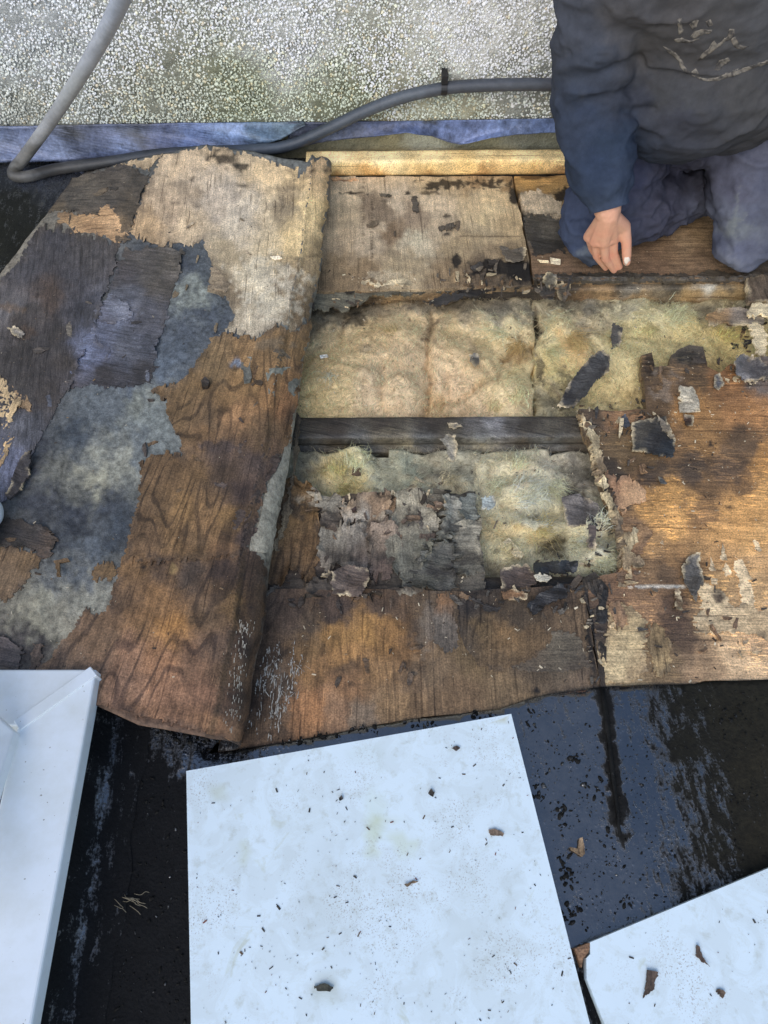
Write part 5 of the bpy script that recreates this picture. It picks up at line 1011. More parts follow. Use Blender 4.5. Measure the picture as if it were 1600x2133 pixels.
# small scraps of veneer left on the fleece and the boards
def bit(cx, cy, r_, rs):
    a0 = rs.gauss(0, .35) + (1.6 if rs.random() < .5 else 0); L, w = r_ * rs.uniform(.8, 1.5), r_ * rs.uniform(.25, .6); ca, sa = math.cos(a0), math.sin(a0)
    q = [(-L, -w), (-L * rs.uniform(.2, .6), -w * rs.uniform(.7, 1.3)), (L * rs.uniform(.1, .5), -w * rs.uniform(.4, 1.2)), (L, -w * rs.uniform(0, .9)), (L * rs.uniform(.6, .95), w * rs.uniform(.2, 1)), (0, w * rs.uniform(.5, 1.2)), (-L * rs.uniform(.6, 1.1), w * rs.uniform(.3, 1))]
    return [(cx + x * ca - y * sa, cy + x * sa + y * ca) for x, y in q]
rs = random.Random(91)
for cx0, cy0, sx_, sy_, n_, cs_, mt_ in [(300, 900, 60, 130, 8, [(104, 80, 56), (70, 62, 62)], 'wood_y'), (420, 650, 50, 60, 7, [(112, 98, 80), (140, 124, 100)], 'wood_y'), (150, 700, 70, 130, 12, [(80, 84, 98), (66, 60, 60), (110, 104, 98)], 'char'), (520, 900, 50, 90, 10, [(76, 62, 58), (110, 82, 56), (96, 88, 78)], 'wood_x'), (60, 1150, 40, 60, 7, [(96, 76, 58), (60, 54, 54)], 'wood_x'), (400, 1000, 90, 140, 9, [(80, 62, 50), (130, 98, 62)], 'wood_y'), (200, 430, 60, 50, 8, [(96, 84, 70), (62, 58, 56)], 'char'), (300, 700, 50, 60, 8, [(92, 98, 116), (58, 56, 60)], 'char'), (450, 480, 90, 60, 6, [(120, 108, 92), (176, 160, 138)], 'wood_x')]:
    for q in range(n_):
        x, y = rs.gauss(cx0, sx_ * .6), rs.gauss(cy0, sy_ * .6); r_ = rs.uniform(4, 13)
        if q % 2 or x < 8 or SB.ray_cast(CAMP, ray(x, y).normalized())[0] is None: continue
        c_ = rs.choice(cs_); veneer(bit(x, y, r_, rs), [(x, y, c_), (x + r_, y, tuple(v * .85 for v in c_))], M[mt_], 600 + rs.randint(0, 9999), jg=(8, 2.5), th=rs.uniform(.0012, .002), step=6, lift=edge_lift(.004, 6, rs.randint(0, 99)), name='veneer_scrap')
for bd, boxs in [(B3, [(1290, 1220, 40, 80, 9, [(120, 92, 66), (60, 52, 46), (180, 154, 116)]), (1330, 950, 50, 50, 8, [(70, 60, 52), (150, 112, 76)]), (1500, 1330, 70, 50, 9, [(196, 168, 128), (120, 88, 62)]), (1420, 790, 60, 40, 6, [(70, 62, 56), (130, 100, 70)])]), (B4, [(700, 1260, 140, 12, 9, [(58, 48, 44), (92, 70, 52)]), (1050, 1260, 110, 22, 12, [(50, 45, 42), (104, 80, 58), (84, 80, 76)]), (800, 1400, 160, 70, 7, [(100, 76, 54), (76, 62, 50)])]), (B1, [(1030, 560, 60, 20, 7, [(52, 48, 46), (110, 100, 88)]), (850, 470, 120, 60, 6, [(112, 98, 82), (90, 84, 78)])]), (ub, [(800, 1110, 150, 60, 26, [(92, 76, 68), (112, 106, 98), (66, 58, 54), (124, 98, 76)])])]:
    for cx0, cy0, sx_, sy_, n_, cs_ in boxs:
        for q in range(n_):
            x, y = rs.gauss(cx0, sx_ * .6), rs.gauss(cy0, sy_ * .6); r_ = rs.uniform(5, 15)
            if BV[bd.name].ray_cast(CAMP, ray(x, y).normalized())[0] is None: continue
            c_ = rs.choice(cs_); on(bd, bit(x, y, r_, rs), [(x, y, c_), (x + r_, y, tuple(v * .85 for v in c_))], M[rs.choice(['wood_x', 'wood_y', 'char'])], 600 + rs.randint(0, 9999), jg=(8, 2.5), th=rs.uniform(.0015, .0045), step=6, lift=edge_lift(.008, 6, rs.randint(0, 99)), name='veneer_scrap')

# ------------------------------------------------------------------ white panels
def panel(name, c0, c1, c3, label, seed, th=.016, z=.022, chip=None):
    name2 = chip is None
    """c0,c1,c3: pixel corners; c0->c1 one edge, c0->c3 the direction of the other"""
    A, B, D = U(*c0, z), U(*c1, z), U(*c3, z)
    e1 = (B - A); e2 = (D - A); e2 = e2 - e1.normalized() * e2.dot(e1.normalized()) if False else e2
    e2 = e2 * 1.7; B = A + e1 * (1.0 if name2 else 1.8); Q = [A, B, B + e2, A + e2]
    if chip:
        k = chip; Q = [A + e2.normalized() * k * 1.6, A + e1.normalized() * k] + Q[1:]
    Wp = [tuple(q)[:2] for q in Q]
    if chip: Wp = [Wp[0]] + [tuple(np.array(Wp[0]) * (1 - t) + np.array(Wp[1]) * t + nrg.uniform(-.003, .003, 2)) for t in (.25, .5, .75)] + Wp[1:]
    P, T = cdt(Wp, .012, seed=seed)
    sag = 0.0
    top = np.c_[P, np.full(len(P), z)]; bot = np.c_[P, np.full(len(P), z - th)]
    V, Fc = solid(top, T, bot)
    n_ = len(V); c = np.ones((n_, 4)); px = proj(V)
    c[:, :3] *= (1 - .03 * np.clip(fbm(px / 120, seed), 0, 1))[:, None]
    return mk(name, V, Fc, M['panel'], cols=c, smooth=False), px, V
def stain(colr, px, lst):
    for cx, cy, rx, ry, c, k, rot in lst:
        a = math.radians(rot); dx, dy = px[:, 0] - cx, px[:, 1] - cy
        u = (dx * math.cos(a) + dy * math.sin(a)) / rx; v = (-dx * math.sin(a) + dy * math.cos(a)) / ry
        r = np.sqrt(u * u + v * v) + .5 * fbm(px / 22, int(cx) % 50); m = np.clip((1 - r) / .4 + .5, 0, 1)[:, None] * k
        colr[:, :3] = colr[:, :3] * (1 - m + m * np.array(c))
def restain(o, V, px, lst):
    at = o.data.color_attributes['Col']; c = np.empty(len(V) * 4, np.float32); at.data.foreach_get('color', c); c = c.reshape(-1, 4)
    stain(c, px, lst); at.data.foreach_set('color', np.clip(c, 0, 1).ravel())
PA, px, V = panel('white_panel', (388, 1606), (1065, 1487), (399, 2200), 'large dirty white board lying flat on the black felt in the foreground', 301)
tag(PA, 'large dirty white board lying flat on the black felt in the foreground', 'board', 'loose white boards on the felt')
YS = (.86, .82, .66)
restain(PA, V, px, [(780, 1700, 22, 60, (.94, .94, .86), .8, 0), (775, 1745, 16, 40, (.90, .88, .72), .8, 5), (840, 1755, 45, 20, (.88, .86, .70), .8, 25), (810, 1710, 40, 10, (.92, .90, .80), .7, 0), (640, 1760, 55, 120, (.93, .92, .90), .7, 0), (700, 1900, 60, 120, (.93, .92, .90), .7, 0), (1000, 1850, 90, 90, (.92, .91, .89), .7, 0), (1010, 1990, 60, 50, (.88, .86, .82), .6, 0), (455, 1650, 14, 14, (.85, .82, .68), .7, 0), (1050, 1498, 8, 6, (.75, .66, .45), .8, 0), (675, 2060, 26, 30, (.80, .77, .68), .7, 0), (510, 1770, 10, 26, (.9, .88, .74), .7, 0), (760, 1560, 30, 50, (.93, .93, .90), .7, 0)])
PB, px, V = panel('white_panel', (1198, 1976), (1600, 1809), (1262, 2140), 'smaller white board with a chipped brown corner at the lower right', 302, chip=.022)
tag(PB, 'white board with a chipped brown corner at the lower right', 'board', 'loose white boards on the felt')
# brown core showing where the facing chipped off
A = U(1198, 1976, .0215); Q = [A, U(1233, 1962, .0215), U(1226, 1985, .0215), U(1216, 1996, .0215), U(1212, 2016, .0215)]
P, T = cdt([tuple(q)[:2] for q in Q], .004)
V, Fc = solid(np.c_[P, np.full(len(P), .0205)], T, np.c_[P, np.full(len(P), .0065)])
mk('chipped_corner', V, Fc, M['wood_x'], parent=PB, cols=np.tile(np.r_[C((128, 92, 66)), 0], (len(V), 1)), smooth=False)

# ------------------------------------------------------------------ rooflight kerb, lower left
KZ = .105
cn = U(201, 1394, KZ); fr = U(64, 2140, KZ)
kerb = empty('rooflight_kerb', (cn.x - .3, cn.y - .35, .004))
tag(kerb, 'white plastic rooflight frame with mitred corner at the lower left', 'rooflight')
xr, yb = cn.x, cn.y; xl, yf = -1.35, -.75
inn = .115
def bevel_obj(name, V, Fc, mat, parent, w=.003, seg=2, cols=None):
    o = mk(name, V, Fc, mat, parent=parent, smooth=False, cols=cols)
    bm = bmesh.new(); bm.from_mesh(o.data)
    bmesh.ops.recalc_face_normals(bm, faces=bm.faces)
    bmesh.ops.bevel(bm, geom=bm.edges[:], offset=w, segments=seg, affect='EDGES', profile=.5)
    bm.to_mesh(o.data); bm.free(); return o
sk = (fr.x - cn.x) / (fr.y - cn.y)
def xe(y): return cn.x + sk * (y - cn.y)
def prism(poly, z0_, z1_, dz=None):
    n_ = len(poly); V = [(p[0], p[1], z0_) for p in poly] + [(p[0], p[1], z1_ + (dz[i] if dz else 0)) for i, p in enumerate(poly)]
    Fc = [list(range(n_))[::-1], list(range(n_, 2 * n_))] + [[i, (i + 1) % n_, n_ + (i + 1) % n_, n_ + i] for i in range(n_)]
    return V, Fc
# side rail, end rail (mitred), the raised mitre cover, the inner glazing slab, the felted upstand
ic = U(36, 1512, KZ + .012)
V, Fc = prism([(xe(yb), yb), (ic.x, ic.y), (ic.x + sk * (yf - ic.y), yf), (xe(yf), yf)], KZ - .030, KZ, [0, .012, .012, 0]); bevel_obj('frame_rail', V, Fc, M['upvc'], kerb)
V, Fc = prism([(xe(yb), yb), (xl, yb), (xl, ic.y), (ic.x, ic.y)], KZ - .0300, KZ, [0, 0, .012, .012]); bevel_obj('frame_rail', V, Fc, M['upvc'], kerb)
dv = (Vector((ic.x, ic.y, 0)) - Vector((xe(yb), yb, 0))).normalized(); nvv = Vector((-dv.y, dv.x, 0)) * .009
A = Vector((xe(yb), yb, 0)) + dv * .004; Bq = Vector((ic.x, ic.y, 0))
V, Fc = prism([tuple(A + nvv)[:2], tuple(A - nvv)[:2], tuple(Bq - nvv)[:2], tuple(Bq + nvv)[:2]][::-1], KZ - .028, KZ + .0025, [.012, .012, 0, 0]); bevel_obj('mitre_cover', V, Fc, M['upvc'], kerb, .0012)
g1 = U(30, 1524, KZ + .03); g2 = U(-180, 1330, KZ + .12); g3 = U(-120, 2000, KZ + .10)
V = [g1, g2, g3, U(-520, 1700, KZ + .2)]; V = [tuple(v) for v in V] + [(v[0], v[1], v[2] - .02) for v in V]
Fc = [[0, 1, 3], [0, 3, 2], [4, 7, 5], [4, 6, 7], [0, 4, 5, 1], [1, 5, 7, 3], [3, 7, 6, 2], [2, 6, 4, 0]]
bevel_obj('glazing_slab', V, Fc, M['upvc'], kerb, .002)
V, Fc = prism([(xl + .02, yf), (xe(yf) - .018, yf), (xe(yb) - .018, yb - .018), (xl + .02, yb - .018)], -.005, KZ - .030)
mk('upstand', V, Fc, M['felt'], parent=kerb, cols=np.tile(np.r_[C((26, 26, 29)), .1], (len(V), 1)), smooth=False)
# felt fillet running along the foot of the upstand
n_ = 90; Vv, Ff = [], []
for i in range(n_ + 1):
    y = yb - .02 - i / n_ * (yb - .02 - yf); x = xe(y) - .018
    for s, (dx, dz) in enumerate([(-.001, .050), (.006, .036), (.014, .022), (.026, .011), (.040, .0075), (.060, .0062), (.075, .0052)]):
        w = .004 * math.sin(y * 31) * (s / 6) + .002 * math.sin(y * 90)
        Vv.append((x + dx + w, y, dz))
Ff = [[i * 7 + s, (i + 1) * 7 + s, (i + 1) * 7 + s + 1, i * 7 + s + 1] for i in range(n_) for s in range(6)]
Vv = np.array(Vv); cc = np.tile(np.r_[C((14, 15, 18)), .3], (len(Vv), 1)); cc[np.arange(len(Vv)) % 7 == 3, 3] = .47
mk('felt_fillet', Vv, Ff, M['felt'], parent=kerb, cols=cc)
for (a, b) in [((152, 1610), (143, 1705))]:
    p0, p1 = U(*a, .055), U(*b, .055)
    V, Fc = boxv(xe(p1.y) - .019, xe(p1.y) - .0155, p1.y, p0.y, .060, .078); mk('timber_sliver', V, Fc, M['wood_y'], parent=kerb, cols=np.tile(np.r_[C((150, 110, 72)), 0], (8, 1)), smooth=False)
# rounded white plastic piece just entering on the left, resting on the folded felt
hp = SB.ray_cast(CAMP, ray(4, 1090).normalized())[0]
p0 = U(-34, 1068, hp.z + .030)
path = [p0 + Vector((-.10, -.05, .01)), p0 + Vector((-.03, -.01, .004)), p0 + Vector((.014, .012, 0))]
def lathe_path(path, rads, n=20): return tube(catmull(path, 6), np.interp(np.linspace(0, 1, len(catmull(path, 6))), np.linspace(0, 1, len(rads)), rads), n)
V, Fc = lathe_path([p0 + Vector((-.16, .012, .0)), p0 + Vector((-.06, .006, .0)), p0 + Vector((.0, .0, 0)), p0 + Vector((.022, -.002, 0)), p0 + Vector((.030, -.002, 0))], [.028, .028, .028, .022, .004])
bo = mk('plastic_bottle', V, Fc, M['upvc']); tag(bo, 'rounded white plastic bottle just entering at the left edge', 'bottle')
V, Fc = lathe_path([p0 + Vector((-.03, -.055, -.002)), p0 + Vector((.004, -.052, -.002)), p0 + Vector((.020, -.052, -.002)), p0 + Vector((.027, -.052, -.002))], [.024, .024, .018, .004])
mk('side_handle', V, Fc, M['upvc'], parent=bo)

# ------------------------------------------------------------------ service pipe
R0 = .0138
up_ = [UY(330, -420, .62), UY(300, -150, .98), UY(252, 0, 1.25), UY(190, 120, 1.40), UY(110, 245, 1.56), UY(52, 325, 1.645), UY(30, 352, 1.662)]
lo = [U(30, 366, .020), U(60, 367, .018), U(120, 352, .018), U(230, 337, .030), U(330, 322, .055)]
lo = [Vector((p.x, min(p.y, YW - .035), p.z)) for p in lo]
hi = [UY(430, 316, YW - .075), UY(540, 312, YW - .055), UY(610, 300, YW - .040), UY(680, 270, YW - .034), UY(760, 232, YW - .032), UY(840, 202, YW - .030), UY(925, 184, YW - .028), UY(1000, 178, YW - .028), UY(1080, 176, YW - .028), UY(1175, 176, YW - .028), UY(1400, 176, YW - .028), UY(1750, 172, YW - .028)]
path = catmull(up_ + lo + hi, 10)
V, Fc = tube(path, R0, 18); V = np.array([tuple(v) for v in V]); px = proj(V)
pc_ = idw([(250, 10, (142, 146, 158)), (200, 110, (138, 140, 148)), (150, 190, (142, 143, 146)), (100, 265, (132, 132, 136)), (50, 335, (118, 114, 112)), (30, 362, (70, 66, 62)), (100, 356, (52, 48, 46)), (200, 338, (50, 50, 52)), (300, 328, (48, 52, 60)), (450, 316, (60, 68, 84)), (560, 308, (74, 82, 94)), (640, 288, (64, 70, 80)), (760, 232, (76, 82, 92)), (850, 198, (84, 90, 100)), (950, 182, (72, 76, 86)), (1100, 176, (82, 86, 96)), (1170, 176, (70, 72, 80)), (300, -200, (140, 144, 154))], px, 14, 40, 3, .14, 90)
pc_[:, :3] *= np.where(px[:, 0] < 300, 1.0, .80)[:, None] * np.where((px[:, 0] < 300) & (px[:, 1] < 300), 1.25, 1.0)[:, None]  # light on the riser put into its colour; floor run wet and dark
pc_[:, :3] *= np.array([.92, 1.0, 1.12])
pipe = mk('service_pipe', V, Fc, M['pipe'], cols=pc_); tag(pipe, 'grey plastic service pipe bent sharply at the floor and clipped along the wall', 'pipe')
q = UY(925, 183, YW - .028)
V, Fc = tube([q + Vector((-.007, 0, 0)), q + Vector((.007, 0, 0))], R0 + .0022, 20)
c1_ = mk('pipe_clip', V, Fc, M['black_plastic'], parent=pipe, smooth=False)
V, Fc = boxv(q.x - .007, q.x + .007, q.y - .012, YW, q.z + R0, q.z + R0 + .018); mk('clip_tab', V, Fc, M['black_plastic'], parent=c1_, smooth=False)

# ------------------------------------------------------------------ loose flakes and chips
def surf_z(p):                                                     # height of whatever lies under a photo pixel
    best = None
    for b in ALLB:
        h = b.ray_cast(CAMP, ray(*p).normalized())
        if h[0] is not None and (best is None or h[3] < best[1]): best = (h[0].z, h[3])
    return best[0] if best else .004
ALLB = list(BV.values()) + [SB]
def flake(name, poly, c, label, mat='char', z=None, th=.0022, curl=.006, tilt=(0, 0), seed=0, jg=(9, 3), cat='wood flake', pts=None, alpha=.1, step=7, pale=True, group='loose flakes of rotten veneer'):
    ga = random.Random(seed).uniform(0, 3.14); out = tear_edge(jag(poly, jg[0] * 2, jg[1] * .7, seed, .3), (math.cos(ga), math.sin(ga)), 5.0, jg[1] * 1.5, seed + 1) if jg[1] > 1.6 else jag(poly, jg[0], jg[1], seed, .4); A = np.array(poly, float).mean(0)
    z = surf_z(A) + .003 if z is None else z
    P, T = cdt(out, step, seed=seed); T = T[:, ::-1]
    d = segdist(out, P); g = random.Random(seed); a = g.uniform(0, 6.28)
    L = (np.abs(P - A).max() + 1e-6)
    u = ((P - A) @ np.array([math.cos(a), math.sin(a)])) / L
    dz = curl * u * u + curl * .5 * fbm(P / 30, seed, 2) + tilt[0] * (P[:, 0] - A[0]) / L + tilt[1] * (P[:, 1] - A[1]) / L
    dz -= dz.min()
    top = np.array([tuple(U(x, y, z + th + q)) for (x, y), q in zip(P, dz)]); bot = top - np.array([0, 0, th])
    n0 = len(P); V, Fc = solid(top, T, bot)
    px = proj(V); k = idw(pts or [(A[0], A[1], c)], px, 8, 35, 3, .22, seed, alpha)
    if pale and len(V) == 2 * n0:                                   # bright torn wood at some edges
        e = np.r_[d, d]; m = np.clip(1 - e / 2.5, 0, 1) * np.clip(fbm(px / 20, seed + 3, 2) * 2 + .25, 0, 1)
        k[:, :3] = k[:, :3] * (1 - m[:, None] * .8) + C((186, 170, 138)) * m[:, None] * .8
    o = mk(name, V, Fc, M[mat], cols=k, smooth=False)
    return tag(o, label, cat, group)
BKF = (50, 51, 54)
flake('wood_flake', [(1160, 846), (1178, 812), (1202, 776), (1228, 745), (1250, 730), (1268, 745), (1270, 772), (1240, 795), (1222, 822), (1195, 850)], BKF, 'long charcoal veneer flake leaning on the insulation by the broken board', tilt=(.012, -.012), curl=.008, seed=401, z=-.022)
flake('wood_flake', [(1277, 672), (1298, 682), (1294, 706), (1287, 730), (1272, 746), (1274, 710)], (72, 70, 68), 'narrow grey flake standing up on the insulation below the worker', tilt=(0, -.012), seed=402, z=-.030)
flake('wood_flake', [(1240, 742), (1256, 728), (1270, 740), (1268, 760), (1250, 768)], (56, 56, 60), 'small dark flake lying on the long charcoal flake', seed=403, z=-.004, curl=.004)
flake('wood_flake', [(1118, 598), (1136, 594), (1158, 604), (1152, 622), (1126, 614)], (66, 66, 68), 'squarish dark flake on the joist in front of the hand', seed=404, z=-.010, tilt=(0, .008))
flake('wood_flake', [(1140, 566), (1160, 572), (1158, 596), (1142, 600), (1130, 585)], (92, 90, 86), 'crumpled grey flake standing behind the squarish dark flake', seed=405, z=-.004, tilt=(0, -.02), curl=.012)
flake('wood_flake', [(1160, 590), (1190, 590), (1182, 620), (1170, 626), (1160, 608)], (84, 82, 78), 'crinkled grey flake right of the squarish dark flake', seed=406, z=-.008, curl=.012)
flake('wood_flake', [(1316, 880), (1350, 872), (1388, 866), (1394, 898), (1407, 912), (1404, 950), (1360, 944), (1318, 938)], (46, 45, 44), 'black cross-cracked square flake on the orange board', seed=407, curl=.004, th=.004, pts=[(1340, 890, (70, 66, 60)), (1370, 920, (40, 40, 42)), (1390, 940, (48, 54, 62))])
flake('wood_flake', [(1370, 864), (1390, 882), (1406, 908), (1396, 912), (1380, 892)], (104, 96, 86), 'thin curled brown sliver on the black square flake', seed=408, z=.006, curl=.01)
flake('wood_flake', [(1296, 866), (1304, 862), (1314, 885), (1304, 892), (1294, 884)], (66, 72, 84), 'small blue-black chip left of the black square flake', seed=409)
flake('wood_flake', [(1418, 802), (1440, 804), (1452, 822), (1460, 856), (1438, 858), (1416, 858)], (146, 140, 128), 'pale grey flake with torn white edges on the orange board', seed=410, th=.003, curl=.008, tilt=(0, -.006))
flake('wood_flake', [(1424, 862), (1446, 866), (1444, 886), (1428, 884)], (70, 50, 40), 'small dark brown chip below the pale grey flake', seed=411)
flake('wood_flake', [(1420, 1180), (1436, 1158), (1460, 1150), (1458, 1180), (1466, 1208), (1446, 1244), (1428, 1216)], (84, 82, 82), 'slate-grey flake beside the cream splashes on the orange board', seed=412, curl=.012, tilt=(.004, 0))
flake('wood_flake', [(1405, 1225), (1418, 1222), (1424, 1270), (1410, 1268)], (112, 90, 66), 'thin brown sliver left of the slate-grey flake', seed=413)
flake('wood_flake', [(916, 914), (930, 904), (950, 906), (954, 935), (946, 962), (930, 958), (932, 930)], (112, 110, 104), 'hooked grey flake hanging over the middle joist', seed=414, z=-.014, tilt=(0, -.02), curl=.012)
flake('wood_flake', [(932, 880), (952, 880), (964, 888), (945, 893), (935, 890)], (120, 112, 104), 'small pale flake on the middle joist top', seed=415, z=-.017)
flake('wood_flake', [(1170, 1036), (1205, 1028), (1245, 1048), (1264, 1075), (1262, 1098), (1220, 1094), (1184, 1096)], (92, 88, 90), 'purple-grey curved flake on the cream insulation', seed=416, z=-.026, curl=.010)
flake('wood_flake', [(1226, 1092), (1242, 1096), (1242, 1128), (1236, 1150), (1226, 1140)], (58, 46, 44), 'narrow dark brown flake upright on the cream insulation', seed=417, z=-.020, tilt=(0, -.010))
flake('wood_chip', [(1047, 1130), (1058, 1121), (1074, 1135), (1092, 1152), (1086, 1164), (1070, 1156)], (206, 192, 158), 'ribbed cream chip on the lower insulation', 'wood_x', seed=418, z=-.035, th=.006, curl=.002, pale=False)
flake('wood_flake', [(1042, 1186), (1070, 1176), (1100, 1174), (1116, 1200), (1118, 1216), (1080, 1230), (1046, 1240)], (72, 58, 52), 'dark brown cracked flake in front of the lower insulation', seed=419, z=-.006, curl=.006, tilt=(0, -.006))
flake('wood_flake', [(1044, 1232), (1080, 1230), (1100, 1236), (1098, 1248), (1050, 1248)], (118, 84, 56), 'orange-brown strip under the dark cracked flake', 'wood_x', seed=420)
flake('bitumen_scrap', [(1098, 1262), (1118, 1240), (1150, 1226), (1172, 1216), (1184, 1240), (1172, 1246), (1140, 1258), (1112, 1280)], (40, 40, 43), 'black crumpled bitumen scrap on the lower board', seed=421, curl=.014, th=.004, alpha=.35, pale=False, cat='bitumen scrap')
flake('bitumen_scrap', [(1112, 1172), (1150, 1168), (1206, 1166), (1202, 1188), (1160, 1192), (1118, 1194)], (44, 46, 50), 'black curled bitumen roll at the front of the lower bay', seed=422, z=-.008, curl=.018, th=.005, alpha=.35, pale=False, cat='bitumen scrap')
flake('wood_chip', [(1112, 1198), (1130, 1192), (1150, 1204), (1140, 1212), (1118, 1208)], (196, 192, 176), 'small cream crumb between the black scraps', 'wood_x', seed=423, pale=False, z=.000)
flake('wood_flake', [(690, 1190), (726, 1176), (764, 1182), (770, 1205), (756, 1243), (716, 1240), (692, 1236)], (74, 60, 54), 'square dark brown flake at the foot of the delaminated layers', seed=424, z=.004, tilt=(0, -.008))
flake('wood_flake', [(668, 1200), (690, 1188), (712, 1196), (700, 1208)], (66, 54, 48), 'pointed brown flake left of the square dark brown one', seed=425, z=.002)
flake('wood_flake', [(1040, 512), (1068, 520), (1096, 516), (1092, 540), (1072, 546), (1052, 536)], (92, 86, 80), 'grey curled flake on the pale upper board near the worker', seed=426, curl=.012)
flake('wood_chip', [(1120, 540), (1142, 542), (1145, 547), (1126, 546)], (190, 174, 140), 'pale pointed splinter beside the worker knee', 'wood_x', seed=427, pale=False, jg=(6, 1.5))
flake('wood_chip', [(1146, 536), (1168, 540), (1168, 548), (1148, 546)], (206, 196, 172), 'short cream stick beside the worker knee', 'wood_x', seed=428, pale=False, th=.005, jg=(6, 1))
flake('wood_flake', [(1002, 1036), (1030, 1034), (1032, 1052), (1020, 1062), (1004, 1060)], (140, 150, 156), 'blue-grey chip at the edge of the delaminated layers', seed=429, z=.003)
flake('wood_flake', [(977, 738), (994, 734), (998, 756), (990, 764), (978, 752)], (76, 76, 74), 'small grey flake on the large tan batt', seed=430)
flake('wood_chip', [(563, 534), (580, 532), (588, 537), (574, 541)], (206, 198, 182), 'white chip on the pale wrinkled veneer of the fold', 'wood_x', seed=431, pale=False, jg=(6, 1))
flake('wood_chip', [(666, 740), (682, 738), (684, 743), (668, 746)], (205, 210, 216), 'tiny white chip on the left of the tan batt', 'wood_x', seed=432, pale=False, jg=(6, 1))
flake('wood_flake', [(1470, 660), (1500, 642), (1545, 640), (1590, 656), (1592, 672), (1550, 676), (1500, 672), (1480, 676)], (120, 112, 104), 'grey and rust plank shard over the insulation at the right edge', seed=433, z=-.012, th=.005, pts=[(1490, 665, (150, 116, 76)), (1550, 660, (122, 114, 110)), (1590, 665, (120, 112, 104))])
flake('wood_flake', [(1556, 648), (1575, 630), (1600, 632), (1640, 640), (1640, 668), (1590, 656), (1560, 660)], (206, 192, 158), 'cream splintered shard at the right edge below the knee', 'wood_x', seed=434, z=-.002, th=.005, jg=(7, 5))
flake('wood_flake', [(1558, 676), (1585, 676), (1600, 700), (1596, 742), (1580, 738), (1568, 708)], (198, 184, 150), 'hanging cream splinter below the cream shard', 'wood_x', seed=435, z=-.010, th=.004, jg=(7, 5))
flake('wood_flake', [(1556, 574), (1590, 572), (1640, 580), (1640, 630), (1588, 628), (1560, 626)], (100, 86, 74), 'brown broken plank end at the right edge below the worker', 'wood_y', seed=436, z=-.016, th=.014)
flake('bitumen_scrap', [(1530, 752), (1545, 738), (1580, 744), (1600, 762), (1600, 790), (1560, 795), (1535, 780)], (92, 92, 98), 'glittering crushed black scrap at the right edge of the orange board', seed=437, curl=.016, alpha=.5, cat='bitumen scrap')
flake('wood_flake', [(1488, 782), (1500, 776), (1510, 796), (1498, 812), (1488, 800)], (86, 88, 96), 'small bluish flake left of the glittering black scrap', seed=438)
flake('wood_flake', [(1372, 992), (1380, 996), (1390, 1008), (1376, 1006)], (84, 86, 88), 'tiny dark flake in the middle of the orange board', seed=439)
flake('wood_flake', [(738, 968), (748, 966), (752, 990), (732, 988), (734, 976)], (84, 66, 54), 'brown cracked chip on the yellow tuft of insulation', seed=440, curl=.003)
flake('wood_flake', [(732, 1060), (742, 1054), (744, 1066), (734, 1068)], (66, 44, 38), 'small dark red chip on the delaminated layers', seed=441, z=.008)
flake('stone_lump', [(418, 792), (426, 784), (436, 792), (432, 804), (420, 804)], (52, 44, 40), 'small dark lump on the golden veneer of the fold', seed=442, th=.010, curl=.003, pale=False, cat='lump')
flake('twig', [(110, 1168), (140, 1162), (145, 1168), (124, 1172), (126, 1200), (118, 1200), (116, 1176)], (96, 72, 46), 'small hooked brown twig on the grey fleece at left', 'wood_y', seed=443, th=.004, pale=False, cat='twig', jg=(8, 1.5))
flake('wood_flake', [(14, 682), (30, 678), (52, 694), (46, 704), (24, 694)], (128, 122, 118), 'pale sliver on the dark veneer at the left edge', seed=444, curl=.006)
flake('wood_flake', [(30, 980), (45, 950), (66, 936), (62, 985), (40, 1020), (20, 1040), (10, 1030)], (52, 49, 52), 'long dark folded strip beside the grey fleece at left', seed=445, curl=.010, th=.004)
flake('twig', [(1188, 1764), (1204, 1768), (1207, 1746), (1214, 1744), (1219, 1778), (1214, 1784), (1204, 1778), (1190, 1770)], (118, 96, 72), 'brown V-shaped twig on the wet felt', 'wood_y', seed=446, z=.0055, th=.005, pale=False, cat='twig', jg=(9, 1))
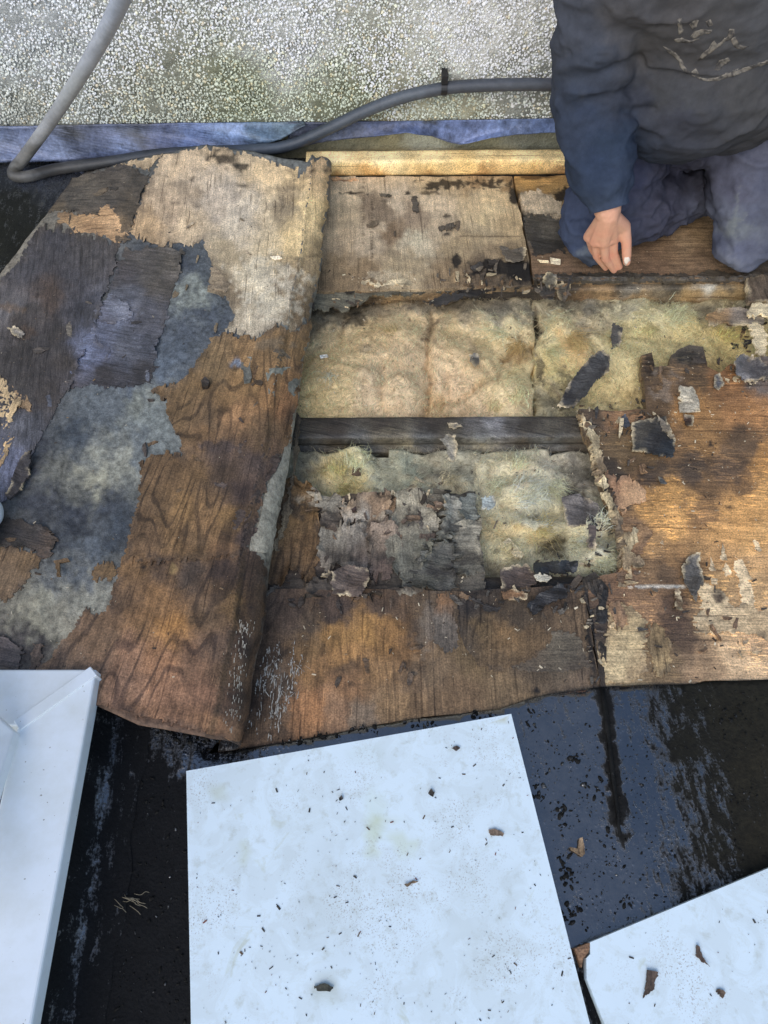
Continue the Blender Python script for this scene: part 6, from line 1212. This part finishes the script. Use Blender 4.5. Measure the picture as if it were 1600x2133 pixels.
# scraps on the white boards
for k, (pl_, c_, lb, nm, ct) in enumerate([([(1018, 1728), (1030, 1726), (1050, 1736), (1048, 1742), (1022, 1740)], (110, 92, 80), 'brown wood chip on the large white board', 'wood_chip', 'wood flake'), ([(654, 2054), (676, 2048), (694, 2056), (688, 2066), (660, 2064)], (44, 48, 40), 'dark moss clump on the large white board', 'moss_clump', 'moss'),
                                         ([(941, 1558), (952, 1553), (959, 1558), (950, 1564)], (74, 62, 60), 'grey-brown crumb near the far edge of the large white board', 'wood_chip', 'wood flake'), ([(892, 1652), (898, 1642), (906, 1650), (902, 1660)], (50, 46, 44), 'black crumb right of centre on the large white board', 'wood_chip', 'wood flake'),
                                         ([(1348, 2020), (1372, 2024), (1366, 2040), (1362, 2062), (1340, 2080), (1346, 2048)], (72, 58, 52), 'dark ragged bark piece on the chipped white board', 'bark_piece', 'bark'), ([(1452, 1968), (1458, 1972), (1464, 1994), (1480, 2014), (1462, 2004), (1450, 1992)], (84, 66, 56), 'brown triangular leaf shard on the chipped white board', 'leaf_shard', 'leaf'),
                                         ([(1492, 2066), (1500, 2060), (1512, 2068), (1506, 2080)], (82, 66, 54), 'square brown chip on the chipped white board', 'wood_chip', 'wood flake'), ([(706, 1662), (712, 1656), (715, 1664), (708, 1668)], (46, 46, 46), 'small black crumb left of centre on the large white board', 'wood_chip', 'wood flake'), ([(842, 1842), (860, 1834), (872, 1836), (858, 1840), (848, 1848)], (110, 90, 70), 'curved brown sliver near the middle of the large white board', 'wood_chip', 'wood flake')]):
    flake(nm, pl_, c_, lb, 'wood_y', z=.0224, th=.002, curl=.002, seed=460 + k, pale=False, cat=ct, jg=(6, 2), step=5, group='scraps on the white boards')

# ------------------------------------------------------------------ uncountable crumbs, splinters, grit
def chips(name, spots, mat, seed, label, cat, size=(.0012, .004)):
    """thin splinters lying flat: spots = (px, py, z, colour, scale)"""
    g = random.Random(seed); Vv, Ff, Cc = [], [], []
    for x, y, z, c, s in spots:
        p = U(x, y, z); a = g.uniform(0, 3.14); L = g.uniform(*size) * s; w = L * g.uniform(.18, .5); t = max(.0005, w * .5)
        d = Vector((math.cos(a), math.sin(a), g.uniform(-.2, .2))); n_ = Vector((-d.y, d.x, 0)); b0_ = len(Vv)
        for sx_ in (-1, 1):
            for sy_ in (-1, 1):
                for sz_ in (0, 1):
                    Vv.append(p + d * (L * sx_ * g.uniform(.7, 1)) + n_ * (w * sy_ * g.uniform(.5, 1)) + Vector((0, 0, t * sz_)))
        Ff += [[b0_ + i for i in f] for f in ([0, 1, 3, 2], [4, 6, 7, 5], [0, 4, 5, 1], [2, 3, 7, 6], [0, 2, 6, 4], [1, 5, 7, 3])]
        k = C(c) * g.uniform(.7, 1.25); Cc += [k] * 8
    o = mk(name, Vv, Ff, M[mat], cols=np.clip(np.array(Cc), .005, .85), smooth=False, origin=(0, 0, 0))
    return tag(o, label, cat, None, 'stuff')
sp = []
for k in range(2600):
    x, y = rng.uniform(600, 1600), rng.uniform(520, 1420)
    if rng.random() < .35: x, y = rng.gauss(1250, 160), rng.gauss(860, 130)
    if rng.random() < .08: x, y = rng.gauss(850, 130), rng.gauss(600, 18)
    if rng.random() < .05: x, y = rng.gauss(1555, 40), rng.gauss(780, 22)
    if not (590 < x < 1640 and 420 < y < 1440) or fbm(np.array([[x / 90, y / 90]]), 8)[0] < rng.uniform(-.6, .3): continue
    t = rng.random(); sp.append((x, y, surf_z((x, y)) + .0008, (205, 192, 165) if t < .45 else ((70, 58, 50) if t < .75 else (140, 112, 80)), rng.choice([.35, .45, .5, .7, 1.1])))
for k in range(600):
    x, y = rng.uniform(0, 660), rng.uniform(340, 1420)
    if fbm(np.array([[x / 80, y / 80]]), 18)[0] < rng.uniform(-.5, .5): continue
    h = SB.ray_cast(CAMP, ray(x, y).normalized())
    if h[0] is None: continue
    t = rng.random(); sp.append((x, y, h[0].z + .002, (190, 180, 160) if t < .4 else ((60, 54, 50) if t < .75 else (140, 112, 80)), rng.choice([.3, .4, .5, .9])))
chips('wood_splinters', sp, 'crumb', 41, 'tiny pale splinters and crumbs scattered over the torn roof', 'splinters')
Vv, Ff, Cc = [], [], []
rs = random.Random(17)
for cx0, cy0, sx_, sy_, n_ in [(1020, 588, 90, 18, 40), (1150, 600, 40, 24, 16), (1150, 1205, 90, 34, 60), (1260, 1110, 30, 90, 34), (1250, 880, 60, 30, 24), (1330, 880, 60, 50, 22), (1560, 780, 40, 26, 36), (850, 1060, 170, 60, 40), (1230, 1270, 24, 90, 34), (720, 630, 60, 16, 14), (1550, 690, 40, 50, 18), (1420, 1220, 120, 90, 20), (900, 900, 180, 30, 16)]:
    for q in range(int(n_ * 1.5)):
        x, y = rs.gauss(cx0, sx_ * .6), rs.gauss(cy0, sy_ * .6)
        if not (600 < x < 1640): continue
        pl_ = bit(x, y, rs.uniform(2, 7) * (1.7 if rs.random() < .15 else 1), rs); z = surf_z((x, y)) + .0012; tx, ty = rs.uniform(-.35, .35), rs.uniform(-.35, .35); c_ = C(rs.choice([(48, 46, 46), (72, 62, 54), (96, 88, 78), (112, 86, 60), (176, 160, 128)])) * rs.uniform(.8, 1.2)
        W_ = [U(a, b, z) for a, b in pl_]; m_ = sum(W_, Vector()) / len(W_); up = [Vector((p.x, p.y, p.z + tx * (p.x - m_.x) + ty * (p.y - m_.y))) for p in W_]; dz = z - min(p.z for p in up)
        up = [p + Vector((0, 0, dz + .0012)) for p in up]; b0_ = len(Vv); n2 = len(up)
        Vv += up + [p - Vector((0, 0, .0014)) for p in up]; Cc += [c_] * (2 * n2)
        Ff += [[b0_ + n2 - 1 - k for k in range(n2)], [b0_ + n2 + k for k in range(n2)]] + [[b0_ + k, b0_ + (k + 1) % n2, b0_ + n2 + (k + 1) % n2, b0_ + n2 + k] for k in range(n2)]
tag(mk('veneer_litter', Vv, Ff, M['char'], cols=np.clip(np.array(Cc), .005, .7), smooth=False, origin=(0, 0, 0)), 'small broken veneer bits littering the torn deck', 'litter', None, 'stuff')
PAq = [(392, 1608), (1062, 1490), (1235, 2180), (400, 2180)]; PBq = [(1240, 1968), (1600, 1815), (1600, 2140), (1270, 2140)]
sp = []
for k in range(1500):
    Pq = PAq if rng.random() < .74 else PBq
    x, y = rng.uniform(390, 1600), rng.uniform(1490, 2140)
    if not inside(Pq, np.array([[x, y]]))[0]: continue
    if fbm(np.array([[x / 110, y / 110]]), 28)[0] < rng.uniform(-.5, .4): continue
    t = rng.random(); sp.append((x, y, .0223, (60, 56, 52) if t < .6 else ((96, 76, 56) if t < .9 else (120, 60, 50)), rng.choice([.22, .25, .3, .3, .5, .9])))
chips('dirt_specks', sp, 'crumb', 43, 'dark dirt specks scattered on the white boards', 'dirt specks')
# wet grit and moss lumps on the felt
cen, rad = [], []
def grit(x, y, s):
    p = U(x, y, .0048); cen.append(p); r_ = s * rng.uniform(.6, 1.2); rad.append((r_ * rng.uniform(1, 2.0), r_ * rng.uniform(.6, 1.1), r_ * rng.uniform(.35, .7)))
RQ = [(1072, 1490), (1110, 1462), (1255, 1436), (1600, 1422), (1600, 1805), (1215, 1965)]
for k in range(1500):
    x, y = rng.uniform(1070, 1600), rng.uniform(1425, 1965)
    if inside(RQ, np.array([[x, y]]))[0]: grit(x, y, rng.choice([.0005, .0005, .0006, .0007, .0009, .0012, .0016]))
for bx, by, n_ in [(1125, 1650, 14), (1165, 1690, 16), (1240, 1635, 12), (1185, 1905, 26), (1310, 1880, 8), (1230, 1470, 6), (1110, 1500, 8), (1510, 1490, 8), (1190, 1580, 8), (1540, 1470, 6), (1260, 1745, 6), (1180, 1830, 22), (1170, 1790, 10)]:
    for q in range(n_): grit(rng.gauss(bx, 11), rng.gauss(by, 13), rng.choice([.0015, .0025, .003]))
for k in range(420):
    x, y = rng.uniform(130, 390), rng.uniform(1460, 2130)
    if x > 195 - (y - 1400) * .14: grit(x, y, rng.choice([.0006, .0008, .001, .0014, .0022]))
for k in range(260):
    x, y = rng.uniform(210, 480), rng.gauss(1510, 26)
    grit(x, y, rng.choice([.0008, .0012, .002, .003]))
for bx, by in [(620, 1545), (690, 1533), (510, 1565), (760, 1520), (880, 1508), (1000, 1488)]:
    for q in range(14): grit(rng.gauss(bx, 16), rng.gauss(by, 4), rng.choice([.0012, .002, .003]))
cen = np.array([tuple(c) for c in cen]); rad = np.array(rad)
g = scatter('wet_grit', cen, rad, M['felt'], np.c_[np.tile(C((20, 20, 19)), (len(cen), 1)) * nrg.uniform(.6, 1.6, (len(cen), 1)), nrg.uniform(.05, .5, len(cen))], None, 44, .25, flat=1)
tag(g, 'wet grit and moss crumbs on the black felt', 'grit', None, 'stuff')
# frayed straw-like fibres on the felt by the kerb
Vv, Ff = [], []
for k in range(12):
    x, y = rng.gauss(262, 14), rng.gauss(1875, 8); a = rng.gauss(.5, .4); pth = [U(x + t * 34 * math.cos(a) + rng.uniform(-3, 3), y + t * 22 * math.sin(a) + rng.uniform(-3, 3), .006 + .004 * math.sin(t * 3.1)) for t in (0, .33, .66, 1)]
    V, Fc = tube(catmull(pth, 4), .00035, 4); b0_ = len(Vv); Vv += V; Ff += [[b0_ + i for i in f] for f in Fc]
tag(mk('straw_fibres', Vv, Ff, M['crumb'], cols=np.tile(np.r_[C((150, 140, 118)), 0], (len(Vv), 1))), 'small tangle of pale straw fibres on the dark felt by the kerb', 'fibres')

# ------------------------------------------------------------------ kneeling worker
def sphere_chain(bm, pts, k=10):
    """pts: (Vector, radius or (rx,ry,rz))"""
    for i in range(len(pts) - 1):
        (a, ra), (b, rb) = pts[i], pts[i + 1]; L = (b - a).length
        n_ = max(2, int(L / (min(ra, rb) * .30)))
        for j in range(n_ + 1):
            t = j / n_; r_ = ra * (1 - t) + rb * t
            bmesh.ops.create_icosphere(bm, subdivisions=2, radius=r_, matrix=Matrix.Translation(a.lerp(b, t)))
def ellipsoid(bm, c, r_, rot=None):
    Mx = Matrix.Translation(c) @ (rot.to_4x4() if rot else Matrix.Identity(4)) @ Matrix.Diagonal((r_[0], r_[1], r_[2], 1))
    bmesh.ops.create_icosphere(bm, subdivisions=3, radius=1, matrix=Mx)
def blend(bm, vox, smooth=6, fac=.5):
    me = bpy.data.meshes.new('tmp'); bm.to_mesh(me); bm.free(); ob = bpy.data.objects.new('tmp', me); col.objects.link(ob)
    m_ = ob.modifiers.new('r', 'REMESH'); m_.mode = 'VOXEL'; m_.voxel_size = vox; m_.adaptivity = 0
    s_ = ob.modifiers.new('s', 'SMOOTH'); s_.iterations = smooth; s_.factor = fac
    dg = bpy.context.evaluated_depsgraph_get(); ev = ob.evaluated_get(dg); e = ev.to_mesh()
    V = np.empty(len(e.vertices) * 3); e.vertices.foreach_get('co', V); V = V.reshape(-1, 3)
    Nn = np.empty(len(e.vertices) * 3); e.vertices.foreach_get('normal', Nn); Nn = Nn.reshape(-1, 3)
    Fc = [list(p.vertices) for p in e.polygons]
    ev.to_mesh_clear(); bpy.data.objects.remove(ob); bpy.data.meshes.remove(me)
    return V, Nn, Fc
Vc = Vector
kR, kL = U(1232, 480, .078), U(1560, 490, .080)
hR, hL = UY(1350, 225, 1.55), UY(1570, 200, 1.55)
hR.z, hL.z = max(hR.z, .20), max(hL.z, .20)
aR, aL = U(1462, 400, .055), U(1700, 390, .055)
wr_ = U(1266, 436, .215); el = UY(1228, 178, 1.37); shR = UY(1275, -115, 1.36)
cx_ = shR.x + .205
chest = Vc((cx_, 1.40, .56)); shL = Vc((cx_ + .205, 1.38, shR.z)); belly = Vc((cx_ + .02, 1.42, .375)); pel = Vc(((hR.x + hL.x) / 2, 1.54, .255)); neck = Vc((cx_, 1.33, shR.z + .075)); head = Vc((cx_ - .01, 1.255, shR.z + .18))
person = empty('person', (pel.x, 1.45, 0))
tag(person, 'worker in navy hoodie and work trousers kneeling on the boards, one hand down', 'person')
# skin: one continuous body under the clothes
bm = bmesh.new()
elL = shL + Vc((.08, -.05, -.26)); wrL = elL + Vc((.02, -.16, -.13))
sphere_chain(bm, [(shR, .05), (el, .040), (wr_, .027)]); sphere_chain(bm, [(shL, .05), (elL, .040), (wrL, .027)])
sphere_chain(bm, [(shR, .055), (shL, .055)]); sphere_chain(bm, [(neck + Vc((0, .03, -.08)), .075), (neck, .052), (head, .055)])
sphere_chain(bm, [(chest + Vc((0, .02, .02)), .11), (belly + Vc((0, .02, 0)), .11), (pel, .10)])
for h_, k_, a_ in ((hR, kR, aR), (hL, kL, aL)):
    sphere_chain(bm, [(h_, .07), (k_, .05)]); sphere_chain(bm, [(k_, .048), (k_.lerp(a_, .4), .045), (a_, .032)]); sphere_chain(bm, [(pel, .09), (h_, .07)])
    sphere_chain(bm, [(a_, .03), (a_ + Vc((.03, .10, -.02)), .025)])
rt = Matrix.Rotation(math.radians(38), 3, 'X')                       # face bent down over the work
def hd(x, y, z): return head + rt @ Vc((x, y, z))
ellipsoid(bm, hd(0, .01, .02), (.076, .095, .105), rt); ellipsoid(bm, hd(0, -.03, -.05), (.056, .062, .065), rt)
ellipsoid(bm, hd(0, -.098, -.012), (.012, .016, .022), rt); ellipsoid(bm, hd(0, -.082, .03), (.055, .02, .014), rt)
for s in (-1, 1): ellipsoid(bm, hd(s * .079, .01, -.005), (.010, .020, .032), rt); ellipsoid(bm, hd(s * .035, -.072, -.03), (.024, .020, .022), rt)
ellipsoid(bm, hd(0, -.086, -.055), (.024, .012, .007), rt); ellipsoid(bm, hd(0, -.080, -.092), (.02, .018, .016), rt)
def hand(bm, wr, kn, mids, tips, th, rr=.0092):
    """kn: four knuckles, mids, tips; th: thumb joints"""
    for a in kn: sphere_chain(bm, [(wr, .022), (wr.lerp(a, .55), .0165), (a, .0125)])
    for i in range(3): sphere_chain(bm, [(kn[i], .0122), (kn[i + 1], .0122)]); sphere_chain(bm, [(wr.lerp(kn[i], .6), .015), (wr.lerp(kn[i + 1], .6), .015)])
    for i in range(4):
        s = (1.03, 1.06, 1.0, .88)[i]
        sphere_chain(bm, [(kn[i], .0102 * s), (mids[i], .0088 * s), (mids[i].lerp(tips[i], .5), .0080 * s), (tips[i], .0068 * s)])
    sphere_chain(bm, [(wr.lerp(th[0], .3), .019), (th[0], .0165), (th[1], .0112), (th[1].lerp(th[2], .6), .0102), (th[2], .0082)])
kn = [U(1277, 497, .142), U(1258, 505, .140), U(1240, 503, .132), U(1227, 493, .124)]
md = [U(1279, 527, .102), U(1261, 537, .096), U(1243, 533, .088), U(1233, 518, .084)]
tp = [U(1291, 556, .060), U(1279, 563, .050), U(1262, 558, .044), U(1250, 545, .046)]
thb = [U(1297, 472, .165), U(1305, 503, .135), U(1306, 546, .088)]
hand(bm, wr_ + (wr_ - el).normalized() * .012, kn, md, tp, thb)
dL = Vc((0, -1, -.35)).normalized(); kn2 = [wrL + dL * .085 + Vc((x, 0, 0)) for x in (-.032, -.011, .010, .030)]
md2 = [k_ + dL * .035 + Vc((0, 0, -.016)) for k_ in kn2]; tp2 = [k_ + dL * .02 + Vc((0, 0, -.03)) for k_ in md2]
hand(bm, wrL, kn2, md2, tp2, [wrL + Vc((-.03, -.03, -.02)), wrL + Vc((-.048, -.07, -.035)), wrL + Vc((-.05, -.095, -.05))])
V, Nn, Fc = blend(bm, .0024, 4, .4)
px = proj(V)
sc_ = np.tile(C((206, 152, 134), raw=True), (len(V), 1)) * (1 + .07 * fbm(V * 60, 9))[:, None]
for p_ in kn + md + [thb[1], thb[2]] + tp:
    d = np.linalg.norm(V - np.array(p_), axis=1); m_ = np.exp(-(d / .013) ** 2)[:, None] * .55; sc_ = sc_ * (1 - m_) + C((200, 134, 118), raw=True) * m_
body = mk('body', V, Fc, M['skin'], parent=person, cols=np.c_[np.clip(sc_, .02, .7), np.full(len(V), .1)])
BB = bvh_of(V, Fc)
# thumb nail
q = proj(np.array([tuple(thb[2])]))[0]
Vn, Fn = drape([(q[0] - 5, q[1] - 10), (q[0] + 4, q[1] - 11), (q[0] + 7, q[1] - 3), (q[0] + 5, q[1] + 6), (q[0] - 3, q[1] + 7), (q[0] - 6, q[1] - 1)], BB, .0009, 4, (30, 0), 3)
mk('thumbnail', Vn, Fn, M['skin'], parent=body, cols=np.tile(np.r_[C((226, 205, 200)), .5], (len(Vn), 1)))
# hair cap
bm = bmesh.new(); ellipsoid(bm, hd(0, .022, .034), (.083, .098, .106), rt); ellipsoid(bm, hd(0, .06, -.02), (.072, .06, .07), rt)
V, Nn, Fc = blend(bm, .006, 3); V += Nn * (.004 * fbm(V * np.array([120, 60, 60]), 5))[:, None]
mk('hair', V, Fc, M['dark'], parent=person, cols=np.tile(np.r_[C((60, 46, 36)), 0], (len(V), 1)))
for s in (-1, 1):
    bm = bmesh.new(); ellipsoid(bm, hd(s * .032, -.079, .008), (.011, .010, .009), rt); V, Nn, Fc = blend(bm, .002, 2)
    mk('eye', V, Fc, M['skin'], parent=person, cols=np.tile(np.r_[.5, .48, .45, .5], (len(V), 1)))
# trousers
bm = bmesh.new()
for h_, k_, a_, s in ((hR, kR, aR, -1), (hL, kL, aL, 1)):
    sphere_chain(bm, [(pel, .125), (h_, .105)]); sphere_chain(bm, [(h_, .105), (h_.lerp(k_, .5), .092), (k_ + Vc((0, .01, 0)), .074)])
    sphere_chain(bm, [(k_ + Vc((0, 0, -.004)), .072), (k_.lerp(a_, .25) + Vc((0, 0, .01)), .074), (k_.lerp(a_, .6) + Vc((0, 0, .012)), .070), (a_ + Vc((0, 0, .005)), .052)])
ellipsoid(bm, pel + Vc((0, .02, .02)), (.19, .13, .13))
V, Nn, Fc = blend(bm, .0062, 8)
def ridge(P_, s): return 1 - np.abs(fbm(P_, s, 3))
V += Nn * (.016 * (np.clip(ridge(V * np.array([9, 6, 16]) + 4, 3), 0, 1) ** 3 - .45) + .006 * (np.clip(ridge(V * np.array([24, 15, 30]) + 8, 4), 0, 1) ** 3 - .45) + .0015 * fbm(V * 70, 5))[:, None]
for k_ in (kR, kL):                                                    # seam and pouch of the knee pad
    d = V - np.array(k_); ring = np.abs((d[:, 1] * .55 + d[:, 2] * .83) - .028); near = np.linalg.norm(d, axis=1) < .14
    V -= Nn * (near * .0055 * np.exp(-(ring / .0045) ** 2))[:, None]
V[:, 2] = np.maximum(V[:, 2], .002)
px = proj(V)
ct = idw([(1200, 380, (62, 70, 92)), (1210, 500, (64, 74, 98)), (1235, 545, (74, 82, 98)), (1300, 350, (58, 62, 84)), (1350, 280, (64, 66, 84)), (1400, 350, (58, 58, 72)), (1350, 460, (66, 68, 84)), (1400, 440, (68, 69, 84)), (1450, 380, (58, 58, 68)), (1500, 280, (92, 92, 108)), (1560, 300, (98, 102, 122)), (1520, 400, (88, 90, 108)), (1560, 450, (88, 93, 112)), (1540, 470, (112, 118, 126)), (1510, 500, (82, 87, 106)), (1560, 530, (92, 97, 118)), (1540, 545, (108, 112, 126)), (1600, 400, (92, 97, 118)), (1480, 520, (76, 80, 100))], px, 20, 60, 2.6, .07, 93)
blob(ct, px, 1225, 520, 20, 6, (104, 112, 122), .55, -15, 3, .9, sc=9); blob(ct, px, 1520, 470, 22, 14, (120, 126, 128), .5, 0, 3, .9, sc=12); blob(ct, px, 1535, 430, 4, 40, (120, 126, 128), .4, 5, 3, 1., sc=10)
ct[:, :3] *= np.array([.82, .86, .96])
trs = mk('trousers', V, Fc, M['cloth'], parent=person, cols=ct)
# boots
for a_ in (aR, aL):
    bm = bmesh.new(); sphere_chain(bm, [(a_ + Vc((.0, .02, .0)), .050), (a_ + Vc((.02, .07, -.008)), .046), (a_ + Vc((.035, .115, -.014)), .040)])
    V, Nn, Fc = blend(bm, .006, 4); V[:, 2] = np.maximum(V[:, 2], .002)
    V[:, 1] = np.minimum(V[:, 1], YW - .055)
    mk('boot', V, Fc, M['dark'], parent=person, cols=np.tile(np.r_[.03, .026, .022, 0], (len(V), 1)))
# hoodie
bm = bmesh.new()
sphere_chain(bm, [(shR + Vc((.03, 0, 0)), .098), (shR.lerp(el, .35), .082), (shR.lerp(el, .75), .080), (el, .078), (el.lerp(wr_, .3), .073), (el.lerp(wr_, .58), .068), (el.lerp(wr_, .72), .062), (el.lerp(wr_, .80), .050), (el.lerp(wr_, .84), .043), (el.lerp(wr_, 1.0), .040)])
sphere_chain(bm, [(shL - Vc((.03, 0, 0)), .098), (shL.lerp(elL, .5), .082), (elL, .074), (elL.lerp(wrL, .5), .066), (elL.lerp(wrL, .85), .050), (wrL, .041)])
ellipsoid(bm, chest + Vc((0, .0, .03)), (.215, .150, .19)); ellipsoid(bm, belly + Vc((0, .02, .01)), (.205, .160, .165)); ellipsoid(bm, belly.lerp(pel, .55) + Vc((0, -.01, .02)), (.205, .150, .11))
sphere_chain(bm, [(shR + Vc((.04, 0, -.02)), .105), (shL - Vc((.04, 0, .02)), .105)])
sphere_chain(bm, [(neck + Vc((0, .01, -.05)), .09), (neck + Vc((0, .015, -.01)), .078)])
sphere_chain(bm, [(neck + Vc((-.08, .03, -.02)), .045), (neck + Vc((0, .09, -.01)), .055), (neck + Vc((.08, .03, -.02)), .045)])   # hood bunched at the nape
V, Nn, Fc = blend(bm, .005, 7)
axis = np.array((wr_ - el).normalized()); tpar = (V - np.array(el)) @ axis / (wr_ - el).length
dl = np.linalg.norm(V - np.array(el) - np.outer((V - np.array(el)) @ axis, axis), axis=1)
arm = (dl < .11) & (tpar > -.5) & (tpar < 1.3) & (V[:, 0] < shR.x + .17)
over = arm & (tpar > .99) | (arm & (dl < .06) & (tpar > .99)); V[over] -= np.outer((tpar[over] - .99) * (wr_ - el).length, axis)
wob = tpar * 5.2 + .5 * fbm(V * 9, 3)
fold_ = np.where(arm & (tpar < .80), np.sin(wob * 2 * np.pi) * np.clip(fbm(V * 7 + 2, 6, 2) + .6, 0, 1), 0)
V += Nn * (.0042 * fold_ + .012 * (np.clip(ridge(V * np.array([5, 5, 10]), 13), 0, 1) ** 3 - .45) * np.where(arm, .8, 1.0) + .0025 * (np.clip(ridge(V * np.array([18, 18, 28]) + 3, 14), 0, 1) ** 3 - .45) + .001 * fbm(V * 80, 15))[:, None]
cuff = arm & (tpar > .83) & (tpar < .98); V += Nn * (cuff * .0008 * np.sin(np.arctan2(V[:, 1] - wr_.y, V[:, 0] - wr_.x) * 60))[:, None]
px = proj(V)
ch = idw([(1200, 60, (66, 70, 82)), (1230, 150, (58, 64, 78)), (1220, 250, (50, 58, 76)), (1250, 330, (44, 54, 74)), (1270, 420, (56, 66, 86)), (1240, 380, (46, 56, 76)), (1300, 40, (78, 78, 84)), (1350, 100, (76, 75, 78)), (1400, 60, (72, 71, 74)), (1450, 120, (72, 71, 74)), (1520, 80, (76, 76, 80)), (1580, 60, (80, 81, 87)), (1380, 180, (62, 63, 68)), (1450, 210, (64, 65, 70)), (1550, 180, (70, 70, 73)), (1330, 210, (52, 55, 66)), (1420, 250, (56, 58, 68)), (1280, 300, (44, 54, 72))], px, 16, 60, 2.6, .06, 96)  # torso paler and greyer than the sleeve: flare haze put into the colour
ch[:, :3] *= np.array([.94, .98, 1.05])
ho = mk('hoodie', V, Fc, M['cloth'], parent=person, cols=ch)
HB = bvh_of(V, Fc)
pr = (126, 122, 120)
for k, pl_ in enumerate([[(1380, 95), (1392, 100), (1408, 110), (1420, 124), (1428, 140), (1437, 150), (1432, 154), (1418, 141), (1410, 124), (1394, 110)], [(1440, 150), (1450, 142), (1457, 155), (1446, 153)], [(1455, 125), (1462, 112), (1476, 102), (1488, 84), (1494, 92), (1516, 74), (1520, 60), (1530, 60), (1532, 72), (1506, 90), (1486, 106), (1466, 122)],
                         [(1522, 82), (1532, 76), (1540, 92), (1560, 96), (1548, 103), (1532, 99)], [(1488, 146), (1498, 126), (1518, 119), (1522, 126), (1508, 136), (1496, 147)], [(1404, 82), (1420, 78), (1440, 84), (1462, 79), (1440, 89), (1412, 89)], [(1438, 76), (1448, 64), (1466, 60), (1484, 62), (1478, 70), (1458, 74), (1446, 81)], [(1436, 50), (1444, 42), (1456, 42), (1452, 56), (1443, 63)], [(1470, 44), (1480, 40), (1486, 52), (1476, 56)],
                         [(1410, 40), (1420, 38), (1424, 66), (1414, 72)], [(1440, 155), (1470, 163), (1490, 162), (1520, 150), (1560, 138), (1605, 124), (1605, 131), (1560, 146), (1522, 160), (1490, 168), (1466, 168)]]):
    Vp, Fp = drape(pl_, HB, .0005, 3.2, (5, 1.8), 500 + k)
    pp = proj(Vp); mk_ = np.clip(.55 + 1.1 * fbm(pp / 5, 7, 3), 0, 1)[:, None]; cc = C(pr) * mk_ + C((70, 70, 74)) * (1 - mk_)
    mk('chest_print', Vp, Fp, M['cloth'], parent=ho, cols=cc)
